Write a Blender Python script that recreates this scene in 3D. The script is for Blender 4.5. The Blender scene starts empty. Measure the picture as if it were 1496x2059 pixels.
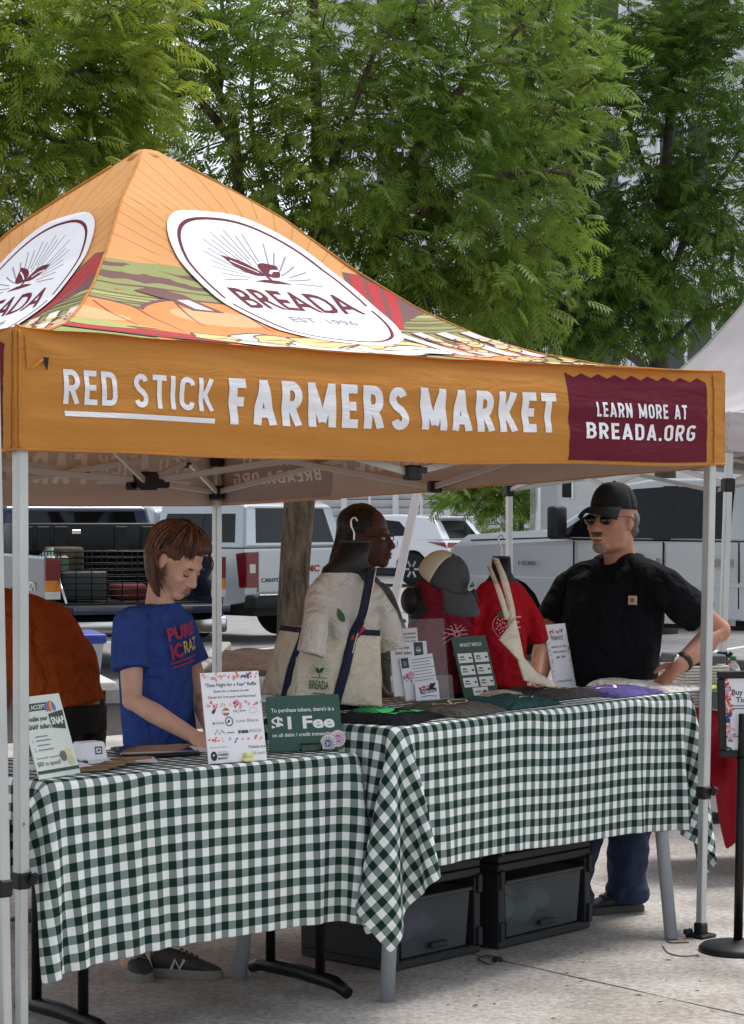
import bpy, bmesh, math, random
import numpy as np
from mathutils import Vector, Matrix
from mathutils.geometry import tessellate_polygon

# ------------------------------------------------------------------ camera, sky, sun, exposure
SC = bpy.context.scene
COL = SC.collection
F, CX, HY, CAMH = 4437.0, 748.0, 1036.0, 1.58      # focal length in photo pixels, horizon row, eye height

cam_data = bpy.data.cameras.new('camera')
cam = bpy.data.objects.new('camera', cam_data)
COL.objects.link(cam)
cam.location = (0, 0, CAMH)
cam.rotation_euler = (math.radians(90), 0, 0)
cam_data.sensor_fit = 'VERTICAL'
cam_data.sensor_height = 24.0
cam_data.lens = 24.0 * F / 2059.0
cam_data.shift_y = (HY - 1029.5) / 2059.0
cam_data.clip_start = 0.1
cam_data.clip_end = 2000
SC.camera = cam

world = bpy.data.worlds.new('World')
SC.world = world
world.use_nodes = True
wn = world.node_tree
wn.nodes.clear()
sky = wn.nodes.new('ShaderNodeTexSky')
sky.sky_type = 'NISHITA'
sky.sun_disc = False
SUN_EL, SUN_AZ = 64.0, 42.0                         # high behind the stall, to the right, veiled by thin cloud
sky.sun_elevation = math.radians(SUN_EL)
sky.sun_rotation = math.radians(SUN_AZ)
sky.air_density = 1.0
sky.dust_density = 1.0
sky.ozone_density = 1.0
hs = wn.nodes.new('ShaderNodeHueSaturation')
hs.inputs['Saturation'].default_value = 0.35        # thin overcast
bg = wn.nodes.new('ShaderNodeBackground')
bg.inputs['Strength'].default_value = 0.13
wo = wn.nodes.new('ShaderNodeOutputWorld')
wn.links.new(sky.outputs[0], hs.inputs['Color'])
wn.links.new(hs.outputs[0], bg.inputs['Color'])
wn.links.new(bg.outputs[0], wo.inputs['Surface'])

sun_data = bpy.data.lights.new('sun', 'SUN')
sun_data.energy = 2.0
sun_data.angle = math.radians(24)
sun_data.color = (1.0, 0.98, 0.955)
sun = bpy.data.objects.new('sun', sun_data)
COL.objects.link(sun)
az, el = math.radians(SUN_AZ), math.radians(SUN_EL)
sdir = Vector((math.sin(az) * math.cos(el), math.cos(az) * math.cos(el), math.sin(el)))   # towards the sun
sun.rotation_euler = (-sdir).to_track_quat('-Z', 'Y').to_euler()

SC.view_settings.view_transform = 'Standard'
SC.view_settings.look = 'None'
SC.view_settings.exposure = 0.62
SC.view_settings.gamma = 1.0
SC.view_settings.use_curve_mapping = False
SC.render.engine = 'CYCLES'
SC.cycles.max_bounces = 6
SC.cycles.transparent_max_bounces = 8
SC.cycles.use_denoising = True

# ------------------------------------------------------------------ helpers
rng = random.Random(7)
nrng = np.random.default_rng(11)


def V(*a):
    return Vector(a)


def P(px, py, d):
    """point at depth d along the photograph's pixel"""
    return Vector(((px - CX) * d / F, d, CAMH - (py - HY) * d / F))


def G(px, py, z=0.0):
    """point where the pixel's ray meets the level z"""
    d = F * (CAMH - z) / (py - HY)
    return P(px, py, d)


MATS = {}


def srgb(r, g, b):
    f = lambda c: (c / 255 / 12.92) if c / 255 <= 0.04045 else ((c / 255 + 0.055) / 1.055) ** 2.4
    return (f(r), f(g), f(b))


def mat(name, col, rough=0.6, metal=0.0, var=0.0, vscale=6.0, bump=0.0, bscale=60.0, spec=0.5, transl=0.0,
        trans=0.0, alpha=1.0, coat=0.0, col2=None, stretch=None, detail=4.0, ior=1.45, crease=0.0, cscale=7.0):
    if name in MATS:
        return MATS[name]
    m = bpy.data.materials.new(name)
    m.use_nodes = True
    nt = m.node_tree
    b = nt.nodes['Principled BSDF']
    out = nt.nodes['Material Output']
    b.inputs['Base Color'].default_value = (*col, 1)
    b.inputs['Roughness'].default_value = rough
    b.inputs['Metallic'].default_value = metal
    b.inputs['Specular IOR Level'].default_value = spec
    b.inputs['Transmission Weight'].default_value = trans
    b.inputs['Alpha'].default_value = alpha
    b.inputs['Coat Weight'].default_value = coat
    b.inputs['IOR'].default_value = ior
    tc = nt.nodes.new('ShaderNodeTexCoord')
    vec = tc.outputs['Object']
    if stretch:
        mp = nt.nodes.new('ShaderNodeMapping')
        mp.inputs['Scale'].default_value = stretch
        nt.links.new(vec, mp.inputs['Vector'])
        vec = mp.outputs[0]
    colout = None
    if var > 0 or col2:
        n = nt.nodes.new('ShaderNodeTexNoise')
        n.inputs['Scale'].default_value = vscale
        n.inputs['Detail'].default_value = detail
        nt.links.new(vec, n.inputs['Vector'])
        r = nt.nodes.new('ShaderNodeValToRGB')
        r.color_ramp.elements[0].position = 0.32
        r.color_ramp.elements[1].position = 0.68
        c2 = col2 if col2 else tuple(min(1, c * (1 + var)) for c in col)
        c1 = col if col2 else tuple(c * (1 - var) for c in col)
        r.color_ramp.elements[0].color = (*c1, 1)
        r.color_ramp.elements[1].color = (*c2, 1)
        nt.links.new(n.outputs['Fac'], r.inputs['Fac'])
        nt.links.new(r.outputs[0], b.inputs['Base Color'])
        colout = r.outputs[0]
    if bump > 0:
        n2 = nt.nodes.new('ShaderNodeTexNoise')
        n2.inputs['Scale'].default_value = bscale
        n2.inputs['Detail'].default_value = 5
        nt.links.new(vec, n2.inputs['Vector'])
        bm_ = nt.nodes.new('ShaderNodeBump')
        bm_.inputs['Strength'].default_value = bump
        bm_.inputs['Distance'].default_value = 0.01
        nt.links.new(n2.outputs['Fac'], bm_.inputs['Height'])
        nt.links.new(bm_.outputs[0], b.inputs['Normal'])
    if crease > 0:                       # soft folds in worn cloth
        n3 = nt.nodes.new('ShaderNodeTexNoise')
        n3.inputs['Scale'].default_value = cscale
        n3.inputs['Detail'].default_value = 3
        n3.inputs['Distortion'].default_value = 1.6
        nt.links.new(vec, n3.inputs['Vector'])
        b3_ = nt.nodes.new('ShaderNodeBump')
        b3_.inputs['Strength'].default_value = crease
        b3_.inputs['Distance'].default_value = 0.11
        nt.links.new(n3.outputs['Fac'], b3_.inputs['Height'])
        if bump > 0:
            nt.links.new(b3_.outputs[0], bm_.inputs['Normal'])
        else:
            nt.links.new(b3_.outputs[0], b.inputs['Normal'])
    if transl > 0:
        t = nt.nodes.new('ShaderNodeBsdfTranslucent')
        if colout:
            nt.links.new(colout, t.inputs['Color'])
        else:
            t.inputs['Color'].default_value = (*col, 1)
        mx = nt.nodes.new('ShaderNodeMixShader')
        mx.inputs[0].default_value = transl
        nt.links.new(b.outputs[0], mx.inputs[1])
        nt.links.new(t.outputs[0], mx.inputs[2])
        nt.links.new(mx.outputs[0], out.inputs['Surface'])
    MATS[name] = m
    return m


def tint(name, col, **k):
    return mat(name, srgb(*col), **k)


class MB:
    """mesh collector: every shape adds to ONE mesh"""

    def __init__(s):
        s.v, s.f, s.m, s.sm, s.uv = [], [], [], [], {}
        s.X = Matrix.Identity(4)
        s.mi = 0

    def add(s, verts, faces, smooth=False, uvs=None):
        o = len(s.v)
        for p in verts:
            q = s.X @ Vector(p)
            s.v.append((q.x, q.y, q.z))
        for i, f in enumerate(faces):
            s.f.append([a + o for a in f])
            s.m.append(s.mi)
            s.sm.append(smooth)
            if uvs is not None:
                s.uv[len(s.f) - 1] = [uvs[a] for a in f]
        return s

    def box(s, c, size, rot=None, bev=0.0, seg=1):
        bm = bmesh.new()
        bmesh.ops.create_cube(bm, size=1)
        bmesh.ops.scale(bm, vec=size, verts=bm.verts)
        if bev > 0:
            bmesh.ops.bevel(bm, geom=bm.edges[:], offset=min(bev, min(size) * 0.49), segments=seg, affect='EDGES', profile=0.5)
        M = Matrix.Translation(Vector(c))
        if rot is not None:
            M = M @ (rot.to_4x4() if isinstance(rot, Matrix) else Matrix.Rotation(rot, 4, 'Z'))
        bm.verts.ensure_lookup_table()
        s.add([M @ v.co for v in bm.verts], [[v.index for v in f.verts] for f in bm.faces], bev > 0 and seg > 1)
        bm.free()
        return s

    def bar(s, p0, p1, w, h, up=(0, 0, 1), bev=0.0):
        p0, p1 = Vector(p0), Vector(p1)
        d = p1 - p0
        L = d.length
        z = d / L
        u = Vector(up)
        if abs(z.dot(u)) > 0.98:
            u = Vector((0, 1, 0))
        x = u.cross(z).normalized()
        y = z.cross(x)
        R = Matrix((x, y, z)).transposed()
        return s.box((p0 + p1) / 2, (w, h, L), R, bev)

    def tube(s, pts, r, n=10, cap=True, smooth=True, closed=False):
        pts = [Vector(p) for p in pts]
        k = len(pts)
        rs = r if isinstance(r, (list, tuple)) else [r] * k
        verts, faces = [], []
        prev = None
        for i, p in enumerate(pts):
            if closed:
                t = pts[(i + 1) % k] - pts[i - 1]
            else:
                t = pts[min(i + 1, k - 1)] - pts[max(i - 1, 0)]
            t.normalize()
            if prev is None:
                a = Vector((0, 0, 1)) if abs(t.z) < 0.9 else Vector((1, 0, 0))
                x = a.cross(t).normalized()
            else:
                x = (prev - t * prev.dot(t)).normalized()
            prev = x
            y = t.cross(x)
            for j in range(n):
                an = 2 * math.pi * j / n
                verts.append(p + (x * math.cos(an) + y * math.sin(an)) * rs[i])
        for i in range(k if closed else k - 1):
            for j in range(n):
                a, b = i * n + j, i * n + (j + 1) % n
                c, d = ((i + 1) % k) * n + (j + 1) % n, ((i + 1) % k) * n + j
                faces.append((a, b, c, d))
        s.add(verts, faces, smooth)
        if cap and not closed:
            s.add(verts[:n], [list(range(n))[::-1]])
            s.add(verts[-n:], [list(range(n))])
        return s

    def cyl(s, p0, p1, r0, r1=None, n=16, smooth=True):
        return s.tube([p0, p1], [r0, r1 if r1 is not None else r0], n, True, smooth)

    def ell(s, c, r, rot=None, nu=16, nv=10):
        c = Vector(c)
        if isinstance(r, (int, float)):
            r = (r, r, r)
        R = rot.to_3x3() if rot is not None else Matrix.Identity(3)
        verts = [c + R @ Vector((0, 0, -r[2]))]
        for i in range(1, nv):
            th = -math.pi / 2 + math.pi * i / nv
            for j in range(nu):
                ph = 2 * math.pi * j / nu
                verts.append(c + R @ Vector((r[0] * math.cos(th) * math.cos(ph), r[1] * math.cos(th) * math.sin(ph), r[2] * math.sin(th))))
        verts.append(c + R @ Vector((0, 0, r[2])))
        faces = []
        for j in range(nu):
            faces.append((0, 1 + (j + 1) % nu, 1 + j))
        for i in range(nv - 2):
            for j in range(nu):
                a = 1 + i * nu + j
                b = 1 + i * nu + (j + 1) % nu
                faces.append((a, b, b + nu, a + nu))
        k = len(verts) - 1
        for j in range(nu):
            faces.append((1 + (nv - 2) * nu + j, 1 + (nv - 2) * nu + (j + 1) % nu, k))
        return s.add(verts, faces, True)

    def lathe(s, prof, c=(0, 0, 0), n=24, smooth=True, sx=1, sy=1, rot=None):
        c = Vector(c)
        R = rot.to_3x3() if rot is not None else Matrix.Identity(3)
        verts, faces = [], []
        for r, z in prof:
            for j in range(n):
                a = 2 * math.pi * j / n
                verts.append(c + R @ Vector((r * sx * math.cos(a), r * sy * math.sin(a), z)))
        for i in range(len(prof) - 1):
            for j in range(n):
                faces.append((i * n + j, i * n + (j + 1) % n, (i + 1) * n + (j + 1) % n, (i + 1) * n + j))
        faces.append(list(range(n))[::-1])
        faces.append([(len(prof) - 1) * n + j for j in range(n)])
        return s.add(verts, faces, smooth)

    def loft(s, rings, smooth=True, cap=True):
        n = len(rings[0])
        verts = [p for r in rings for p in r]
        faces = []
        for i in range(len(rings) - 1):
            for j in range(n):
                faces.append((i * n + j, i * n + (j + 1) % n, (i + 1) * n + (j + 1) % n, (i + 1) * n + j))
        if cap:
            faces.append(list(range(n))[::-1])
            faces.append([(len(rings) - 1) * n + j for j in range(n)])
        return s.add(verts, faces, smooth)

    def grid(s, fn, nu, nv, smooth=True, uvfn=None):
        verts, uvs, faces = [], [], []
        for i in range(nu + 1):
            for j in range(nv + 1):
                u, v = i / nu, j / nv
                verts.append(fn(u, v))
                uvs.append(uvfn(u, v) if uvfn else (u, v))
        for i in range(nu):
            for j in range(nv):
                a = i * (nv + 1) + j
                faces.append((a, a + nv + 1, a + nv + 2, a + 1))
        return s.add(verts, faces, smooth, uvs)

    def prism(s, poly, fn, t0, t1, smooth=False):
        """polygon (2D) extruded: fn(x, y, t) -> point"""
        n = len(poly)
        a = [fn(x, y, t0) for x, y in poly]
        b = [fn(x, y, t1) for x, y in poly]
        tris = tessellate_polygon([[Vector((x, y, 0)) for x, y in poly]])
        faces = [list(t) for t in tris] + [[i + n for i in t[::-1]] for t in tris]
        s.add(a + b, faces)
        s.add(a + b, [(i, (i + 1) % n, n + (i + 1) % n, n + i) for i in range(n)], smooth)
        return s

    def build(s, name, mats, parent=None, fix=True):
        me = bpy.data.meshes.new(name)
        me.from_pydata(s.v, [], s.f)
        if not isinstance(mats, (list, tuple)):
            mats = [mats]
        for m in mats:
            me.materials.append(m)
        me.polygons.foreach_set('material_index', s.m)
        me.polygons.foreach_set('use_smooth', s.sm)
        if s.uv:
            ul = me.uv_layers.new(name='UVMap')
            for pi, us in s.uv.items():
                p = me.polygons[pi]
                for k, li in enumerate(p.loop_indices):
                    ul.data[li].uv = us[k]
        if fix:
            bm = bmesh.new()
            bm.from_mesh(me)
            bmesh.ops.remove_doubles(bm, verts=bm.verts, dist=1e-6)
            bmesh.ops.recalc_face_normals(bm, faces=bm.faces)
            bm.to_mesh(me)
            bm.free()
        me.update()
        o = bpy.data.objects.new(name, me)
        COL.objects.link(o)
        if parent is not None:
            o.parent = parent
            o.matrix_parent_inverse = parent.matrix_basis.inverted()
        return o


def tag(o, label=None, cat=None, group=None, kind=None):
    if label:
        o['label'] = label
    if cat:
        o['category'] = cat
    if group:
        o['group'] = group
    if kind:
        o['kind'] = kind
    return o


def thing(name, loc, label, cat, group=None):
    o = bpy.data.objects.new(name, None)
    o.empty_display_size = 0.1
    COL.objects.link(o)
    o.location = loc
    return tag(o, label, cat, group)


def structure(o):
    o['kind'] = 'structure'
    return o


def setmod(o, kind, **k):
    m = o.modifiers.new(kind.lower(), kind)
    for a, b in k.items():
        setattr(m, a, b)
    return m


# ---------------------------------------------------------------- flat print: 2D shapes mapped on to a surface
def text2d(s, h=1.0, bold=0.0, sx=1.0, shear=0.0, align='LEFT', width=None):
    """text as 2D triangles, cap height h; width squeezes it to that length"""
    cu = bpy.data.curves.new('glyphs', 'FONT')
    cu.body = s
    cu.size = 1.0
    cu.offset = bold
    cu.shear = shear
    cu.resolution_u = 3
    o = bpy.data.objects.new('glyphs', cu)
    COL.objects.link(o)
    dg = bpy.context.evaluated_depsgraph_get()
    me = o.evaluated_get(dg).to_mesh()
    v = np.array([(p.co.x, p.co.y) for p in me.vertices]) if len(me.vertices) else np.zeros((0, 2))
    f = [list(p.vertices) for p in me.polygons]
    o.evaluated_get(dg).to_mesh_clear()
    bpy.data.objects.remove(o)
    bpy.data.curves.remove(cu)
    if len(v) == 0:
        return v, f
    v = v.copy()
    v[:, 0] -= v[:, 0].min()
    k = h / 0.73
    v[:, 1] *= k
    w = v[:, 0].max()
    v[:, 0] *= (width / w) if width else k * sx
    w = v[:, 0].max()
    if align == 'CENTER':
        v[:, 0] -= w / 2
    elif align == 'RIGHT':
        v[:, 0] -= w
    return v, f


def poly2d(outer, holes=()):
    loops = [[Vector((x, y, 0)) for x, y in outer]] + [[Vector((x, y, 0)) for x, y in h] for h in holes]
    pts = [p for l in loops for p in l]
    return np.array([(p.x, p.y) for p in pts]), [list(t) for t in tessellate_polygon(loops)]


def stroke2d(pts, w, closed=False):
    pts = [Vector(p) for p in pts]
    n = len(pts)
    ws = w if isinstance(w, (list, tuple)) else [w] * n
    v, f = [], []
    for i, p in enumerate(pts):
        a = pts[i - 1] if (i > 0 or closed) else p
        b = pts[(i + 1) % n] if (i < n - 1 or closed) else p
        t = (b - a).normalized()
        nn = Vector((-t.y, t.x)) * ws[i] / 2
        v += [tuple(p + nn), tuple(p - nn)]
    for i in range(n if closed else n - 1):
        j = (i + 1) % n
        f.append([2 * i, 2 * i + 1, 2 * j + 1, 2 * j])
    return np.array(v), f


def rect2d(x0, y0, x1, y1):
    return np.array([(x0, y0), (x1, y0), (x1, y1), (x0, y1)]), [[0, 1, 2, 3]]


def oval(cx, cy, rx, ry, n=32, p=2.0, a0=0.0, a1=2 * math.pi):
    out = []
    for i in range(n):
        a = a0 + (a1 - a0) * i / n
        c, s = math.cos(a), math.sin(a)
        out.append((cx + rx * abs(c) ** (2 / p) * (1 if c >= 0 else -1), cy + ry * abs(s) ** (2 / p) * (1 if s >= 0 else -1)))
    return out


def at2(shape, dx, dy, rot=0.0):
    v, f = shape
    if len(v) == 0:
        return v, f
    c, s = math.cos(rot), math.sin(rot)
    v = v @ np.array([[c, s], [-s, c]])
    return v + np.array([dx, dy]), f


def leaf2d(x, y, L, w, ang, n=8):
    pts = []
    for i in range(n + 1):
        t = i / n
        pts.append((L * t, w * math.sin(math.pi * t ** 0.8)))
    for i in range(n - 1, 0, -1):
        t = i / n
        pts.append((L * t, -w * math.sin(math.pi * t ** 0.8) * 0.7))
    return at2(poly2d(pts), x, y, ang)


def decal(name, items, fn, parent, step=None, lift=0.0012):
    """items: (2D shape, material, level). fn(x, y, h) -> point h metres off the surface."""
    mb = MB()
    mats = []
    for sh, m, lev in items:
        v, f = sh
        if len(v) == 0:
            continue
        if m not in mats:
            mats.append(m)
        mb.mi = mats.index(m)
        if step:
            bm = bmesh.new()
            vs = [bm.verts.new((a, b, 0)) for a, b in v]
            for q in f:
                try:
                    bm.faces.new([vs[i] for i in q])
                except ValueError:
                    pass
            for ax in (0, 1):
                st = step[ax] if isinstance(step, (tuple, list)) else step
                lo, hi = v[:, ax].min(), v[:, ax].max()
                k = math.floor(lo / st) + 1
                while k * st < hi:
                    co = (k * st, 0, 0) if ax == 0 else (0, k * st, 0)
                    no = (1, 0, 0) if ax == 0 else (0, 1, 0)
                    bmesh.ops.bisect_plane(bm, geom=bm.verts[:] + bm.edges[:] + bm.faces[:], dist=1e-7, plane_co=co, plane_no=no)
                    k += 1
            bm.verts.ensure_lookup_table()
            bm.verts.index_update()
            mb.add([fn(p.co.x, p.co.y, lev * lift) for p in bm.verts], [[p.index for p in q.verts] for q in bm.faces], True)
            bm.free()
        else:
            mb.add([fn(a, b, lev * lift) for a, b in v], f)
    return mb.build(name, mats, parent, fix=False)


def plane_fn(o, ux, uy):
    """flat sheet: origin, unit x, unit y"""
    o, ux, uy = Vector(o), Vector(ux).normalized(), Vector(uy).normalized()
    n = ux.cross(uy)
    return lambda x, y, h: o + ux * x + uy * y + n * h


# ---------------------------------------------------------------- one continuous surface from overlapping forms
def fuse(name, mb, voxel, smooth_it, mats, parent, wrinkle=0.0, wscale=8.0, wstretch=(1, 1, 1), seed=0, shade=True, dec=None):
    o = mb.build(name, mats, None, fix=False)
    r = setmod(o, 'REMESH', mode='VOXEL', voxel_size=voxel)
    if smooth_it:
        setmod(o, 'SMOOTH', factor=0.5, iterations=smooth_it)
    dg = bpy.context.evaluated_depsgraph_get()
    me = bpy.data.meshes.new_from_object(o.evaluated_get(dg))
    o.modifiers.clear()
    old = o.data
    o.data = me
    bpy.data.meshes.remove(old)
    me.name = name
    n = len(me.vertices)
    if wrinkle > 0:
        from mathutils import noise
        co = np.empty(n * 3); me.vertices.foreach_get('co', co); co = co.reshape(-1, 3)
        no = np.empty(n * 3); me.vertices.foreach_get('normal', no); no = no.reshape(-1, 3)
        d = np.array([noise.noise(Vector((p[0] * wscale * wstretch[0] + seed, p[1] * wscale * wstretch[1], p[2] * wscale * wstretch[2]))) +
                      0.5 * noise.noise(Vector((p[0] * 2.3 * wscale * wstretch[0], p[1] * 2.3 * wscale * wstretch[1] + seed, p[2] * 2.3 * wscale * wstretch[2]))) for p in co])
        co += no * (d * wrinkle)[:, None]
        me.vertices.foreach_set('co', co.ravel())
    me.polygons.foreach_set('use_smooth', [True] * len(me.polygons))
    me.update()
    if parent is not None:
        o.parent = parent
        o.matrix_parent_inverse = parent.matrix_basis.inverted()
    return o


def rot_to(z, x=None):
    """3x3 with local Z along z, local X near x"""
    z = Vector(z).normalized()
    x = Vector(x) if x is not None else (Vector((1, 0, 0)) if abs(z.x) < 0.9 else Vector((0, 1, 0)))
    x = (x - z * x.dot(z)).normalized()
    return Matrix((x, z.cross(x), z)).transposed()


def capsule(mb, pts, rs, n=14, k=6):
    """rounded tapered limb through pts with radii rs"""
    pts = [Vector(p) for p in pts]
    mb.tube(pts, list(rs), n)
    for p, r in zip(pts, rs):
        mb.ell(p, r * 0.995, None, n, max(6, n // 2))


def eloft(mb, sections, n=24):
    """sections: (centre, xdir, ydir, rx, ry) closed rings lofted"""
    rings = []
    for c, xd, yd, rx, ry in sections:
        c, xd, yd = Vector(c), Vector(xd).normalized(), Vector(yd).normalized()
        rings.append([c + xd * rx * math.cos(2 * math.pi * j / n) + yd * ry * math.sin(2 * math.pi * j / n) for j in range(n)])
    mb.loft(rings)

# ================================================================== ground
m_conc = mat('concrete', srgb(184, 177, 169), rough=0.9, col2=srgb(210, 203, 195), vscale=2.2, bump=0.5, bscale=70, detail=12)
# blotches and grit on the concrete
nt = m_conc.node_tree
_b = nt.nodes['Principled BSDF']
_src = _b.inputs['Base Color'].links[0].from_socket
_tc = nt.nodes.new('ShaderNodeTexCoord')
_n = nt.nodes.new('ShaderNodeTexNoise'); _n.inputs['Scale'].default_value = 38; _n.inputs['Detail'].default_value = 8; _n.inputs['Roughness'].default_value = 0.75
_r = nt.nodes.new('ShaderNodeValToRGB'); _r.color_ramp.elements[0].position = 0.36; _r.color_ramp.elements[1].position = 0.60
_r.color_ramp.elements[0].color = (0.42, 0.39, 0.36, 1); _r.color_ramp.elements[1].color = (1, 1, 1, 1)
_m = nt.nodes.new('ShaderNodeMix'); _m.data_type = 'RGBA'; _m.blend_type = 'MULTIPLY'; _m.inputs[0].default_value = 0.85
nt.links.new(_tc.outputs['Object'], _n.inputs['Vector']); nt.links.new(_n.outputs['Fac'], _r.inputs['Fac'])
nt.links.new(_src, _m.inputs[6]); nt.links.new(_r.outputs[0], _m.inputs[7])
_n2 = nt.nodes.new('ShaderNodeTexNoise'); _n2.inputs['Scale'].default_value = 1.1; _n2.inputs['Detail'].default_value = 6; _n2.inputs['Roughness'].default_value = 0.65
_r2 = nt.nodes.new('ShaderNodeValToRGB'); _r2.color_ramp.elements[0].position = 0.34; _r2.color_ramp.elements[1].position = 0.58
_r2.color_ramp.elements[0].color = (0.66, 0.64, 0.62, 1); _r2.color_ramp.elements[1].color = (1, 1, 1, 1)
_m2 = nt.nodes.new('ShaderNodeMix'); _m2.data_type = 'RGBA'; _m2.blend_type = 'MULTIPLY'; _m2.inputs[0].default_value = 0.8
nt.links.new(_tc.outputs['Object'], _n2.inputs['Vector']); nt.links.new(_n2.outputs['Fac'], _r2.inputs['Fac'])
nt.links.new(_m.outputs[2], _m2.inputs[6]); nt.links.new(_r2.outputs[0], _m2.inputs[7])
nt.links.new(_m2.outputs[2], _b.inputs['Base Color'])

m_joint = mat('joint_dirt', srgb(62, 54, 46), rough=1, var=0.3, vscale=40)
m_asph = mat('asphalt', srgb(150, 148, 146), rough=0.95, var=0.12, vscale=3, bump=0.4, bscale=90)
m_mulch = mat('mulch', srgb(58, 42, 33), rough=1, col2=srgb(94, 69, 52), vscale=30, bump=1.0, bscale=45)
m_kerb = mat('kerb', srgb(176, 172, 164), rough=0.9, var=0.12, vscale=6, bump=0.4)
m_line = mat('road_paint', srgb(232, 232, 228), rough=0.8, var=0.08, vscale=12)

mb = MB()
mb.add([(-400, -40, -0.03), (400, -40, -0.03), (400, 900, -0.03), (-400, 900, -0.03)], [(0, 1, 2, 3)])
structure(mb.build('ground', m_asph))
mb = MB()
mb.add([(-60, -20, -0.018), (60, -20, -0.018), (60, 18.9, -0.018), (-60, 18.9, -0.018)], [(0, 1, 2, 3)])
pave = structure(mb.build('pavement', m_joint))
j0, j1 = G(962, 1921), G(1496, 2041)
dj = (j1 - j0).normalized()
pj = Vector((-dj.y, dj.x, 0))
S = 5.2
slab_n = 0
for i in range(-4, 5):
    for j in range(-5, 5):
        a0, a1 = -2.3 + j * S + 0.007, -2.3 + (j + 1) * S - 0.007
        b0, b1 = i * S + 0.007, (i + 1) * S - 0.007
        c = j0 + dj * ((a0 + a1) / 2) + pj * ((b0 + b1) / 2)
        if c.y > 15.8 or c.y < -6 or abs(c.x) > 16:
            continue
        mb = MB()
        n = 26
        pts = []
        for e in range(4):          # ragged arrises
            for k in range(n):
                t = k / n
                q = [(a0 + (a1 - a0) * t, b0), (a1, b0 + (b1 - b0) * t), (a1 - (a1 - a0) * t, b1), (a0, b1 - (b1 - b0) * t)][e]
                jit = rng.uniform(-0.004, 0.004)
                o2 = [(0, jit), (jit, 0), (0, jit), (jit, 0)][e] if k else (0, 0)
                pts.append((q[0] + o2[0], q[1] + o2[1]))
        mb.prism(pts, lambda x, y, t: j0 + dj * x + pj * y + Vector((0, 0, t)), -0.017, 0.0)
        mb.build('paving_slab', m_conc, pave)
        slab_n += 1
# tree bed, kerb and parking lot
bed = MB()
def bedfn(u, v):
    x, y = -1.6 + 2.8 * u, 20.0 + 5.4 * v
    return Vector((x, y, 0.05 + 0.05 * math.sin(x * 3.1) * math.sin(y * 2.7) + 0.03 * math.sin(x * 9 + y * 7)))
bed.grid(bedfn, 60, 30)
structure(bed.build('mulch_bed', m_mulch))
kb = MB()
for a, b in (((-14, 18.75), (-1.7, 18.75)), ((-1.7, 18.75), (-1.7, 25.4)), ((1.25, 19.9), (1.25, 25.4)), ((-1.7, 19.9), (1.25, 19.9))):
    d = (Vector(b) - Vector(a)).normalized() * 0.075
    kb.bar((a[0] - d.x, a[1] - d.y, 0.045), (b[0] + d.x * 0.9, b[1] + d.y * 0.9, 0.045), 0.15, 0.15 + 0.002 * len(kb.f) * 0.01, bev=0.02)
structure(kb.build('kerb', m_kerb))
for k in range(-4, 5):
    mb = MB()
    x = k * 2.8 - 0.7
    mb.box((x, 27.6, -0.0255), (0.11, 5.0, 0.004), Matrix.Rotation(-0.5, 3, 'Z'))
    structure(mb.build('parking_line', m_line))

# ================================================================== white office building behind the trees
m_wall = mat('white_render', srgb(236, 236, 238), rough=0.85, var=0.05, vscale=1.0)
m_trim = mat('white_trim', srgb(240, 241, 244), rough=0.6)
m_wglass = mat('window_glass', srgb(38, 46, 54), rough=0.08, spec=0.8)
m_louv = mat('louver_paint', srgb(226, 227, 228), rough=0.6, var=0.04, vscale=5)

def office(name, label, x0, x1, d, ztop, zfirst, storey, pitch, ww, wh, skew, depth=8.0):
    o = thing(name, (x0, d, 0), label, 'building')
    ax = Vector((math.cos(skew), math.sin(skew), 0))
    ay = Vector((-math.sin(skew), math.cos(skew), 0))
    org = Vector((x0, d, 0))
    L = x1 - x0
    mb = MB()
    fn = lambda x, y, z: org + ax * x + ay * y + Vector((0, 0, z))
    vs = [fn(x, y, z) for z in (0, ztop) for x, y in ((0, 0), (L, 0), (L, depth), (0, depth))]
    mb.add(vs, [(0, 1, 5, 4), (1, 2, 6, 5), (2, 3, 7, 6), (3, 0, 4, 7), (4, 5, 6, 7)])
    mb.build('wall', m_wall, o)
    z = zfirst
    R = Matrix((ax, ay, Vector((0, 0, 1)))).transposed()
    while z + wh < ztop:
        c = MB()
        c.box(fn(L / 2, -0.06, z + wh + 0.75), (L, 0.12, 0.3), R)
        c.build('cornice', m_trim, o)
        x = pitch * 0.4
        while x + ww < L:
            g = MB()
            g.box(fn(x + ww / 2, -0.02, z + wh / 2), (ww, 0.05, wh), R)
            w = g.build('window', m_wglass, o)
            f = MB()
            for xx in (0, ww / 2, ww):
                f.box(fn(x + xx, -0.07, z + wh / 2), (0.09, 0.1, wh + 0.09), R)
            for zz in (0, wh * 0.62, wh):
                f.box(fn(x + ww / 2, -0.075, z + zz), (ww + 0.08, 0.08, 0.08), R)
            f.build('frame', m_trim, w)
            s = MB()
            s.box(fn(x + ww / 2, -0.12, z - 0.1), (ww + 0.3, 0.2, 0.1), R)
            s.build('sill', m_trim, w)
            x += pitch
        z += storey
    return o

office('office_building', 'white rendered office block with tall dark windows behind the trees', -1.0, 24, 62, 25, 5.6, 4.7, 2.7, 1.6, 2.5, 0.1)
office('office_building', 'pale distant block low behind the trees with a flat roof', -16, -7, 82, 15.5, 3.5, 3.6, 2.6, 1.3, 1.7, 0.0)

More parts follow.
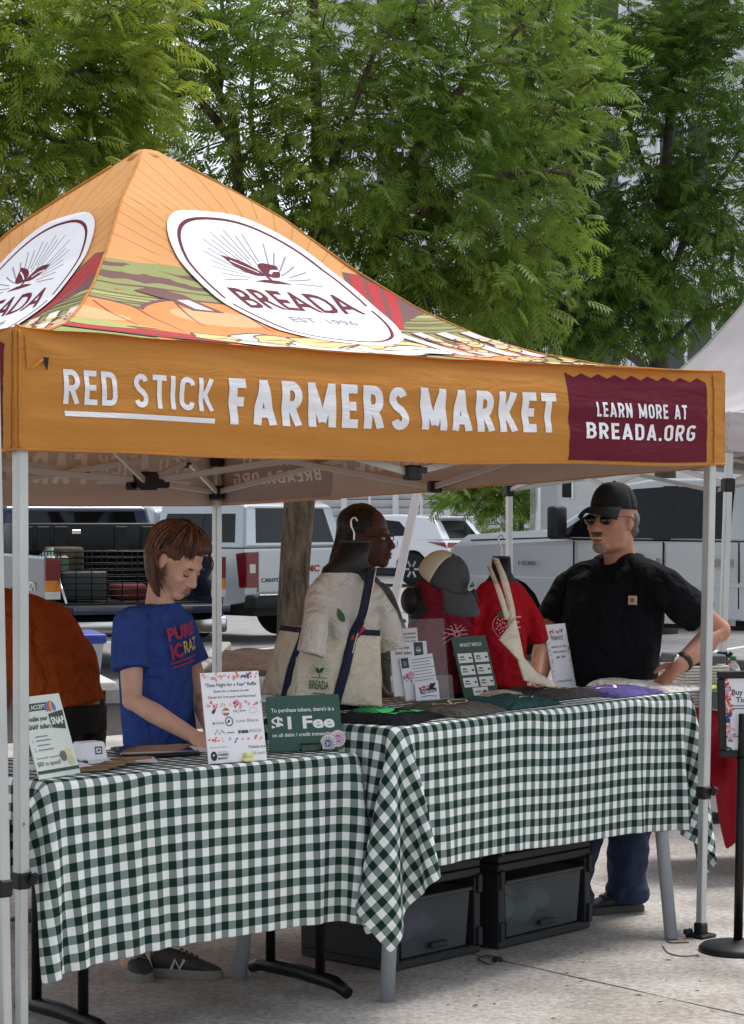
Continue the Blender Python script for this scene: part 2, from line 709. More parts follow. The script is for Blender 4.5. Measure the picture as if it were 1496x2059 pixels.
# louvred screen wall on the far side of the lot
lw = thing('louvered_screen', (0, 58, 0), 'white louvered screen wall behind the parked white car', 'wall')
pw, ph, n_p = 0.68, 3.6, 8
lx0 = -2.1
slat = MB(); slat.box((0, 0, 0), (pw - 0.07, 0.02, 0.235), Matrix.Rotation(math.radians(38), 3, 'X'))
slat_me = None
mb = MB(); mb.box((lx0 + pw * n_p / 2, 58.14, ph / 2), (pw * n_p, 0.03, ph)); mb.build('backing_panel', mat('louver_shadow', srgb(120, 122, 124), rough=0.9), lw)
for i in range(n_p + 1):
    mb = MB(); mb.box((lx0 + pw * i, 58, ph / 2), (0.075 if i % 2 else 0.16, 0.12, ph)); mb.build('post', m_louv, lw)
    if i < n_p:
        for k in range(16):
            z = 0.12 + k * 0.22
            if slat_me is None:
                o = slat.build('slat', m_louv, lw)
                slat_me = o.data
            else:
                o = bpy.data.objects.new('slat', slat_me); COL.objects.link(o); o.parent = lw
                o.matrix_parent_inverse = lw.matrix_basis.inverted()
            o.location = (lx0 + pw * (i + 0.5), 58.03, z)

# ================================================================== trees
def frond_template(pairs=6):
    vs, fs = [], []
    def leaflet(x, y, ang, L, w):
        c, s = math.cos(ang), math.sin(ang)
        o = len(vs)
        for a, b, z in ((0, 0, 0), (0.42 * L, w, 0.012), (L, 0, -0.05 * L / 0.3), (0.42 * L, -w, 0.012)):
            vs.append((x + a * c - b * s, y + a * s + b * c, z))
        fs.append((o, o + 1, o + 2, o + 3))
    for i in range(pairs):
        x = 0.14 + 0.82 * i / (pairs - 1)
        L = 0.38 * (0.75 + 0.5 * math.sin(math.pi * (0.15 + 0.8 * i / pairs)))
        for s in (-1, 1):
            leaflet(x, 0, s * math.radians(58 - 10 * i / pairs), L, 0.062)
    leaflet(0.98, 0, 0, 0.3, 0.05)
    o = len(vs)
    vs.extend([(0, -0.008, 0), (0, 0.008, 0), (1, 0, 0)])
    fs.append((o, o + 1, o + 2))
    return np.array(vs), fs

FR_V, FR_F = frond_template()

def m_leaf(name, c1, c2, sc=0.7):
    m = mat(name, srgb(*c1), rough=0.5, col2=srgb(*c2), vscale=sc, transl=0.46, spec=0.35, detail=6)
    return m

def scatter_fronds(name, pos, dirs, lens, material, parent, droop=0.24, seed=1):
    r = np.random.default_rng(seed)
    N, M = len(pos), len(FR_V)
    d = dirs / np.linalg.norm(dirs, axis=1)[:, None]
    up = np.tile(np.array([[0, 0, 1.0]]), (N, 1)) + r.normal(0, 0.45, (N, 3))
    y = np.cross(up, d); y /= np.linalg.norm(y, axis=1)[:, None] + 1e-9
    z = np.cross(d, y)
    t = FR_V.copy()
    dr = droop * r.uniform(0.4, 1.5, N)
    base = np.repeat(t[None], N, 0)
    base[:, :, 2] -= dr[:, None] * base[:, :, 0] ** 2
    base[:, :, 2] -= 0.25 * np.abs(base[:, :, 1]) * r.uniform(0.2, 1.4, N)[:, None]
    w = base[:, :, 0:1] * d[:, None] + base[:, :, 1:2] * y[:, None] + base[:, :, 2:3] * z[:, None]
    w = pos[:, None] + w * lens[:, None, None]
    verts = w.reshape(-1, 3)
    quads = np.array([f for f in FR_F if len(f) == 4])
    tris = np.array([f for f in FR_F if len(f) == 3])
    off = (np.arange(N) * M)[:, None, None]
    q = (quads[None] + off).reshape(-1, 4)
    t3 = (tris[None] + off).reshape(-1, 3)
    me = bpy.data.meshes.new(name)
    me.vertices.add(len(verts)); me.vertices.foreach_set('co', verts.ravel())
    nl = q.size + t3.size
    me.loops.add(nl); me.loops.foreach_set('vertex_index', np.concatenate([q.ravel(), t3.ravel()]))
    starts = np.concatenate([np.arange(len(q)) * 4, q.size + np.arange(len(t3)) * 3])
    tot = np.concatenate([np.full(len(q), 4), np.full(len(t3), 3)])
    me.polygons.add(len(starts)); me.polygons.foreach_set('loop_start', starts); me.polygons.foreach_set('loop_total', tot)
    me.materials.append(material)
    me.update(); me.validate()
    o = bpy.data.objects.new(name, me); COL.objects.link(o)
    o['kind'] = 'stuff'
    if parent is not None:
        o.parent = parent; o.matrix_parent_inverse = parent.matrix_basis.inverted()
    return o

def bez(pts, n):
    """smooth polyline through points"""
    pts = [Vector(p) for p in pts]
    out = []
    k = len(pts)
    for i in range(k - 1):
        p0, p1, p2, p3 = pts[max(i - 1, 0)], pts[i], pts[i + 1], pts[min(i + 2, k - 1)]
        for j in range(n):
            t = j / n
            out.append(0.5 * ((2 * p1) + (p2 - p0) * t + (2 * p0 - 5 * p1 + 4 * p2 - p3) * t * t + (3 * p1 - p0 - 3 * p2 + p3) * t ** 3))
    out.append(pts[-1])
    return out

def make_tree(label, base, trunk, limbs, lobes, n_clusters, per, flen, leafm, barkm, seed, group=None, twig_r=0.011):
    """trunk: [(pt, r)], limbs: [[(pt, r)...]], lobes: [(centre, radii, weight)]"""
    r = np.random.default_rng(seed)
    t = thing('leafy_tree', base, label, 'tree', group)
    mb = MB()
    def limb(pr, n=6, sides=10):
        pts = bez([p for p, _ in pr], n)
        rr = []
        for i in range(len(pr) - 1):
            for j in range(n):
                rr.append(pr[i][1] + (pr[i + 1][1] - pr[i][1]) * j / n)
        rr.append(pr[-1][1])
        mb.tube(pts, rr, sides)
        return pts
    limb(trunk, 6, 14)
    mb.build('trunk', barkm, t)
    anchors = [p for p in bez([p for p, _ in trunk], 6) if p.z > 2.6]
    for L in limbs:
        mb = MB()
        anchors += limb(L)[2:]
        mb.build('limb', barkm, t)
    A = np.array([tuple(a) for a in anchors])
    # cluster centres inside the lobes
    W = np.array([l[2] for l in lobes]); W = W / W.sum()
    pick = r.choice(len(lobes), n_clusters, p=W)
    cs = np.empty((n_clusters, 3))
    for i, k in enumerate(pick):
        c, rad, _ = lobes[k]
        v = r.normal(size=3); v /= np.linalg.norm(v)
        v *= r.uniform(0.25, 1.0) ** 0.45
        cs[i] = np.array(c) + v * np.array(rad)
    mb = MB()
    order = np.argsort(((cs[:, None] - A[None]) ** 2).sum(2).min(1))
    A2 = A.copy()
    for n_, i in enumerate(order):
        d = ((A2 - cs[i]) ** 2).sum(1) + 0.6 * np.maximum(0, A2[:, 2] - cs[i, 2]) ** 2
        a = Vector(A2[d.argmin()]); c = Vector(cs[i])
        L = (c - a).length
        mid = (a + c) / 2 + Vector(r.normal(0, 0.08, 3)) * L + Vector((0, 0, 0.08 * L))
        q = bez([a, mid, c], 3)
        rad0 = twig_r * (0.55 + 0.5 * L)
        mb.tube(q, [rad0 + (0.004 - rad0) * j / (len(q) - 1) for j in range(len(q))], 4, False)
        if n_ % 2 == 0:
            A2 = np.vstack([A2, [tuple(mid)]])
    mb.build('twigs', barkm, t)['kind'] = 'stuff'
    pos = np.repeat(cs, per, 0) + r.normal(0, 0.13, (n_clusters * per, 3))
    dirs = r.normal(0, 1, (n_clusters * per, 3)); dirs[:, 2] = dirs[:, 2] * 0.45 - 0.12
    cen = np.array([np.mean([l[0] for l in lobes], axis=0)])
    out = pos - cen; out /= np.linalg.norm(out, axis=1)[:, None]
    dirs += 0.5 * out
    lens = flen * r.uniform(0.5, 1.3, len(pos))
    scatter_fronds('crown', pos, dirs, lens, leafm, t, seed=seed)
    return t

m_bark = mat('bark', srgb(84, 70, 58), rough=0.95, col2=srgb(134, 114, 96), vscale=16, bump=1.0, bscale=34, stretch=(1, 1, 0.22), crease=1.0, cscale=14)
m_bark2 = mat('bark_dark', srgb(72, 66, 62), rough=0.95, col2=srgb(100, 92, 86), vscale=7, bump=0.9, bscale=28, stretch=(1, 1, 0.22))
lf1 = m_leaf('leaf_mid', (100, 131, 48), (140, 160, 64))
lf2 = m_leaf('leaf_dark', (86, 117, 48), (118, 144, 56))
lf3 = m_leaf('leaf_bright', (122, 146, 46), (158, 170, 66))

def PP(x, y, d, r):
    return (P(x, y, d), r)

D = 21.5
make_tree('tree with a bare brown trunk rising from the mulch bed behind the canopy', G(588, 1036 + F * 1.58 / D, 0),
          [PP(584, 1372, D, 0.20), PP(588, 1300, D, 0.165), PP(592, 1150, D, 0.15), PP(602, 1010, D, 0.155), PP(622, 700, D, 0.125), PP(640, 420, D, 0.08), PP(636, 200, D, 0.055), PP(628, -150, D, 0.03)],
          [[PP(604, 960, D, 0.09), PP(520, 600, D - 0.3, 0.07), PP(484, 420, D - 0.5, 0.06), PP(470, 250, D - 0.6, 0.045), PP(440, 188, D - 0.6, 0.04), PP(372, 95, D - .7, 0.032), PP(318, -60, D - .8, 0.02)],
           [PP(478, 300, D - .6, 0.05), PP(400, 200, D - .9, 0.036), PP(310, 110, D - 1.1, 0.028), PP(200, 40, D - 1.3, 0.016)],
           [PP(440, 190, D - .6, 0.035), PP(452, 60, D - .4, 0.026), PP(430, -80, D - .2, 0.014)],
           [PP(618, 760, D, 0.10), PP(740, 560, D + 0.3, 0.08), PP(836, 310, D + 0.4, 0.06), PP(900, 210, D + .4, 0.05), PP(966, 140, D + .5, 0.036), PP(1060, 40, D + .8, 0.02)],
           [PP(760, 520, D + .3, 0.05), PP(850, 430, D, 0.042), PP(936, 372, D - .2, 0.036), PP(1066, 345, D - .4, 0.024), PP(1150, 350, D - .6, 0.012)],
           [PP(612, 850, D, 0.06), PP(720, 700, D - .3, 0.045), PP(860, 606, D - .5, 0.034), PP(975, 555, D - .6, 0.02), PP(1040, 540, D - .7, 0.012)],
           [PP(630, 560, D, 0.06), PP(560, 430, D + .5, 0.04), PP(505, 250, D + .8, 0.03), PP(520, 60, D + 1, 0.014)],
           [PP(640, 420, D, 0.05), PP(700, 240, D - .4, 0.034), PP(760, 90, D - .5, 0.02)]],
          [(P(560, 90, D), (1.8, 1.6, 0.75), 3.0), (P(420, 330, D - .6), (1.3, 1.0, 0.75), 1.7), (P(800, 150, D + .3), (1.5, 1.4, 1.0), 2.6), (P(640, 380, D - .3), (1.2, 1.2, 0.9), 1.8),
           (P(820, 480, D - .3), (1.1, 1.1, 0.75), 2.0), (P(960, 420, D), (1.1, 1.1, 1.1), 2.2), (P(1000, 130, D + .5), (1.4, 1.3, 1.0), 2.2), (P(960, 590, D - .3), (0.9, 0.9, 0.4), 1.0),
           (P(300, 60, D - 1), (1.3, 1.2, 0.55), 1.5), (P(700, -140, D), (2.8, 2.2, 0.7), 2.0)],
          760, 8, 0.205, lf1, m_bark, 3)
D = 30.0
make_tree('dense dark green tree behind the grey canopy and the silver pickup', (P(1335, 1036, D).x, D, 0),
          [((P(1335, 1036, D).x, D, -0.05), 0.19), PP(1338, 1000, D, 0.15), PP(1330, 760, D, 0.13), PP(1300, 640, D, 0.11), PP(1330, 430, D, 0.08), PP(1350, 150, D, 0.05), PP(1340, -120, D, 0.03)],
          [[PP(1318, 700, D, 0.08), PP(1240, 560, D - .4, 0.06), PP(1180, 380, D - .6, 0.04), PP(1150, 180, D - .6, 0.025)],
           [PP(1305, 650, D, 0.06), PP(1370, 500, D - .3, 0.045), PP(1440, 380, D - .5, 0.03), PP(1500, 280, D - .6, 0.014)],
           [PP(1330, 760, D, 0.06), PP(1230, 690, D - .5, 0.045), PP(1120, 610, D - .8, 0.03), PP(1040, 560, D - .9, 0.014)],
           [PP(1330, 430, D, 0.05), PP(1260, 240, D + .3, 0.035), PP(1200, 60, D + .4, 0.02)],
           [PP(1325, 720, D, 0.05), PP(1400, 640, D + .3, 0.035), PP(1480, 600, D + .4, 0.018)]],
          [(P(1200, 330, D - .4), (1.88, 1.56, 1.50), 3.0), (P(1380, 250, D - .2), (1.75, 1.56, 1.75), 3.0), (P(1150, 560, D - .5), (1.50, 1.32, 0.81), 2.2), (P(1350, 560, D - .2), (1.62, 1.44, 0.88), 1.7),
           (P(1250, 60, D), (2.00, 1.68, 1.00), 2.4), (P(1470, 60, D), (1.50, 1.44, 1.12), 1.6), (P(1080, 640, D - .6), (1.00, 0.96, 0.44), 0.8), (P(1220, 670, D - .4), (1.12, 1.08, 0.38), 0.7), (P(1300, -140, D), (2.4, 2, 0.7), 1.5),
           (P(1080, 250, D + .3), (1.25, 1.20, 1.25), 1.4), (P(1540, 450, D), (1.25, 1.20, 1.75), 1.2), (P(1070, 400, D - .5), (0.9, 0.9, 1.3), 1.5)],
          980, 8, 0.24, lf2, m_bark2, 5)
D = 18.0
make_tree('yellow-green tree reaching over the canopy from beyond the dark pickup', (P(-330, 1036, D).x, D, 0),
          [((P(-330, 1036, D).x, D, -0.05), 0.2), PP(-325, 900, D, 0.16), PP(-300, 600, D, 0.13), PP(-270, 300, D, 0.09), PP(-240, 50, D, 0.06), PP(-230, -150, D, 0.03)],
          [[PP(-300, 640, D, 0.09), PP(-140, 540, D, 0.065), PP(20, 480, D, 0.05), PP(110, 470, D + .2, 0.035), PP(200, 440, D + .3, 0.018)],
           [PP(-280, 420, D, 0.07), PP(-100, 320, D, 0.05), PP(60, 262, D + .2, 0.038), PP(200, 340, D + .5, 0.02)],
           [PP(-270, 320, D, 0.07), PP(-80, 200, D, 0.05), PP(90, 150, D + .1, 0.034), PP(180, 145, D + .3, 0.014)],
           [PP(-250, 150, D, 0.06), PP(-60, 60, D, 0.04), PP(90, 40, D, 0.025), PP(220, 10, D, 0.012)]],
          [(P(60, 100, D), (1.1, 1.1, 0.75), 2.4), (P(60, 360, D + .1), (1.0, 1.0, 0.7), 2.6), (P(230, 220, D + .6), (0.55, 0.8, 0.45), 1.0), (P(-120, 250, D), (1.0, 1.1, 1.2), 2.0), (P(200, 20, D), (0.8, 0.9, 0.5), 1.0), (P(120, 540, D + .4), (0.75, 0.8, 0.4), 1.0)],
          360, 8, 0.205, lf3, m_bark2, 9)
# small trees and shrubs across the lot
D = 37.0
make_tree('small green tree in front of the louvered screen', (P(1045, 1036, D).x, D, 0),
          [((P(1050, 1036, D).x, D, -0.05), 0.07), PP(1048, 1060, D, 0.05), PP(1040, 1000, D, 0.04), PP(1020, 930, D, 0.02)],
          [[PP(1045, 1040, D, 0.035), PP(1000, 990, D, 0.025), PP(930, 985, D, 0.01)], [PP(1045, 1020, D, 0.03), PP(1075, 980, D, 0.02), PP(1090, 930, D, 0.01)]],
          [(P(1020, 1000, D), (0.55, 0.6, 0.5), 3), (P(930, 985, D), (0.5, 0.4, 0.14), 1), (P(1070, 950, D), (0.5, 0.5, 0.5), 2)],
          90, 8, 0.24, lf1, m_bark, 13)
D = 40.0
make_tree('low green tree showing above the silver pickup cab', (P(190, 1036, D).x, D, 0),
          [((P(190, 1036, D).x, D, -0.05), 0.08), PP(192, 1060, D, 0.05), PP(190, 1010, D, 0.03)],
          [[PP(190, 1040, D, 0.03), PP(150, 1000, D, 0.02), PP(120, 990, D, 0.01)], [PP(191, 1030, D, 0.03), PP(250, 1000, D, 0.02), PP(300, 1005, D, 0.01)]],
          [(P(165, 1040, D), (0.6, 0.6, 0.5), 3), (P(260, 1000, D), (0.9, 0.6, 0.3), 2)],
          80, 8, 0.24, lf2, m_bark, 17)

# ================================================================== vehicles
m_navy = mat('navy_paint', srgb(46, 53, 78), rough=0.22, coat=0.6, spec=0.5)
m_silver = mat('silver_paint', srgb(196, 202, 206), rough=0.28, metal=0.35, coat=0.6)
m_white = mat('white_paint', srgb(228, 231, 234), rough=0.2, coat=0.7)
m_pearl = mat('pale_silver_paint', srgb(206, 209, 212), rough=0.3, metal=0.25, coat=0.6)
m_cglass = mat('car_glass', srgb(16, 19, 22), rough=0.04, spec=0.45)
m_cglass2 = mat('car_glass_light', srgb(96, 104, 110), rough=0.05, spec=0.6)
m_plast = mat('black_plastic', srgb(26, 27, 29), rough=0.55, var=0.15, vscale=9)
m_seam = mat('panel_gap', srgb(30, 32, 34), rough=0.8)
m_chrome = mat('chrome', srgb(206, 208, 210), rough=0.15, metal=1.0)
m_tyre = mat('tyre_rubber', srgb(28, 28, 29), rough=0.85, bump=0.2)
m_rim = mat('wheel_alloy', srgb(150, 153, 156), rough=0.3, metal=0.8)
m_red = mat('lamp_red', srgb(120, 12, 20), rough=0.12, coat=0.8)
m_amber = mat('lamp_amber', srgb(226, 132, 22), rough=0.15, coat=0.8)
m_clear = mat('lamp_clear', srgb(220, 214, 206), rough=0.15, coat=0.8)
m_bedin = mat('bed_liner', srgb(20, 23, 23), rough=0.8)
m_badge = mat('badge_chrome', srgb(150, 152, 155), rough=0.25, metal=0.9)
m_badred = mat('badge_red', srgb(170, 24, 30), rough=0.3)


class Car:
    """local frame: x forward from the rear bumper, y to the car's left, z up"""

    def __init__(s, name, label, cat, origin, yaw, group=None):
        s.o = thing(name, origin, label, cat, group)
        s.X = Matrix.Translation(Vector(origin)) @ Matrix.Rotation(yaw, 4, 'Z')

    def mb(s):
        m = MB(); m.X = s.X
        return m

    def hull(s, name, prof, hw, m, bev=0.05, parent=None, seg=3):
        mb = s.mb()
        mb.prism(prof, lambda x, z, t: Vector((x, t * hw(x, z), z)), -1, 1)
        o = mb.build(name, m, parent or s.o)
        if bev:
            setmod(o, 'BEVEL', width=bev, segments=seg, limit_method='ANGLE', angle_limit=math.radians(28))
            for p in o.data.polygons:
                p.use_smooth = True
            setmod(o, 'WEIGHTED_NORMAL')
        return o

    def side(s, name, poly, hw, m, side=1, off=0.006, parent=None, thick=0.012):
        """panel lying on the car's side"""
        mb = s.mb()
        mb.prism(poly, lambda x, z, t: Vector((x, side * (hw(x, z) + t), z)), off - thick, off)
        return mb.build(name, m, parent or s.o)

    def box(s, name, c, size, m, bev=0.01, parent=None, rot=None, seg=2):
        mb = s.mb()
        mb.box(c, size, rot, bev, seg)
        return mb.build(name, m, parent or s.o)

    def wheel(s, x, y, r=0.38, w=0.26):
        mb = s.mb()
        R = Matrix.Rotation(math.radians(90), 3, 'X')
        sg = 1 if y > 0 else -1
        mb.lathe([(r * 0.62, -w / 2), (r * 0.93, -w / 2), (r, -w * 0.36), (r, w * 0.36), (r * 0.93, w / 2), (r * 0.62, w / 2)], (x, y, r), 28, True, rot=R)
        wh = thing('wheel', s.X @ Vector((x, y, r)), None, None)
        wh.parent = s.o; wh.matrix_parent_inverse = s.o.matrix_basis.inverted()
        o = mb.build('tyre', m_tyre, wh)
        mb = s.mb()
        yy = y + sg * (w / 2 - 0.03)
        mb.lathe([(r * 0.64, -0.02), (r * 0.6, 0.02), (r * 0.5, 0.0), (r * 0.12, 0.025)], (x, yy, r), 24, True, rot=Matrix.Rotation(math.radians(-90 * sg), 3, 'X'))
        for k in range(6):
            a = k * math.pi / 3
            mb.bar((x, yy + sg * 0.012, r), (x + 0.56 * r * math.cos(a), yy + sg * 0.022, r + 0.56 * r * math.sin(a)), 0.05, 0.03, up=(0, 1, 0))
        mb.build('rim', m_rim, wh)
        return o

    def text(s, txt, o, ux, uy, h, m, width=None, bold=0.01):
        R = s.X.to_3x3()
        fn = plane_fn(s.X @ Vector(o), R @ Vector(ux), R @ Vector(uy))
        return decal('badge', [(text2d(txt, h, bold, width=width), m, 4)], fn, s.o)


def arch(cx, r, z0, n=9):
    """wheel arch cut, from front to rear along the lower edge"""
    out = []
    for i in range(n + 1):
        a = math.pi * i / n
        out.append((cx + r * math.cos(a), max(z0, 0.38 + r * math.sin(a))))
    return out


# ---------------------------------------------------------------- silver pickup with a camper shell
b = math.radians(48)
rl = P(494, 1036, 27.4); rl.z = 0
right = Vector((math.cos(b), math.sin(b), 0))
c = Car('pickup_truck', 'silver pickup with a matching camper shell behind the tree trunk', 'pickup', rl + right * 0.94, math.radians(90) + b)
hw = lambda x, z: 0.945 if z < 1.12 else 0.945 - (z - 1.12) * 0.26
body = [(0.02, 0.5), (0.0, 0.75), (0.03, 1.16), (1.75, 1.16), (3.35, 1.14), (4.15, 1.12), (5.25, 1.0), (5.38, 0.85), (5.36, 0.45)] + arch(4.35, 0.46, 0.42) + arch(1.1, 0.46, 0.42) + [(0.3, 0.46)]
c.hull('body', body, hw, m_silver)
shell = [(0.03, 1.165), (0.16, 1.70), (0.3, 1.755), (1.72, 1.745), (1.72, 1.165)]
sh = c.hull('camper_shell', shell, hw, m_silver, 0.05)
cab = [(1.76, 1.165), (1.80, 1.64), (1.95, 1.70), (2.9, 1.70), (3.15, 1.64), (3.95, 1.13)]
c.hull('cab', cab, hw, m_silver, 0.06)
c.side('shell_window', [(0.22, 1.24), (0.30, 1.60), (1.55, 1.60), (1.60, 1.24)], hw, m_cglass, off=0.004)
c.side('shell_window_frame', [(0.84, 1.24), (0.84, 1.60), (0.87, 1.60), (0.87, 1.24)], hw, m_plast, off=0.008)
c.side('window', [(1.95, 1.18), (1.97, 1.55), (2.08, 1.6), (2.52, 1.6), (2.52, 1.18)], hw, m_cglass2, off=0.004)
c.side('window', [(2.64, 1.18), (2.64, 1.6), (2.95, 1.59), (3.15, 1.52), (3.62, 1.18)], hw, m_cglass2, off=0.004)
c.side('door_pillar', [(2.53, 1.17), (2.53, 1.61), (2.635, 1.61), (2.635, 1.17)], hw, m_plast, off=0.006)
for x in (1.78, 2.58, 3.62):
    c.side('door_seam', [(x, 0.5), (x, 1.15), (x + 0.012, 1.15), (x + 0.012, 0.5)], hw, m_seam, off=0.002)
for x in (2.0, 2.75):
    c.side('door_handle', [(x, 0.98), (x, 1.02), (x + 0.2, 1.02), (x + 0.2, 0.98)], hw, m_silver, off=0.03, thick=0.035)
# rear face (x = 0 plane)
def rear_panel(car, name, poly, m, x0, off, parent=None, lean=0.0, z0=1.16):
    mb = car.mb()
    mb.prism(poly, lambda y, z, t: Vector((x0 - t + (lean * max(0, z - z0)), y, z)), off - 0.015, off)
    return mb.build(name, m, parent or car.o)
rear_panel(c, 'rear_window', [(-0.72, 1.22), (-0.62, 1.67), (0.62, 1.67), (0.72, 1.22)], m_cglass, 0.035, 0.006, lean=0.24)
tg = rear_panel(c, 'tailgate', [(-0.72, 0.62), (-0.72, 1.13), (0.72, 1.13), (0.72, 0.62)], m_silver, 0.0, 0.012)
rear_panel(c, 'handle_recess', [(-0.16, 0.95), (-0.16, 1.08), (0.02, 1.08), (0.02, 0.95)], m_plast, 0.0, 0.022, tg)
for sy in (-1, 1):
    yy = sorted((0.745 * sy, 0.952 * sy))
    tl = rear_panel(c, 'tail_light', [(yy[0], 0.68), (yy[0], 1.12), (yy[1], 1.12), (yy[1], 0.68)], m_red, 0.0, 0.03)
    setmod(tl, 'BEVEL', width=0.03, segments=3)
    m2 = sorted((0.80 * sy, 0.90 * sy))
    rear_panel(c, 'reverse_lamp', [(m2[0], 0.86), (m2[0], 0.97), (m2[1], 0.97), (m2[1], 0.86)], m_clear, 0.0, 0.034, tl)
c.side('tail_light_wrap', [(0.0, 0.68), (0.0, 1.12), (0.16, 1.10), (0.1, 0.68)], hw, m_red, off=0.01)
c.box('bumper', (-0.04, 0, 0.50), (0.22, 1.86, 0.17), m_plast, 0.04)
c.box('bumper_trim', (-0.145, 0, 0.585), (0.03, 1.7, 0.02), m_chrome, 0.006)
c.text('CANYON', (-0.014, 0.68, 0.74), (0, -1, 0), (0, 0, 1), 0.055, m_seam, 0.42)
c.text('GMC', (-0.014, -0.02, 0.86), (0, -1, 0), (0, 0, 1), 0.085, m_badred, 0.36, 0.03)
c.box('underbody', (2.6, 0, 0.42), (4.9, 1.3, 0.22), m_plast, 0)
for x in (1.1, 4.35):
    for y in (-0.8, 0.8):
        c.wheel(x, y, 0.38)

# ---------------------------------------------------------------- dark blue pickup, tailgate down, crate in its bed
b = math.radians(24)
rc = P(274, 1036, 22.4); rc.z = 0
c = Car('pickup_truck', 'dark blue pickup with its tailgate down and a loaded bed', 'pickup', rc, math.radians(90) + b)
TR = c
hw = lambda x, z: 0.95 if z < 1.1 else 0.95 - max(0, z - 1.16) * 0.24
body = [(0.02, 0.5), (0.0, 0.8), (0.02, 1.17), (2.0, 1.18), (2.0, 0.62), (0.6, 0.62)]
# bed walls: two thin hulls so that the bed stays open
for sy in (-1, 1):
    mb = c.mb()
    prof = [(0.02, 0.46), (0.0, 0.8), (0.02, 1.17), (2.02, 1.18), (2.02, 0.44)] + arch(1.15, 0.46, 0.44)
    mb.prism(prof, lambda x, z, t: Vector((x, sy * t, z)), 0.83, 0.95)
    o = mb.build('bed_side', m_navy, c.o)
    setmod(o, 'BEVEL', width=0.03, segments=3, limit_method='ANGLE')
c.box('bed_floor', (1.0, 0, 0.66), (2.0, 1.68, 0.06), m_bedin, 0.0)
c.box('bed_front', (2.0, 0, 0.9), (0.05, 1.66, 0.54), m_bedin, 0.0)
body = [(2.03, 0.45), (2.03, 1.18), (4.9, 1.12), (5.5, 1.02), (5.6, 0.8), (5.58, 0.45)] + arch(4.7, 0.46, 0.44)
c.hull('body', body, hw, m_navy)
cab = [(2.06, 1.185), (2.14, 1.66), (2.3, 1.73), (3.3, 1.73), (3.6, 1.66), (4.3, 1.13)]
c.hull('cab', cab, hw, m_navy, 0.06)
rear_panel(c, 'rear_window', [(-0.74, 1.22), (-0.66, 1.62), (0.66, 1.62), (0.74, 1.22)], m_cglass, 2.06, 0.01, lean=0.19, z0=1.2)
c.side('window', [(2.45, 1.22), (2.47, 1.63), (3.3, 1.63), (3.95, 1.22)], hw, m_cglass, off=0.004)
# tailgate lowered
tg = c.box('tailgate', (-0.27, 0, 0.64), (0.54, 1.62, 0.07), m_bedin, 0.02)
c.box('tailgate_edge', (-0.55, 0, 0.64), (0.02, 1.62, 0.074), m_navy, 0.005, tg)
for sy in (-1, 1):
    mb = c.mb()
    mb.tube([(0.02, sy * 0.82, 1.0), (-0.28, sy * 0.81, 0.7)], 0.012, 6)
    mb.build('tailgate_cable', m_chrome, c.o)
    yy = sorted((0.80 * sy, 0.957 * sy))
    tl = rear_panel(c, 'tail_light', [(yy[0], 0.93), (yy[0], 1.15), (yy[1], 1.15), (yy[1], 0.93)], m_red, 0.0, 0.03)
    rear_panel(c, 'amber_lamp', [(yy[0], 0.82), (yy[0], 0.927), (yy[1], 0.927), (yy[1], 0.82)], m_amber, 0.0, 0.03, tl)
    rear_panel(c, 'clear_lamp', [(yy[0], 0.74), (yy[0], 0.817), (yy[1], 0.817), (yy[1], 0.74)], m_clear, 0.0, 0.028, tl)
    mb = c.mb()
    w0, w1 = 0.15 * sy, 0.93 * sy
    mb.box((-0.08, (w0 + w1) / 2, 0.46), (0.16, abs(w1 - w0), 0.16), None, 0.03, 3)
    mb.build('bumper', m_chrome, c.o)
c.box('hitch', (-0.05, 0, 0.42), (0.2, 0.3, 0.1), m_plast)
c.box('underbody', (2.8, 0, 0.44), (5.2, 1.3, 0.2), m_plast, 0)
c.text('Z71', (0.62, 0.956, 0.82), (-1, 0, 0), (0, 0, 1), 0.085, m_clear, 0.26, 0.03)
for x in (1.15, 4.7):
    for y in (-0.8, 0.8):
        c.wheel(x, y, 0.39)

# load in the bed: tool chest behind the cab, wire crate at the tailgate, a bag
tcx = c.X
mb = MB(); mb.X = tcx
mb.box((1.72, 0.02, 1.33), (0.5, 1.7, 0.33), None, 0.02, 2)
tb = mb.build('tool_chest', mat('tool_chest_plastic', srgb(22, 25, 26), rough=0.5, var=0.1))
tag(tb, 'dark ribbed tool chest across the bed of the blue pickup', 'tool box')
for y in (0.75, 0.56, 0.37, -0.3, -0.6):
    mb = MB(); mb.X = tcx
    mb.box((1.462, y, 1.33), (0.02, 0.14, 0.26), None, 0.006)
    mb.build('panel', m_plast, tb)
mb = MB(); mb.X = tcx
mb.box((1.455, 0.2, 1.40), (0.02, 0.1, 0.05), None, 0.006); mb.build('latch', m_chrome, tb)
m_wire = mat('black_wire', srgb(24, 25, 26), rough=0.4, metal=0.5)
wc = thing('wire_crate', tcx @ Vector((0.35, 0.28, 0.70)), 'black folding wire crate standing in the pickup bed', 'crate')
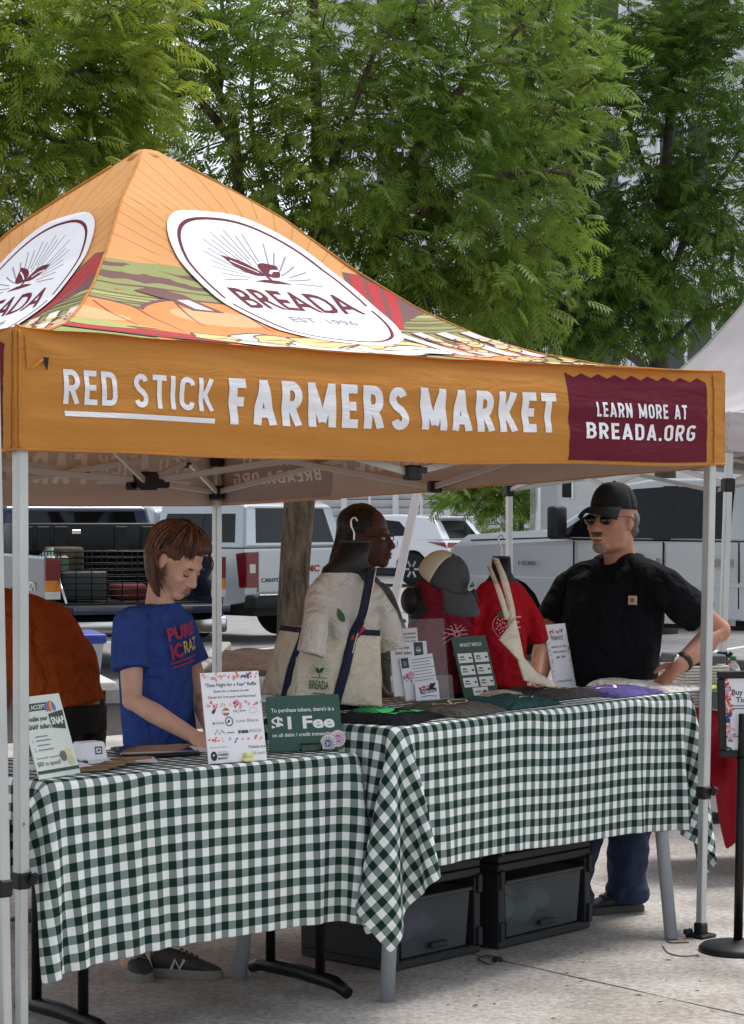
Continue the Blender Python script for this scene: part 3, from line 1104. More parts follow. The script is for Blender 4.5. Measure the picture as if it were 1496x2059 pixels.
def wirebox(x0, x1, y0, y1, z0, z1, parent):
    for nm, fixed in (('rear_grille', 'x0'), ('side_grille', 'y0'), ('side_grille', 'y1'), ('front_grille', 'x1'), ('top_grille', 'z1')):
        mb = MB(); mb.X = tcx
        r = 0.006
        if fixed[0] == 'x':
            x = x0 if fixed == 'x0' else x1
            for k in range(8):
                y = y0 + (y1 - y0) * k / 7; mb.tube([(x, y, z0), (x, y, z1)], r, 4)
            for k in range(9):
                z = z0 + (z1 - z0) * k / 8; mb.tube([(x, y0, z), (x, y1, z)], r, 4)
        elif fixed[0] == 'y':
            y = y0 if fixed == 'y0' else y1
            for k in range(7):
                x = x0 + (x1 - x0) * k / 6; mb.tube([(x, y, z0), (x, y, z1)], r, 4)
            for k in range(9):
                z = z0 + (z1 - z0) * k / 8; mb.tube([(x0, y, z), (x1, y, z)], r, 4)
        else:
            for k in range(8):
                y = y0 + (y1 - y0) * k / 7; mb.tube([(x0, y, z1), (x1, y, z1)], r, 4)
        mb.build(nm, m_wire, parent)
wirebox(0.04, 0.75, -0.35, 0.78, 0.70, 1.21, wc)
mb = MB(); mb.X = tcx
mb.box((0.5, 0.45, 0.86), (0.4, 0.5, 0.3), None, 0.03, 2)
tag(mb.build('storage_bin', mat('bin_shaded', srgb(66, 72, 70), rough=0.5, trans=0.0)), 'pale plastic bin, darkened for shade, inside the wire crate', 'bin')  # dark colour stands in for the shade inside the bed
mb = MB(); mb.X = tcx
mb.box((0.45, -0.05, 0.79), (0.35, 0.34, 0.17), None, 0.05, 3)
tag(mb.build('red_bag', mat('bag_red', srgb(104, 34, 38), rough=0.8, var=0.2)), 'small red bag inside the wire crate', 'bag')
mb = MB(); mb.X = tcx
mb.box((0.9, 0.5, 1.05), (0.32, 0.32, 0.4), Matrix.Rotation(0.2, 3, 'Z'), 0.03, 2)
tag(mb.build('cardboard_box', mat('carton', srgb(92, 78, 62), rough=0.9, var=0.1)), 'brown carton behind the wire crate in the pickup bed', 'box')
mb = MB(); mb.X = tcx
mb.lathe([(0.19, 0), (0.19, 0.42), (0.05, 0.52), (0.0, 0.53)], (0.85, 0.62, 0.72), 5, False)
tag(mb.build('green_tub', mat('tub_green', srgb(96, 130, 112), rough=0.5)), 'pale green tub with a pointed lid in the pickup bed', 'tub')
mb = MB(); mb.X = tcx
mb.ell((0.4, -0.55, 0.86), (0.16, 0.2, 0.17), None, 14, 9); mb.ell((0.4, -0.42, 0.97), (0.1, 0.12, 0.09), None, 10, 7)
o = fuse('plastic_bag', mb, 0.02, 1, mat('bag_white', srgb(214, 214, 210), rough=0.4), None, 0.03, 9)
tag(o, 'crumpled white plastic bag in the bed of the blue pickup', 'bag')

# ---------------------------------------------------------------- white crossover across the lot
b = math.radians(56)
rl = P(900, 1036, 49.0); rl.z = 0
right = Vector((math.cos(b), math.sin(b), 0))
c = Car('crossover_car', 'white crossover with a roof spoiler parked before the louvered screen', 'car', rl + right * 0.93, math.radians(90) + b)
hw = lambda x, z: 0.94 - 0.05 * max(0, 0.5 - z) if z < 0.98 else 0.94 - (z - 0.98) * 0.42
body = [(0.0, 0.4), (-0.02, 0.75), (0.10, 1.02), (1.0, 1.06), (2.0, 1.03), (3.6, 1.0), (4.5, 0.86), (4.72, 0.7), (4.7, 0.3)] + arch(3.75, 0.42, 0.28) + arch(0.95, 0.42, 0.28) + [(0.3, 0.34)]
c.hull('body', body, hw, m_white, 0.06)
cabp = [(0.12, 1.03), (0.42, 1.42), (0.55, 1.535), (1.4, 1.60), (2.3, 1.585), (2.8, 1.5), (3.65, 1.01)]
c.hull('cabin', cabp, hw, m_white, 0.07)
c.box('spoiler', (0.36, 0, 1.535), (0.34, 1.24, 0.04), m_white, 0.015)
c.side('window', [(0.98, 1.12), (1.40, 1.44), (1.95, 1.49), (1.95, 1.10)], hw, m_cglass, off=0.005)
c.side('window', [(2.02, 1.10), (2.02, 1.49), (2.5, 1.46), (3.2, 1.12)], hw, m_cglass, off=0.005)
mb = c.mb()
mb.prism([(-0.62, 1.06), (-0.5, 1.46), (0.5, 1.46), (0.62, 1.06)], lambda y, z, t: Vector((0.12 + (z - 1.03) * 0.77 - t, y, z)), -0.01, 0.02)
mb.build('rear_window', m_cglass, c.o)
tl = c.side('tail_light', [(0.02, 0.86), (0.06, 0.97), (0.55, 0.99), (0.3, 0.93)], hw, m_red, off=0.01)
rear_panel(c, 'tail_light', [(-0.92, 0.86), (-0.92, 0.97), (0.94, 0.97), (0.94, 0.86)], m_red, -0.0, 0.02)
c.side('door_handle', [(1.35, 0.86), (1.35, 0.89), (1.6, 0.89), (1.6, 0.86)], hw, m_chrome, off=0.03, thick=0.03)
for x in (0.98 + 0.35, 2.0):
    c.side('door_seam', [(x, 0.4), (x, 1.0), (x + 0.014, 1.0), (x + 0.014, 0.4)], hw, m_seam, off=0.002)
c.side('sill', [(1.4, 0.24), (1.4, 0.36), (3.3, 0.36), (3.3, 0.24)], hw, m_plast, off=0.01)
c.box('bumper', (-0.03, 0, 0.42), (0.14, 1.7, 0.2), m_plast, 0.04)
c.box('underbody', (2.3, 0, 0.28), (4.2, 1.4, 0.16), m_plast, 0)
c.box('antenna_fin', (0.85, 0, 1.6), (0.2, 0.04, 0.09), m_white, 0.015)
for x in (0.95, 3.75):
    for y in (-0.82, 0.82):
        c.wheel(x, y, 0.37, 0.22)

# ---------------------------------------------------------------- big silver crew-cab pickup at the right
g = math.radians(42)
hd = Vector((-math.cos(g), math.sin(g), 0))
mir = P(1128, 1036, 24.0); mir.z = 0
# mirror sits 4.35 m ahead of the rear bumper and 1.15 m left of the centre line
org = mir - hd * 4.35 + Vector((math.sin(g), math.cos(g), 0)) * 1.06
c = Car('pickup_truck', 'large pale silver crew-cab pickup with black mirrors behind the man', 'pickup', org, math.atan2(hd.y, hd.x))
hw = lambda x, z: (1.0 if z < 1.28 else 1.0 - (z - 1.28) * 0.3) - (0.10 * max(0, x - 5.4) if x > 5.4 else 0)
body = [(0.0, 0.62), (0.0, 1.38), (1.9, 1.39), (1.95, 1.30), (4.25, 1.31), (4.7, 1.42), (5.75, 1.36), (5.98, 1.22), (6.05, 0.9), (6.02, 0.55)] + arch(5.15, 0.52, 0.5) + arch(1.3, 0.52, 0.5) + [(0.5, 0.55)]
c.hull('body', body, hw, m_pearl, 0.13, seg=5)
cab = [(1.97, 1.31), (2.0, 1.86), (2.2, 1.965), (3.3, 1.975), (3.7, 1.92), (4.72, 1.33)]
c.hull('cab', cab, hw, m_pearl, 0.11, seg=5)
c.side('window', [(2.25, 1.335), (2.28, 1.84), (2.45, 1.88), (2.98, 1.88), (2.98, 1.335)], hw, m_cglass, off=0.005)
c.side('window', [(3.18, 1.335), (3.16, 1.88), (3.55, 1.86), (3.75, 1.80), (4.5, 1.345)], hw, m_cglass, off=0.005)
c.side('door_pillar', [(2.98, 1.32), (2.98, 1.89), (3.17, 1.89), (3.19, 1.32)], hw, m_plast, off=0.0065)
for x in (2.12, 3.05, 4.22):
    c.side('door_seam', [(x, 0.62), (x, 1.3), (x + 0.015, 1.3), (x + 0.015, 0.62)], hw, m_seam, off=0.003)
c.side('hood_seam', [(4.3, 1.335), (4.3, 1.35), (5.7, 1.305), (5.7, 1.29)], hw, m_seam, off=0.003)
for x in (2.2, 3.12):
    c.side('door_handle', [(x, 1.05), (x, 1.13), (x + 0.26, 1.13), (x + 0.26, 1.05)], hw, m_chrome, off=0.04, thick=0.04)
c.side('body_line', [(0.4, 0.84), (0.4, 0.88), (4.6, 0.88), (4.6, 0.84)], hw, m_pearl, off=0.02, thick=0.03)
c.side('side_step', [(2.1, 0.45), (2.1, 0.52), (4.3, 0.52), (4.3, 0.45)], hw, m_chrome, off=0.1, thick=0.14)
c.text('HEMI', (4.98, 1.006, 1.03), (-1, 0, 0), (0, 0, 1), 0.05, m_badge, 0.24, 0.03)
c.text('RAM', (4.12, 1.006, 1.0), (-1, 0, 0), (0, 0, 1), 0.085, m_badge, 0.42, 0.03)
c.text('2500', (4.12, 1.006, 0.88), (-1, 0, 0), (0, 0, 1), 0.08, m_badge, 0.36, 0.03)
mr = c.box('mirror', (4.32, 1.17, 1.50), (0.14, 0.22, 0.36), m_plast, 0.04, seg=3)
c.box('mirror_arm', (4.34, 1.03, 1.36), (0.1, 0.16, 0.07), m_plast, 0.02, mr)
rear_panel(c, 'grille', [(-0.7, 0.75), (-0.7, 1.2), (0.7, 1.2), (0.7, 0.75)], m_chrome, 6.03, -0.02)
for sy in (-1, 1):
    yy = sorted((0.72 * sy, 0.93 * sy))
    rear_panel(c, 'headlight', [(yy[0], 0.98), (yy[0], 1.2), (yy[1], 1.2), (yy[1], 0.98)], m_clear, 6.0, -0.01)
c.box('front_bumper', (6.05, 0, 0.62), (0.22, 1.8, 0.26), m_chrome, 0.06)
c.box('underbody', (3.0, 0, 0.5), (5.4, 1.4, 0.24), m_plast, 0)
for x in (1.3, 5.15):
    for y in (-0.84, 0.84):
        c.wheel(x, y, 0.42, 0.3)

# ---------------------------------------------------------------- white box trailer behind it
m_tread = mat('tread_plate', srgb(196, 199, 202), rough=0.35, metal=0.6, bump=0.8, bscale=120)
bt = P(1088, 1036, 31.0); bt.z = 0
c = Car('box_trailer', 'tall white box trailer with a tread-plate corner guard behind the silver pickup', 'trailer', bt, 0.0)
c.box('box', (2.6, 1.1, 1.9), (5.2, 2.2, 2.7), m_white, 0.04)
c.box('corner_guard', (0.10, -0.01, 1.75), (0.22, 0.04, 2.3), m_tread, 0.0)
c.box('vent_window', (0.36, -0.012, 1.98), (0.13, 0.03, 0.3), m_plast, 0.01)
c.box('vent_frame', (0.435, -0.014, 1.98), (0.02, 0.04, 0.36), m_chrome, 0.0)
c.box('chassis', (2.6, 1.1, 0.48), (5.0, 1.6, 0.18), m_plast, 0)
for y in (0.15, 2.05):
    c.wheel(3.0, y, 0.36, 0.22)

# ================================================================== canopies
def weave(name, col, rough=0.75, transl=0.05, var=0.05):
    return mat(name, srgb(*col), rough=rough, var=var, vscale=3, bump=0.08, bscale=9, transl=transl, spec=0.25)

m_orange = weave('canopy_orange', (226, 164, 102))
FOLD = dict(rough=0.75, var=0.05, vscale=3, bump=0.08, bscale=9, spec=0.25, stretch=(1.1, 1.1, 6.5), crease=0.16, cscale=2.6)
m_orange2 = mat('canopy_orange_shaded', srgb(200, 136, 64), transl=0.05, **FOLD)  # same cloth as the roof, its colour darkened for the shaded sides
m_vwhite = mat('valance_white', srgb(240, 240, 244), **FOLD)
m_vmaroon = mat('valance_maroon', srgb(104, 24, 44), **FOLD)
m_inner = weave('canopy_inside', (206, 192, 182), transl=0.1)
m_inner_txt = weave('inside_backlit_paint', (236, 228, 222), transl=0.1)
m_inner_blk = weave('inside_backlit_paint_block', (176, 158, 156), transl=0.1)
m_alu = mat('leg_steel', srgb(196, 200, 200), rough=0.35, metal=0.55, var=0.06, vscale=5, bump=0.05, bscale=30)
m_alu2 = mat('truss_steel', srgb(186, 184, 180), rough=0.5, metal=0.3)
m_blk = mat('black_nylon', srgb(20, 20, 22), rough=0.5)
m_print_white = weave('print_white', (240, 240, 244), transl=0.0)
m_print_maroon = weave('print_maroon', (104, 24, 44), transl=0.0)
m_print_red = weave('print_red', (186, 52, 56), transl=0.0)
m_print_brown = weave('print_brown', (120, 84, 82), transl=0.0)
m_print_green = weave('print_green', (152, 156, 96), transl=0.0)
m_print_green2 = weave('print_green_light', (178, 180, 112), transl=0.0)
m_print_pump = weave('print_pumpkin', (240, 146, 84), transl=0.0)
m_print_pump2 = weave('print_pumpkin_light', (246, 178, 128), transl=0.0)
m_print_cream = weave('print_cream', (238, 240, 226), transl=0.0)
m_print_corn = weave('print_corn', (236, 206, 142), transl=0.0)
m_print_pink = weave('print_pink', (232, 208, 210), transl=0.0)
m_print_ray = weave('print_ray', (200, 142, 72), transl=0.0)
m_print_grey = weave('print_grey', (150, 146, 160), transl=0.0)

TT = [0, .12, .24, .362, .479, .579, .68, .794, .9, 1]
GG = [1, .838, .676, .445, .27, .155, .078, .03, .008, 0]
def noise1(x, y, s=0.0):
    from mathutils import noise
    return noise.noise(Vector((x, y, s)))


class Canopy:
    def __init__(s, name, label, corners, zeave, zpeak, drop, mats, wrinkle=1.0, peak_shift=(0, 0)):
        """corners: four 2D points N, R, B, L going round (seen from outside, left to right)"""
        s.k = [np.array(c, float) for c in corners]
        s.z = zeave; s.zp = zpeak; s.drop = drop; s.wr = wrinkle
        s.C = sum(s.k) / 4 + np.array(peak_shift)
        s.o = thing(name, (s.C[0], s.C[1], 0), label, 'canopy')
        s.out = []
        for i in range(4):
            d = s.k[(i + 1) % 4] - s.k[i]
            n = np.array([d[1], -d[0]]); n /= np.linalg.norm(n)
            s.out.append(n)
        m_top, m_val, m_in = mats
        for i in range(4):
            mb = MB()
            mb.grid(lambda u, v: s.roof(i, 0.02 + 0.98 * v, u, 0), 44, 44)
            mb.build('roof_panel', m_top, s.o, fix=False)
            mb = MB()
            mb.grid(lambda u, v: s.val(i, u * s.len(i), v * s.drop, 0), 150, 22)
            mb.build('valance', m_val, s.o, fix=False)
            mb = MB()
            mb.grid(lambda u, v: s.val(i, u * s.len(i), v * (s.drop - 0.01) , -0.006), 110, 12)
            mb.build('valance_lining', m_in, s.o, fix=False)
            mb = MB()   # hem
            pts = [s.val(i, u * s.len(i), 0.0, -0.001) for u in np.linspace(0, 1, 60)]
            mb.tube(pts, 0.005, 6)
            mb.build('hem', m_val, s.o)
            mb = MB()   # ridge seam
            pts = [s.roof(i, t, 0.0, 0.003) for t in np.linspace(0.06, 0.995, 40)]
            mb.tube(pts, 0.005, 5)
            mb.build('ridge_seam', m_val, s.o)
        mb = MB()       # rounded cap over the centre pole
        c = Vector((s.C[0], s.C[1], 0))
        z0 = s.roof(0, 0.035, 0.5, 0).z
        mb.lathe([(0.075, z0 - 0.02), (0.055, z0 + 0.006), (0.03, z0 + 0.022), (0.0, z0 + 0.028)], c, 20)
        mb.build('peak_cap', m_top, s.o)

    def len(s, i):
        return float(np.linalg.norm(s.k[(i + 1) % 4] - s.k[i]))

    def eave(s, i, u):
        return s.z[i] + (s.z[(i + 1) % 4] - s.z[i]) * u

    def roof(s, i, t, u, h):
        a = s.C + (s.k[i] - s.C) * t
        b = s.C + (s.k[(i + 1) % 4] - s.C) * t
        p = a + (b - a) * u
        ze = s.eave(i, u)
        g = float(np.interp(t, TT, GG))
        z = s.zp + (ze - s.zp) * (1 - g)
        e = math.sin(math.pi * min(1, max(0, u)))
        z -= 0.03 * e * math.sin(math.pi * t) + 0.012 * e * t ** 6
        z += s.wr * (0.006 * noise1(p[0] * 4, p[1] * 4, i) + 0.004 * e * math.sin(t * 30 + 4 * u) * (t > 0.5) * (t - 0.5))
        n = Vector((s.out[i][0] * 0.45, s.out[i][1] * 0.45, 0.9))
        return Vector((p[0], p[1], z)) + n * h

    def val(s, i, x, y, h):
        """x along the side, y up from the hem, h outwards"""
        L = s.len(i)
        u = x / L
        p = s.k[i] + (s.k[(i + 1) % 4] - s.k[i]) * u
        v = y / s.drop
        ends = math.exp(-u / 0.06) + math.exp(-(1 - u) / 0.06)
        low = 1 - v
        w = 0.016 * noise1(x * 2.2, y * 3 + i * 7, 1.0) * (0.4 + low)
        w += 0.010 * noise1(x * 1.3, y * 18 + 0.8 * x, 2.0) + 0.022 * ends * noise1(x * 3, y * 26, 3.0)
        w += 0.006 * noise1(x * 9, y * 5, 5.0) * low
        w *= s.wr * min(1, 12 * u + 0.15, 12 * (1 - u) + 0.15)
        w += (0.016 * (1 - (2 * v - 0.75) ** 2) - 0.02 * v ** 8) * min(1, 14 * u, 14 * (1 - u))    # slight belly, rolls over at the top
        sag = 0.012 * math.sin(math.pi * u) * s.wr
        z = s.eave(i, u) - sag - s.drop + y + 0.006 * noise1(x * 2.0, 0, 6.0 + i) * low * s.wr
        n = s.out[i]
        return Vector((p[0] + n[0] * (w + h), p[1] + n[1] * (w + h), z))

    def frame(s, m_leg, feet, tops, zlow, zclip, hub_z, trussw=0.02, zmid=None):
        cen = Vector((s.C[0], s.C[1], 0))
        corner = []
        for i in range(4):
            f, t = Vector(feet[i]), Vector(tops[i])
            lg = thing('leg', f, None, None)
            lg.parent = s.o; lg.matrix_parent_inverse = s.o.matrix_basis.inverted()
            cl = f + (t - f) * (zclip / t.z)
            ang = math.atan2(s.k[1][1] - s.k[0][1], s.k[1][0] - s.k[0][0])
            up = (math.cos(ang), math.sin(ang), 0)
            mb = MB(); mb.bar(cl - (t - f).normalized() * 0.01, t, 0.036, 0.036, up=up, bev=0.004); mb.build('upper_tube', m_leg, lg)
            mb = MB(); mb.bar(f + Vector((0, 0, 0.012)), cl, 0.029, 0.029, up=up, bev=0.003); mb.build('lower_tube', m_leg, lg)
            mb = MB(); mb.bar(cl - Vector((0, 0, 0.028)), cl + Vector((0, 0, 0.02)), 0.046, 0.046, up=up, bev=0.006)
            mb.bar(cl + Vector((0.03, -0.01, -0.012)), cl + Vector((0.045, -0.015, 0.016)), 0.02, 0.02, bev=0.003)
            mb.build('height_clip', m_blk, lg)
            mb = MB(); mb.box(f + Vector((0, 0, 0.007)), (0.085, 0.085, 0.014), ang, 0.004); mb.box(f + Vector((0, 0, 0.03)), (0.042, 0.042, 0.05), ang, 0.006)
            mb.box(f + Vector((-0.05, -0.02, 0.024)), (0.04, 0.02, 0.02), ang, 0.004)
            mb.build('foot', m_blk, lg)
            zl = zlow[i]
            ls = f + (t - f) * (zl / t.z)
            mb = MB(); mb.bar(ls - Vector((0, 0, 0.04)), ls + Vector((0, 0, 0.03)), 0.06, 0.06, up=up, bev=0.008); mb.build('slider', m_blk, lg)
            mb = MB(); mb.bar(t - Vector((0, 0, 0.14)), t + Vector((0, 0, 0.02)), 0.052, 0.052, up=up, bev=0.006); mb.build('corner_bracket', m_blk, lg)
            corner.append((t - Vector((0, 0, 0.05)), ls))
        def truss(a, b):
            mb = MB(); mb.bar(a, b, trussw * 0.6, trussw * 1.25, bev=0.002); mb.build('truss_bar', m_alu2, s.o)
        def joint(p, r=0.03):
            mb = MB(); mb.box(p, (r * 1.3, r * 1.1, r * 1.2), 0.4, 0.006); mb.box(p + Vector((r * 0.7, 0, 0.2 * r)), (r, r * 0.5, r * 0.5), 0.7, 0.004)
            mb.build('truss_joint', m_blk, s.o)
        for i in range(4):
            (t0, l0), (t1, l1) = corner[i], corner[(i + 1) % 4]
            hi = (t0 + t1) / 2 - Vector((0, 0, 0.05)); lo = (l0 + l1) / 2
            if zmid:
                lo.z = zmid[i]
            off = Vector((s.out[i][0], s.out[i][1], 0)) * -0.012
            truss(t0 + off, lo + off); truss(l0, hi)
            truss(t1 + off, lo + off); truss(l1, hi)
            joint(lo, 0.042); joint(hi, 0.042)
            for q in ((t0 + l0 + hi + lo) / 4, (t1 + l1 + hi + lo) / 4):
                joint(q, 0.022)
        hub = cen + Vector((0, 0, hub_z)); top = cen + Vector((0, 0, s.zp - 0.05))
        for i in range(4):
            t0, l0 = corner[i]
            h2 = hub + (t0 - cen).normalized() * 0.03
            h2.z = hub_z
            truss(t0, h2)
            mid = (t0 + h2) / 2
            truss(l0, Vector((h2.x, h2.y, hub_z + 0.24)))
            joint(mid + Vector((0, 0, -0.01)), 0.022)
        mb = MB(); mb.bar(hub, top, 0.03, 0.03, bev=0.003); mb.build('centre_pole', m_alu2, s.o)
        mb = MB(); mb.box(hub, (0.085, 0.085, 0.07), 0.5, 0.012); mb.box(hub + Vector((0.06, 0.0, -0.01)), (0.06, 0.03, 0.035), 0.5, 0.006)
        mb.box(hub + Vector((-0.055, -0.01, -0.02)), (0.04, 0.03, 0.03), 0.9, 0.006)
        mb.build('centre_hub', m_blk, s.o)


cN = np.array([-1.0065, 6.22]); vR = np.array([2.33, 2.05]); vL = np.array([-2.015, 2.29])
cR, cL = cN + vR, cN + vL
cB = cN + np.array([2.29, 2.015]) + vL
tent = Canopy('market_canopy', 'orange pop-up market canopy printed with white letters and a harvest scene', [cN, cR, cB, cL],
              [2.112, 2.115, 1.972, 1.992], 2.985, 0.344, (m_orange, m_orange2, m_inner))
ins = lambda c, k=0.062: Vector((*(c + (tent.C - c) / np.linalg.norm(tent.C - c) * k), 0))
fN = G(38, 2160); fN = Vector((ins(cN).x + 0.006, ins(cN).y, 0))
fR = G(1409, 1884)
fB, fL = ins(cB), ins(cL)
tR = ins(cR, 0.05)
tent.frame(m_alu, [fN, fR, fB, fL], [ins(cN) + V(0, 0, 2.08), tR + V(0.0, 0, 2.08), fB + V(0, 0, 1.95), fL + V(0, 0, 1.96)],
           [1.86, 1.86, 1.69, 1.69], 0.545, 1.71, zmid=[1.72, 1.70, 1.68, 1.70])

# ---- lettering on the valances: condensed block capitals drawn as strokes
def arc(cx, cy, rx, ry, a0, a1, n=8):
    return [(cx + rx * math.cos(math.radians(a0 + (a1 - a0) * k / n)), cy + ry * math.sin(math.radians(a0 + (a1 - a0) * k / n))) for k in range(n + 1)]

def block_text(txt, h, width, stroke, gap=0.16, space=0.45, slant=0.0):
    """list of 2D shapes; each glyph about 0.5 em wide, cap height h, total length width"""
    t = stroke / h
    q = t / 2
    lo, hi = q, 1 - q
    W = {'M': 0.74, 'I': t, 'E': 0.44, 'F': 0.42, 'L': 0.42, '.': t, 'A': 0.60, 'K': 0.56, 'T': 0.50, 'N': 0.56, 'O': 0.54, 'S': 0.50, 'G': 0.54}
    def glyph(c, w):
        l, r = q, w - q
        m = 0.5
        cap = lambda cx0, cx1: None
        r_ = min(0.2, (w - t) / 2)
        G_ = {
            'I': [[(w / 2, 0), (w / 2, 1)]],
            'E': [[(l, 0), (l, 1)], [(t, lo), (w, lo)], [(t, hi), (w, hi)], [(t, m), (w * 0.9, m)]],
            'F': [[(l, 0), (l, 1)], [(t, hi), (w, hi)], [(t, m), (w * 0.9, m)]],
            'L': [[(l, 0), (l, 1)], [(t, lo), (w, lo)]],
            'T': [[(w / 2, 0), (w / 2, 1 - t)], [(0, hi), (w, hi)]],
            'D': [[(l, 0), (l, 1)], [(t, hi), (r - r_, hi)] + arc(r - r_, hi - r_ * 1.0, r_, r_, 80, 0, 5) + arc(r - r_, lo + r_, r_, r_, 0, -80, 5) + [(r - r_, lo), (t, lo)]],
            'R': [[(l, 0), (l, 1)], [(t, hi), (r - r_, hi)] + arc(r - r_, (hi + 0.46) / 2, r_, (hi - 0.46) / 2, 80, -80, 8) + [(r - r_, 0.46), (t, 0.46)], [(w * 0.5, 0.42), (r, 0)]],
            'B': [[(l, 0), (l, 1)], [(t, hi), (r - r_, hi)] + arc(r - r_, (hi + 0.53) / 2, r_ * 0.9, (hi - 0.53) / 2, 80, -80, 7) + [(r - r_, 0.53), (t, 0.53)],
                  [(w * 0.45, 0.53)] + arc(r - r_, (lo + 0.53) / 2, r_, (0.53 - lo) / 2, 80, -80, 7) + [(r - r_, lo), (t, lo)]],
            'A': [[(q * 0.9, 0), (w / 2, 1)], [(w - q * 0.9, 0), (w / 2, 1)], [(w * 0.25, 0.27), (w * 0.75, 0.27)]],
            'M': [[(l, 0), (l, 1)], [(r, 0), (r, 1)], [(l, 1 - q * 0.6), (w / 2, 0.12)], [(r, 1 - q * 0.6), (w / 2, 0.12)]],
            'N': [[(l, 0), (l, 1)], [(r, 0), (r, 1)], [(l, 1 - q * 0.5), (r, q * 0.5)]],
            'K': [[(l, 0), (l, 1)], [(l + q, 0.40), (r, 1)], [(w * 0.36, 0.58), (r, 0)]],
            'S': [arc(w / 2, 0.74, w / 2 - q, 0.26 - q, 15, 180, 9) + [(l, 0.68), (w * 0.35, 0.55), (w * 0.65, 0.45), (r, 0.33)] + arc(w / 2, 0.26, w / 2 - q, 0.26 - q, 0, -165, 9)],
            'C': [arc(w / 2, 1 - 0.25, w / 2 - q, 0.25 - q, 0, 180, 9) + arc(w / 2, 0.25, w / 2 - q, 0.25 - q, 180, 360, 9)],
            'O': [arc(w / 2, 1 - 0.25, w / 2 - q, 0.25 - q, 0, 180, 9) + arc(w / 2, 0.25, w / 2 - q, 0.25 - q, 180, 360, 9) + [(r, 0.75)]],
            'G': [arc(w / 2, 1 - 0.25, w / 2 - q, 0.25 - q, 20, 180, 9) + arc(w / 2, 0.25, w / 2 - q, 0.25 - q, 180, 360, 9) + [(r, 0.48), (w * 0.5, 0.48)]],
            '.': [[(w / 2, 0), (w / 2, t)]],
        }
        return G_[c]
    widths = [(space - gap if c == ' ' else W.get(c, 0.54)) for c in txt]
    total = sum(widths) + gap * (len(txt) - 1)
    k = width / (total * h)          # horizontal squeeze
    x = 0
    out = []
    for n_, c in enumerate(txt):
        if c != ' ':
            for j, pl in enumerate(glyph(c, widths[n_])):
                v, f = stroke2d(pl, t)
                v = v.copy(); v[:, 1] = np.clip(v[:, 1], 0, 1)
                v[:, 0] = (v[:, 0] + x + slant * v[:, 1]) * h * k
                v[:, 1] *= h
                out.append(((v, f), j * 0.06))
        x += widths[n_] + gap
    return out

def valance_print(i):
    W = m_vwhite
    it = []
    def put(txt, h, w, st, x, y, lv=1, **k):
        for sh, d in block_text(txt, h, w, st, **k):
            it.append((at2(sh, x, y), W, lv + d))
    put('RED STICK', 0.100, 0.535, 0.0165, 0.158, 0.133)
    it.append((rect2d(0.16, 0.098, 0.693, 0.113), W, 1))
    put('FARMERS', 0.140, 0.728, 0.0285, 0.750, 0.098)
    put('MARKET', 0.137, 0.640, 0.0285, 1.536, 0.104)
    zz = [(2.243, 0.008), (2.994, 0.008)]
    n = 17
    for k in range(n + 1):
        x = 2.994 - (2.994 - 2.243) * k / n
        zz.append((x, 0.302 if k % 2 == 0 else 0.318))
    it.append((poly2d(zz), m_vmaroon, 0.8))
    put('LEARN MORE AT', 0.052, 0.485, 0.0090, 2.38, 0.165, 2)
    put('BREADA.ORG', 0.058, 0.60, 0.0100, 2.318, 0.086, 2, slant=0.1)
    decal('valance_print', it, lambda x, y, h: tent.val(i, x, y, h), tent.o, step=(0.022, 0.016), lift=0.0022)
    # print seen by light through the cloth, painted mirrored on the pale lining
    inner = [(sh, m_inner_txt if m is W else m_inner_blk, lv) for sh, m, lv in it]
    decal('backlit_print_paint', inner, lambda x, y, h: tent.val(i, x, y, -0.0065 - h), tent.o, step=(0.03, 0.026), lift=0.0012)

for i in range(4):
    valance_print(i)

# ---- harvest artwork on the roof; design plane: x metres across, y metres up the slope from the badge centre
def roof_map(i):
    def fn(x, y, h):
        t = 0.44 - y / 1.97
        t = min(0.997, max(0.03, t))
        a = x + (0.13 + 0.556 * (t - 0.44) if t < 0.75 else 0.13 + 0.556 * 0.31)
        u = 0.5 + a / (3.05 * t)
        return tent.roof(i, t, min(1.0, max(0.0, u)), h)
    return fn

def wavy(x0, x1, y0, amp, n, sd, drift=0.0):
    r = random.Random(sd)
    return [(x0 + (x1 - x0) * k / n, y0 + drift * k / n + r.uniform(-amp, amp)) for k in range(n + 1)]

def blob(cx, cy, rx, ry, sd, n=26, j=0.08):
    r = random.Random(sd)
    ph = [r.uniform(0, 6.28) for _ in range(3)]
    return [(cx + rx * math.cos(a) * (1 + j * math.sin(3 * a + ph[0]) + j * 0.6 * math.sin(5 * a + ph[1])), cy + ry * math.sin(a) * (1 + j * math.sin(2 * a + ph[2])))
            for a in [2 * math.pi * k / n for k in range(n)]]

def inside(t, lo=False):
    return 1.525 * t

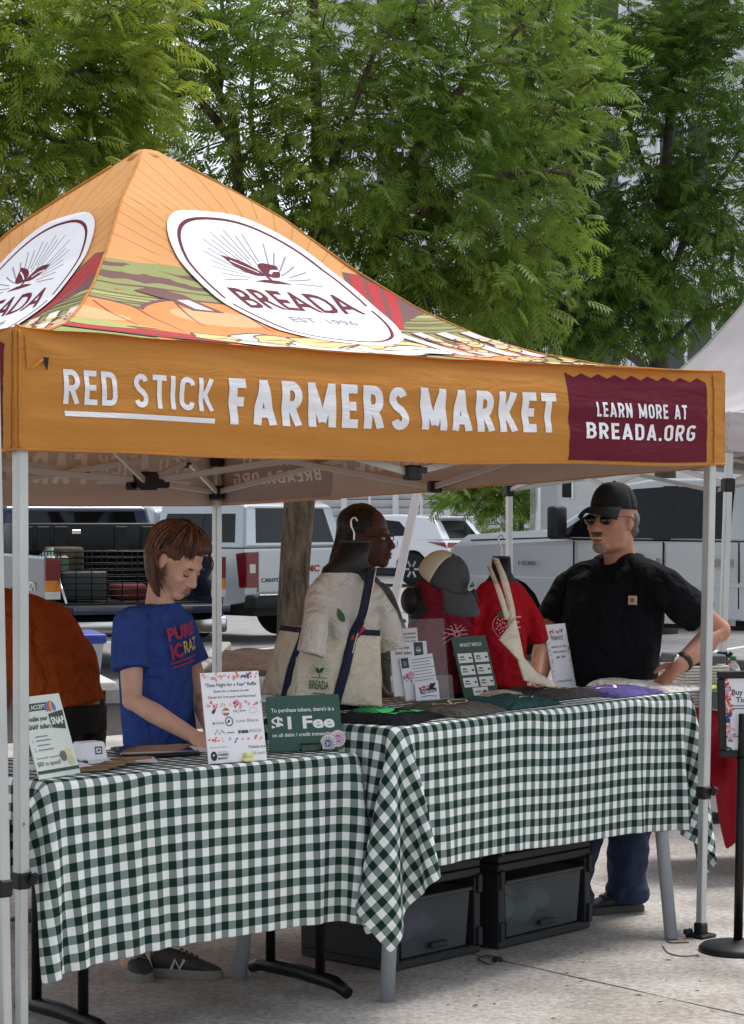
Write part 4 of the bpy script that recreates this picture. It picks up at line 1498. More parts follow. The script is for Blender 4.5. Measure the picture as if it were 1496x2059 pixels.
def clip_face(shape):
    """keep the artwork inside the triangular face"""
    v, f = shape
    bm = bmesh.new()
    vs = [bm.verts.new((a, b, 0)) for a, b in v]
    for q in f:
        try:
            bm.faces.new([vs[k] for k in q])
        except ValueError:
            pass
    # |a| < 1.525 t and t < 0.997 as straight cuts (a = x + .13 + .556 (t - .44), t = .44 - y / 1.97)
    def cut(px, py, nx, ny):
        bmesh.ops.bisect_plane(bm, geom=bm.verts[:] + bm.edges[:] + bm.faces[:], dist=1e-7, plane_co=(px, py, 0), plane_no=(nx, ny, 0), clear_outer=True)
    def xy(t, s):
        a = s * 1.525 * t
        return a - (0.13 + 0.556 * (t - 0.44)), (0.44 - t) * 1.97
    for s in (-1, 1):
        p, q = xy(0.2, s), xy(0.9, s)
        d = (q[0] - p[0], q[1] - p[1])
        n = (-d[1], d[0])
        if n[0] * s < 0:
            n = (-n[0], -n[1])
        L = math.hypot(*n)
        cut(p[0], p[1], n[0] / L, n[1] / L)
    cut(0, (0.44 - 0.995) * 1.97, 0, -1)
    bm.verts.ensure_lookup_table(); bm.verts.index_update()
    vv = np.array([(p.co.x, p.co.y) for p in bm.verts]) if bm.verts else np.zeros((0, 2))
    ff = [[p.index for p in q.verts] for q in bm.faces]
    bm.free()
    return vv, ff

def Y(t):
    return (0.44 - t) * 1.97

def roof_print(i):
    it = []
    Y = lambda t: (0.44 - (t if t < 0.5 else 0.5 + (t - 0.5) * 0.66)) * 1.97     # the artwork's lower half is drawn larger than the slope
    def add(sh, m, lv):
        it.append((clip_face(sh), m, lv))
    BR = m_print_brown
    # sun rays above the hills
    for k in range(-11, 12):
        a = k * 0.125
        dx, dy = math.sin(a), math.cos(a)
        add(stroke2d([(dx * 0.40, -0.05 + dy * 0.44), (dx * 1.1, -0.05 + dy * 1.1)], 0.0045), m_print_ray, 1)
    # hills and fields
    top = wavy(-1.4, 1.4, Y(0.385), 0.012, 20, 3)
    add(poly2d([(-1.6, Y(1.0))] + top + [(1.6, Y(1.0))]), m_print_green, 1)
    hedge = wavy(-1.3, 1.4, Y(0.405), 0.016, 40, 5) + wavy(-1.3, 1.4, Y(0.448), 0.014, 40, 6)[::-1]
    add(poly2d(hedge), BR, 2)
    r = random.Random(2)
    for k in range(46):
        x = -1.2 + 2.5 * k / 46
        add(poly2d(blob(x, Y(0.418 + r.uniform(-.01, .012)), 0.06, 0.016, k, 14, 0.2)), m_print_green, 3)
    for k in range(9):
        add(stroke2d(wavy(-1.4, 1.5, Y(0.462 + 0.016 * k), 0.006, 18, 20 + k, 0.0), [0.004 + 0.004 * math.sin(j) ** 2 for j in range(19)]), BR, 3)
    add(poly2d([(-1.5, Y(0.50)), (1.5, Y(0.495)), (1.5, Y(0.515)), (-1.5, Y(0.53))]), m_print_green2, 2)
    # red barn roof at the right edge, behind the badge
    add(poly2d([(0.40, Y(0.365)), (0.66, Y(0.40)), (0.66, Y(0.47)), (0.20, Y(0.60)), (0.22, Y(0.54))]), BR, 4)
    for k in range(3):
        o_ = 0.022 * k
        add(poly2d([(0.42 + o_ * 2, Y(0.372 + o_)), (0.47 + o_ * 2, Y(0.380 + o_)), (0.27 + o_ * 2, Y(0.530 + o_)), (0.23 + o_ * 2, Y(0.530 + o_))]), m_print_red, 5)
    # pumpkins with dark outlines
    def pump(cx, cy, rx, ry, sd):
        add(poly2d(blob(cx, cy, rx + 0.016, ry + 0.016, sd, 40, 0.03)), BR, 6)
        add(poly2d(blob(cx, cy, rx, ry, sd, 40, 0.03)), m_print_pump, 7)
        add(poly2d(blob(cx - rx * 0.25, cy + ry * 0.3, rx * 0.45, ry * 0.35, sd + 1, 24, 0.05)), m_print_pump2, 7.5)
        for f in (-0.55, 0.12, 0.62):
            add(stroke2d([(cx + f * rx * (0.75 + 0.25 * math.cos(q)), cy + ry * 0.97 * math.sin(q)) for q in np.linspace(-0.2, 1.15, 14)], [0.003 + 0.007 * abs(math.sin(1.7 * j / 13)) for j in range(14)]), BR, 9)
    pump(-1.02, Y(0.70), 0.36, 0.20, 40)
    pump(0.45, Y(0.80), 0.26, 0.16, 44)
    pump(-0.38, Y(0.62), 0.43, 0.185, 42)
    add(poly2d([(-0.56, Y(0.545)), (-0.60, Y(0.50)), (-0.72, Y(0.478)), (-0.62, Y(0.462)), (-0.50, Y(0.472)), (-0.42, Y(0.54))]), BR, 10)
    add(poly2d([(-0.54, Y(0.535)), (-0.57, Y(0.495)), (-0.51, Y(0.488)), (-0.46, Y(0.535))]), m_print_pink, 11)
    # pink and white awning stripes
    for k in range(7):
        x = 0.0 + 0.12 * k
        add(poly2d([(x - 0.01, Y(0.60)), (x + 0.065, Y(0.595)), (x + 0.20, Y(0.80)), (x + 0.11, Y(0.82))]), BR, 9)
        add(poly2d([(x, Y(0.60)), (x + 0.055, Y(0.595)), (x + 0.185, Y(0.80)), (x + 0.12, Y(0.81))]), m_print_pink if k % 2 else m_print_cream, 10)
    # red pepper, leaves
    add(poly2d(blob(-0.98, Y(0.805), 0.42, 0.07, 50, 40, 0.06)), BR, 10)
    add(poly2d(blob(-0.98, Y(0.802), 0.40, 0.056, 50, 40, 0.06)), m_print_red, 11)
    add(poly2d(blob(-1.15, Y(0.74), 0.2, 0.03, 52, 30, 0.3)), m_print_green2, 12)
    add(stroke2d([(-1.1, Y(0.815)), (-0.95, Y(0.82)), (-0.8, Y(0.812))], 0.016), BR, 12)
    # white cabbage: overlapping curled leaves
    rr = random.Random(9)
    for k in range(11):
        cx, cy = -0.66 + 0.085 * k + rr.uniform(-.03, .03), Y(0.775 + 0.045 * math.sin(k * 1.9))
        rx, ry = 0.16 + rr.uniform(-.03, .04), 0.072 + rr.uniform(-.015, .015)
        pts = blob(cx, cy, rx, ry, 60 + k, 26, 0.12)
        add(poly2d([(cx + (a - cx) * 1.06, cy + (b - cy) * 1.18) for a, b in pts]), BR, 12 + k * 0.55)
        add(poly2d(pts), m_print_cream if k % 3 else m_print_corn, 12.25 + k * 0.55)
        add(stroke2d([(cx - rx * 0.7, cy), (cx, cy + ry * 0.35), (cx + rx * 0.6, cy + ry * 0.1)], [0.003, 0.009, 0.003]), BR, 12.4 + k * 0.55)
    # corn and gourds along the right
    for k in range(120):
        x = 0.40 + rr.random() * 1.1; t = 0.62 + 0.37 * rr.random()
        if x > 0.5 + (t - 0.44) * 1.9:
            continue
        s_ = rr.uniform(0.02, 0.045)
        pts = blob(x, Y(t), s_, s_ * 0.62, k, 9, 0.1)
        add(poly2d([(x + (a - x) * 1.28, Y(t) + (b - Y(t)) * 1.35) for a, b in pts]), BR, 10 + (k % 9) * 0.3)
        add(poly2d(pts), m_print_corn if k % 4 else m_print_pump2, 10.15 + (k % 9) * 0.3)
    for k in range(26):
        x = -1.25 + 0.05 * k
        add(poly2d(blob(x * 0.9, Y(0.93 + 0.03 * math.sin(k * 2.2)), 0.05, 0.035, 80 + k, 14, 0.15)), [m_print_green2, m_print_corn, m_print_pump][k % 3], 10)
    # badge
    add(poly2d(oval(0, 0.0, 0.362, 0.418, 64, 2.2)), m_print_white, 20)
    add(stroke2d(oval(0, 0.0, 0.326, 0.376, 72, 2.2), 0.012, True), m_print_maroon, 21)
    for k in range(21):
        a = math.radians(-4 + 188 * k / 20)
        if 60 < math.degrees(a) < 62:
            continue
        r0, r1 = (0.085 if k % 2 else 0.11), (0.225 if k % 2 == 0 else 0.205)
        c_, s_ = math.cos(a), math.sin(a)
        add(stroke2d([(c_ * r0, 0.075 + s_ * r0), (c_ * r1, 0.075 + s_ * r1 * 1.1)], 0.0055), m_print_grey, 21)
    lf = leaf2d(0.0, 0.10, 0.155, 0.040, math.radians(140)); add(lf, m_print_maroon, 22)
    lf = leaf2d(0.0, 0.10, 0.125, 0.046, math.radians(32)); add(lf, m_print_maroon, 22)
    add(stroke2d([(-0.02, 0.115), (-0.06, 0.15), (-0.10, 0.175)], 0.006), m_print_white, 23)
    add(stroke2d([(0.03, 0.115), (0.055, 0.135), (0.09, 0.14)], 0.010), m_print_white, 23)
    add(stroke2d([(0.0, 0.06), (0.0, 0.115)], 0.013), m_print_maroon, 23)
    add(poly2d([(-0.085, 0.06), (-0.03, 0.075), (0.03, 0.075), (0.085, 0.06), (0.0, 0.055)]), m_print_maroon, 23)
    add(at2(text2d('BREADA', 0.125, 0.018, width=0.53, align='CENTER'), 0.005, -0.112), m_print_maroon, 22)
    add(at2(text2d('EST. 1996', 0.036, 0.012, width=0.30, align='CENTER'), 0.0, -0.205), m_print_grey, 22)
    decal('roof_print', it, roof_map(i), tent.o, step=(0.06, 0.05), lift=0.0004)

for i in range(4):
    roof_print(i)

# loose velcro flap at the near corner
mb = MB()
q = [tent.val(0, 0.03, 0.33, 0.006), tent.val(0, 0.085, 0.262, 0.012), tent.val(0, 0.035, 0.22, 0.008)]
mb.add([q[0], q[1], q[2], q[1] + V(0.004, -0.03, -0.012)], [(0, 2, 1), (1, 2, 3)])
mb.build('corner_flap', m_orange2, tent.o)
mb = MB()
q = [tent.val(0, 0.08, 0.262, 0.013), tent.val(0, 0.102, 0.262, 0.014), tent.val(0, 0.098, 0.222, 0.012), tent.val(0, 0.088, 0.24, 0.012)]
mb.add(q, [(0, 3, 2, 1)])
mb.build('velcro_patch', m_blk, tent.o)
for i, x in ((0, 0.012), (0, 3.035), (3, 3.035)):
    mb = MB()
    pts = [tent.val(i, x, y, 0.004) for y in np.linspace(0.005, 0.335, 24)]
    mb.tube(pts, 0.004, 5)
    mb.build('corner_seam', m_orange2, tent.o)

# ---------------------------------------------------------------- plain grey canopy next door
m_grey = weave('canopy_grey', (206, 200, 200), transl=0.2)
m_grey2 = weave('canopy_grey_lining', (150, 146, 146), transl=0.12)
n2 = np.array([1.82, 11.3]); l2 = np.array([0.83, 14.1]); r2 = n2 + np.array([2.8, 0.99])
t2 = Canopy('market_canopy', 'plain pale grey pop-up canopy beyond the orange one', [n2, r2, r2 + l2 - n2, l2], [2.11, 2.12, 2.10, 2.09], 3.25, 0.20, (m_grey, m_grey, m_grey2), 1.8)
ins2 = lambda c, k=0.05: Vector((*(c + (t2.C - c) / np.linalg.norm(t2.C - c) * k), 0))
ft = [ins2(k) for k in t2.k]
ft[0] = Vector((G(1441, 1560).x * 0 + ft[0].x - 0.07, ft[0].y, 0))
t2.frame(m_alu, ft, [ins2(k) + V(0, 0, 2.07) for k in t2.k], [1.74] * 4, 0.86, 1.78)

# leaning leg of the next canopy at the left edge, and a loose white pole behind the stall
lp = thing('canopy_pole', G(16, 2170), 'leaning steel canopy pole beside the front corner of the orange canopy', 'pole')
a, bb = P(14, 2170, 6.16), P(-18, 640, 6.16)
a.z = 0
mid = a + (bb - a) * (0.545 / bb.z)
mb = MB(); mb.bar(mid, bb, 0.034, 0.034, up=(0.75, 0.66, 0), bev=0.004); mb.build('upper_tube', m_alu, lp)
mb = MB(); mb.bar(a, mid, 0.028, 0.028, up=(0.75, 0.66, 0), bev=0.003); mb.build('lower_tube', m_alu, lp)
mb = MB(); mb.bar(mid - V(0, 0, 0.03), mid + V(0, 0, 0.02), 0.044, 0.044, up=(0.75, 0.66, 0), bev=0.006); mb.build('height_clip', m_blk, lp)
mb = MB(); mb.box(a + V(0, 0, 0.006), (0.08, 0.08, 0.012), 0.7, 0.004); mb.build('foot', m_blk, lp)
wp = MB(); wp.bar(P(690, 1690, 10.72), P(862, 880, 10.72), 0.042, 0.042, up=(0, 1, 0), bev=0.006)
wpo = tag(wp.build('leaning_pole', mat('white_tube', srgb(226, 228, 230), rough=0.4, var=0.04)), 'white square pole leaning at an angle behind the mannequins', 'pole')

# ================================================================== tables and cloths
class Table:
    """local frame: x along the front edge, y to the back, z up"""
    def __init__(s, a, b, depth, h):
        a, b = Vector((a[0], a[1], 0)), Vector((b[0], b[1], 0))
        s.o3 = a
        s.u = (b - a).normalized()
        s.v = Vector((-s.u.y, s.u.x, 0))
        s.L = (b - a).length; s.D = depth; s.h = h

    def w(s, x, y, z):
        return s.o3 + s.u * x + s.v * y + Vector((0, 0, z))

    def rot(s):
        return Matrix((s.u, s.v, Vector((0, 0, 1)))).transposed()


T1 = Table((-0.929, 6.315), (-0.048, 7.07), 0.61, 0.815)
T2 = Table((0.082, 7.03), (1.226, 8.475), 0.76, 0.90)
T3 = Table((1.56, 9.50), (2.76, 9.92), 0.7, 0.735)


def drape(tb, corner, ang, Lc, Wc, res, steps=190, iters=12, seed=0, bend=0.06, pull=None):
    """cloth laid on the table's top and let fall: position-based simulation in the table's own frame"""
    r = np.random.default_rng(seed)
    nx, ny = int(round(Lc / res)) + 1, int(round(Wc / res)) + 1
    S_, T_ = np.meshgrid(np.linspace(0, Lc, nx), np.linspace(0, Wc, ny), indexing='ij')
    c, s = math.cos(ang), math.sin(ang)
    p = np.zeros((nx, ny, 3))
    p[..., 0] = corner[0] + c * S_ - s * T_
    p[..., 1] = corner[1] + s * S_ + c * T_
    top = 0.003
    p[..., 2] = top + 0.002
    p[..., 2] += 0.004 * r.standard_normal((nx, ny))
    hx, hy = Lc / (nx - 1), Wc / (ny - 1)
    hd = math.hypot(hx, hy)
    q = p.copy()
    Lt, Dt = tb.L, tb.D
    rad = 0.012
    def pr(A, B, rest, k):
        d = B - A
        l = np.sqrt((d * d).sum(-1, keepdims=True)) + 1e-9
        m = d * ((l - rest) / l * (0.5 * k))
        A += m; B -= m
    def pairs(dx, dy):
        out = []
        for par in (0, 1):
            if dx and not dy:
                out.append((slice(par, nx - dx, 2 * dx if dx == 1 else 1), None))
        return out
    dt = 1 / 50
    for st in range(steps):
        vel = (p - q) * (0.985 if st < steps * 0.75 else 0.9)
        vel = np.clip(vel, -0.05, 0.05)
        q = p.copy()
        p = p + vel
        p[..., 2] -= 0.00045
        if st < 60:
            p[..., :2] += 0.0006 * r.standard_normal((nx, ny, 2))
        for it in range(iters):
            for par in (0, 1):
                n = (nx - par) // 2
                pr(p[par:par + 2 * n:2], p[par + 1:par + 2 * n:2], hx, 1.0)
                m = (ny - par) // 2
                pr(p[:, par:par + 2 * m:2], p[:, par + 1:par + 2 * m:2], hy, 1.0)
            for par in (0, 1):
                n = (nx - par) // 2
                pr(p[par:par + 2 * n:2, :-1], p[par + 1:par + 2 * n:2, 1:], hd, 0.25)
                pr(p[par:par + 2 * n:2, 1:], p[par + 1:par + 2 * n:2, :-1], hd, 0.25)
            if it % 3 == 0:
                pr(p[:-2], p[2:], 2 * hx, bend * 0.5)
                pr(p[:, :-2], p[:, 2:], 2 * hy, bend * 0.5)
            # table slab
            x, y, z = p[..., 0], p[..., 1], p[..., 2]
            ins_ = (x > -rad) & (x < Lt + rad) & (y > -rad) & (y < Dt + rad) & (z < top) & (z > -0.75)
            dxl, dxr, dyl, dyr = x + rad, Lt + rad - x, y + rad, Dt + rad - y
            dz = top - z
            shallow = ins_ & (dz < np.minimum.reduce([dxl, dxr, dyl, dyr]) + 0.012)
            z[shallow] = top
            deep = ins_ & ~shallow
            k = np.argmin(np.stack([dxl, dxr, dyl, dyr]), 0)
            x[deep & (k == 0)] = -rad; x[deep & (k == 1)] = Lt + rad
            y[deep & (k == 2)] = -rad; y[deep & (k == 3)] = Dt + rad
            if pull is not None:
                pull(p, tb)
        on = (p[..., 2] <= top + 1e-4) & (p[..., 0] > 0) & (p[..., 0] < Lt) & (p[..., 1] > 0) & (p[..., 1] < Dt)
        q[on] = p[on]
    return p, S_, T_


def gingham(name, dark, mid, white, check=0.0254):
    m = bpy.data.materials.new(name); m.use_nodes = True
    nt = m.node_tree; b = nt.nodes['Principled BSDF']; out = nt.nodes['Material Output']
    uv = nt.nodes.new('ShaderNodeUVMap'); uv.uv_map = 'UVMap'
    sep = nt.nodes.new('ShaderNodeSeparateXYZ'); nt.links.new(uv.outputs[0], sep.inputs[0])
    st = []
    for ax in (0, 1):
        a = nt.nodes.new('ShaderNodeMath'); a.operation = 'MULTIPLY'; a.inputs[1].default_value = 1 / (2 * check); nt.links.new(sep.outputs[ax], a.inputs[0])
        f = nt.nodes.new('ShaderNodeMath'); f.operation = 'FRACT'; nt.links.new(a.outputs[0], f.inputs[0])
        g = nt.nodes.new('ShaderNodeMath'); g.operation = 'GREATER_THAN'; g.inputs[1].default_value = 0.5; nt.links.new(f.outputs[0], g.inputs[0])
        st.append(g)
    ad = nt.nodes.new('ShaderNodeMath'); ad.operation = 'ADD'; nt.links.new(st[0].outputs[0], ad.inputs[0]); nt.links.new(st[1].outputs[0], ad.inputs[1])
    hf = nt.nodes.new('ShaderNodeMath'); hf.operation = 'MULTIPLY'; hf.inputs[1].default_value = 0.5; nt.links.new(ad.outputs[0], hf.inputs[0])
    cr = nt.nodes.new('ShaderNodeValToRGB'); cr.color_ramp.interpolation = 'CONSTANT'
    cr.color_ramp.elements[0].color = (*srgb(*white), 1); cr.color_ramp.elements[0].position = 0
    e = cr.color_ramp.elements[1]; e.position = 0.25; e.color = (*srgb(*mid), 1)
    e = cr.color_ramp.elements.new(0.75); e.color = (*srgb(*dark), 1)
    nt.links.new(hf.outputs[0], cr.inputs[0])
    n = nt.nodes.new('ShaderNodeTexNoise'); n.inputs['Scale'].default_value = 900; n.inputs['Detail'].default_value = 2; nt.links.new(uv.outputs[0], n.inputs[0])
    mx = nt.nodes.new('ShaderNodeMix'); mx.data_type = 'RGBA'; mx.blend_type = 'OVERLAY'; mx.inputs[0].default_value = 0.25
    nt.links.new(cr.outputs[0], mx.inputs[6]); nt.links.new(n.outputs[0], mx.inputs[7])
    nt.links.new(mx.outputs[2], b.inputs['Base Color'])
    b.inputs['Roughness'].default_value = 0.85; b.inputs['Specular IOR Level'].default_value = 0.2
    # soft creases
    n2 = nt.nodes.new('ShaderNodeTexNoise'); n2.inputs['Scale'].default_value = 14; n2.inputs['Detail'].default_value = 3; nt.links.new(uv.outputs[0], n2.inputs[0])
    hsum = n2.outputs[0]
    for ax, per in ((0, 0.41), (1, 0.38)):                     # packing creases
        a = nt.nodes.new('ShaderNodeMath'); a.operation = 'MULTIPLY'; a.inputs[1].default_value = 1 / per; nt.links.new(sep.outputs[ax], a.inputs[0])
        f = nt.nodes.new('ShaderNodeMath'); f.operation = 'FRACT'; nt.links.new(a.outputs[0], f.inputs[0])
        s_ = nt.nodes.new('ShaderNodeMath'); s_.operation = 'SUBTRACT'; s_.inputs[1].default_value = 0.5; nt.links.new(f.outputs[0], s_.inputs[0])
        ab = nt.nodes.new('ShaderNodeMath'); ab.operation = 'ABSOLUTE'; nt.links.new(s_.outputs[0], ab.inputs[0])
        mr = nt.nodes.new('ShaderNodeMapRange'); mr.inputs[1].default_value = 0.0; mr.inputs[2].default_value = 0.035; mr.inputs[3].default_value = 0.45; mr.inputs[4].default_value = 0.0; nt.links.new(ab.outputs[0], mr.inputs[0])
        ad2 = nt.nodes.new('ShaderNodeMath'); ad2.operation = 'ADD'; nt.links.new(hsum, ad2.inputs[0]); nt.links.new(mr.outputs[0], ad2.inputs[1])
        hsum = ad2.outputs[0]
    bp = nt.nodes.new('ShaderNodeBump'); bp.inputs['Strength'].default_value = 0.32; bp.inputs['Distance'].default_value = 0.012
    nt.links.new(hsum, bp.inputs['Height']); nt.links.new(bp.outputs[0], b.inputs['Normal'])
    tr = nt.nodes.new('ShaderNodeBsdfTranslucent'); nt.links.new(mx.outputs[2], tr.inputs['Color'])
    ms = nt.nodes.new('ShaderNodeMixShader'); ms.inputs[0].default_value = 0.12
    nt.links.new(b.outputs[0], ms.inputs[1]); nt.links.new(tr.outputs[0], ms.inputs[2]); nt.links.new(ms.outputs[0], out.inputs['Surface'])
    return m


def cloth_object(name, tb, sim, m, label, sub=1):
    p, S_, T_ = sim
    nx, ny = S_.shape
    loc = p.reshape(-1, 3)
    u, v, o = np.array(tb.u), np.array(tb.v), np.array(tb.o3)
    w = o[None] + loc[:, 0:1] * u[None] + loc[:, 1:2] * v[None]
    w[:, 2] = tb.h + loc[:, 2]
    idx = np.arange(nx * ny).reshape(nx, ny)
    f = np.stack([idx[:-1, :-1], idx[1:, :-1], idx[1:, 1:], idx[:-1, 1:]], -1).reshape(-1, 4)
    me = bpy.data.meshes.new(name)
    me.from_pydata(w.tolist(), [], f.tolist())
    ul = me.uv_layers.new(name='UVMap')
    st = np.stack([S_.ravel(), T_.ravel()], -1)
    ul.data.foreach_set('uv', st[f.ravel()].ravel())
    me.polygons.foreach_set('use_smooth', [True] * len(f))
    me.materials.append(m)
    me.update()
    ob = bpy.data.objects.new(name, me); COL.objects.link(ob)
    setmod(ob, 'SOLIDIFY', thickness=0.0012, offset=0)
    if sub:
        setmod(ob, 'SUBSURF', levels=sub, render_levels=sub)
    tag(ob, label, 'tablecloth')
    return ob


m_ging = gingham('green_gingham', (20, 50, 38), (132, 146, 140), (246, 249, 249))
m_ttop = mat('table_plastic', srgb(206, 204, 198), rough=0.5, var=0.05)
m_tblk = mat('black_steel', srgb(22, 22, 24), rough=0.4, metal=0.3)
m_pipe = mat('grey_pipe', srgb(150, 156, 162), rough=0.45, var=0.06, vscale=4)

# ---- left table: height-adjustable folding table with T feet
t = thing('folding_table', T1.w(T1.L / 2, 0.3, 0), 'black-legged folding table under the cloth with the fee sign', 'table')
mb = MB(); mb.box(T1.w(T1.L / 2, T1.D / 2, T1.h - 0.02), (T1.L, T1.D, 0.04), T1.rot(), 0.008); mb.build('tabletop', m_ttop, t)
f1, f2 = G(507, 1957), G(700, 2010)
fd = (f2 - f1)
for e, (g1, g2) in enumerate(((f1, f2), (f1 - T1.u * 0.93, f2 - T1.u * 0.93))):
    mb = MB()
    mb.tube([g1 + V(0, 0, 0.022), g1 + (g2 - g1) * 0.1 + V(0, 0, 0.042), g1 + (g2 - g1) * 0.5 + V(0, 0, 0.05), g1 + (g2 - g1) * 0.88 + V(0, 0, 0.042), g2 + V(0, 0, 0.02)], [0.02, 0.024, 0.026, 0.024, 0.02], 10)
    mb.build('foot_bar', m_tblk, t)
    for k in (0.2, 0.72):
        q = g1 + (g2 - g1) * k
        mb = MB(); mb.cyl(q + V(0, 0, 0.03), q + V(0, 0, T1.h - 0.04), 0.0165, None, 12); mb.build('leg', m_tblk, t)
    qa, qb = g1 + (g2 - g1) * 0.2 + V(0, 0, 0.45), g1 + (g2 - g1) * 0.72 + V(0, 0, 0.45)
    mb = MB(); mb.cyl(qa, qb, 0.012, None, 10); mb.build('cross_brace', m_tblk, t)

# ---- right table: raised on grey pipe legs
t = thing('folding_table', T2.w(T2.L / 2, 0.38, 0), 'long table on grey pipe legs under the mannequins', 'table')
mb = MB(); mb.box(T2.w(T2.L / 2, T2.D / 2, T2.h - 0.022), (T2.L, T2.D, 0.044), T2.rot(), 0.008); mb.build('tabletop', m_ttop, t)
for q, tp in ((G(778, 2013), (0.12, 0.09)), (G(1350, 1889), (T2.L - 0.14, 0.10)), (T2.w(0.05, 0.72, 0), (0.12, 0.66)), (T2.w(T2.L - 0.05, 0.72, 0), (T2.L - 0.14, 0.66))):
    mb = MB(); mb.cyl(q, T2.w(tp[0], tp[1], T2.h - 0.044), 0.0245, None, 16); mb.build('leg', m_pipe, t)

sim = drape(T1, (-0.10, -0.548), 0.045, 1.50, 1.52, 0.0215, seed=4)
cl1 = cloth_object('tablecloth', T1, sim, m_ging, 'green gingham cloth over the lower table with the fee sign')
sim = drape(T2, (-0.47, -0.425), -0.032, 2.76, 1.52, 0.024, seed=8)
cl2 = cloth_object('tablecloth', T2, sim, m_ging, 'green gingham cloth over the higher table with the mannequins')

# ---- drawer units under the right table
m_dunit = mat('drawer_frame', srgb(36, 37, 40), rough=0.55, var=0.1, vscale=8)
m_drawer = mat('drawer_clear', srgb(112, 116, 120), rough=0.15, alpha=0.42, spec=0.4)
def drawer_unit(a, b, depth, label, cols):
    tb = Table((a.x, a.y), (b.x, b.y), depth, 0)
    t = thing('drawer_unit', tb.w(tb.L / 2, depth / 2, 0), label, 'drawers')
    L = tb.L; R = tb.rot(); H = 0.31
    for k in range(2):
        z0 = 0.004 + k * H
        mb = MB()
        mb.box(tb.w(L / 2, depth / 2, z0 + 0.015), (L, depth, 0.03), R, 0.004)
        mb.box(tb.w(L / 2, depth / 2, z0 + H - 0.018), (L, depth, 0.03), R, 0.004)
        for x in (0.017, L - 0.017):
            mb.box(tb.w(x, depth / 2, z0 + H / 2 - 0.002), (0.034, depth, H - 0.064), R, 0.003)
        mb.box(tb.w(L / 2, depth - 0.012, z0 + H / 2 - 0.002), (L - 0.07, 0.02, H - 0.064), R)
        mb.build('shelf_frame', m_dunit, t)
        for x in (0.012, L - 0.012):
            for zz in (z0 + 0.06, z0 + H - 0.06):
                mb = MB(); mb.box(tb.w(x, -0.006, zz), (0.022, 0.014, 0.07), R, 0.004); mb.build('rib', m_dunit, t)
        # drawer: tapered clear tub with a lip
        mb = MB()
        x0, x1, y0, y1, za, zb = 0.055, L - 0.055, 0.012, depth - 0.06, z0 + 0.034, z0 + H - 0.075
        ring = lambda e, z: [tb.w(x0 - e, y0 - e * 0.3, z), tb.w(x1 + e, y0 - e * 0.3, z), tb.w(x1 + e, y1, z), tb.w(x0 - e, y1, z)]
        a_, b_ = ring(-0.012, za), ring(0.006, zb)
        mb.add(a_ + b_, [(0, 1, 5, 4), (1, 2, 6, 5), (2, 3, 7, 6), (3, 0, 4, 7), (0, 3, 2, 1)])
        d = mb.build('drawer', m_drawer, t, fix=False)
        mb = MB()
        c_ = ring(0.012, zb)
        for i in range(4):
            mb.bar(c_[i], c_[(i + 1) % 4], 0.02, 0.014, bev=0.003)
        mb.build('rim', mat('drawer_rim', srgb(62, 64, 67), rough=0.5), d)
        mb = MB()
        mb.box(tb.w(L / 2, -0.004, za + 0.03), (0.09, 0.02, 0.02), R, 0.004)
        mb.build('handle', m_dunit, d)
        # fabric kept in the tub
        mb = MB()
        rr_ = random.Random(k * 7 + int(L * 100))
        for j in range(9):
            mb.ell(tb.w(0.10 + (L - 0.2) * rr_.random(), 0.08 + (depth - 0.2) * rr_.random(), za + 0.05 + 0.04 * rr_.random()), (0.09, 0.09, 0.05), None, 12, 8)
        o = fuse('folded_fabric', mb, 0.012, 1, mat('stock_' + str(cols[k]), srgb(*cols[k]), rough=0.9, var=0.2), None, 0.012, 14)
        tag(o, 'bundle of %s in the %s tub of the %s' % (cols_name[cols[k]], ('lower', 'upper')[k], 'drawer unit by the pipe leg' if 'pipe' in label else 'drawer unit by the man'), 'fabric')
cols_name = {(92, 84, 124): 'purple fabric', (92, 92, 92): 'grey fabric', (88, 120, 118): 'teal fabric', (70, 70, 72): 'dark fabric'}
drawer_unit(G(789, 1957), G(966, 1916), 0.44, 'black two-tub drawer unit standing behind the grey pipe leg', [(92, 84, 124), (92, 92, 92)])
drawer_unit(G(1003, 1911), G(1187, 1867), 0.44, 'black drawer unit with teal stock nearest the man in black', [(88, 120, 118), (70, 70, 72)])

# ---- red table, tray, papers
t = thing('folding_table', T3.w(0.6, 0.35, 0), 'folding table under the red cloth beyond the canopy leg', 'table')
mb = MB(); mb.box(T3.w(T3.L / 2, T3.D / 2, T3.h - 0.02), (T3.L, T3.D, 0.04), T3.rot(), 0.006); mb.build('tabletop', m_ttop, t)
for x, y in ((0.1, 0.12), (0.1, 0.6), (T3.L - 0.1, 0.12), (T3.L - 0.1, 0.6)):
    mb = MB(); mb.tube([T3.w(x, y, T3.h - 0.04), T3.w(x - 0.0, y, 0.3), T3.w(x + 0.03 * (1 if x < 0.5 else -1), y, 0.1), T3.w(x + 0.05 * (1 if x < 0.5 else -1), y, 0.0)], 0.0145, 10); mb.build('leg', m_tblk, t)
m_redc = mat('red_cloth', srgb(150, 24, 40), rough=0.85, var=0.08, vscale=6, bump=0.15, bscale=20, spec=0.15)
sim = drape(T3, (-0.30, -0.46), 0.0, 1.85, 1.60, 0.035, 110, 8, seed=2)
cloth_object('tablecloth', T3, sim, m_redc, 'red cloth over the table beyond the canopy leg')
m_tray = mat('tray_grey', srgb(84, 86, 88), rough=0.6)
tr = thing('produce_tray', T3.w(0.3, 0.1, T3.h + 0.01), 'dark grey tray of pale green produce on the red cloth', 'tray')
mb = MB()
z0 = T3.h + 0.008
mb.box(T3.w(0.2, 0.16, z0 + 0.006), (0.46, 0.26, 0.012), T3.rot(), 0.003)
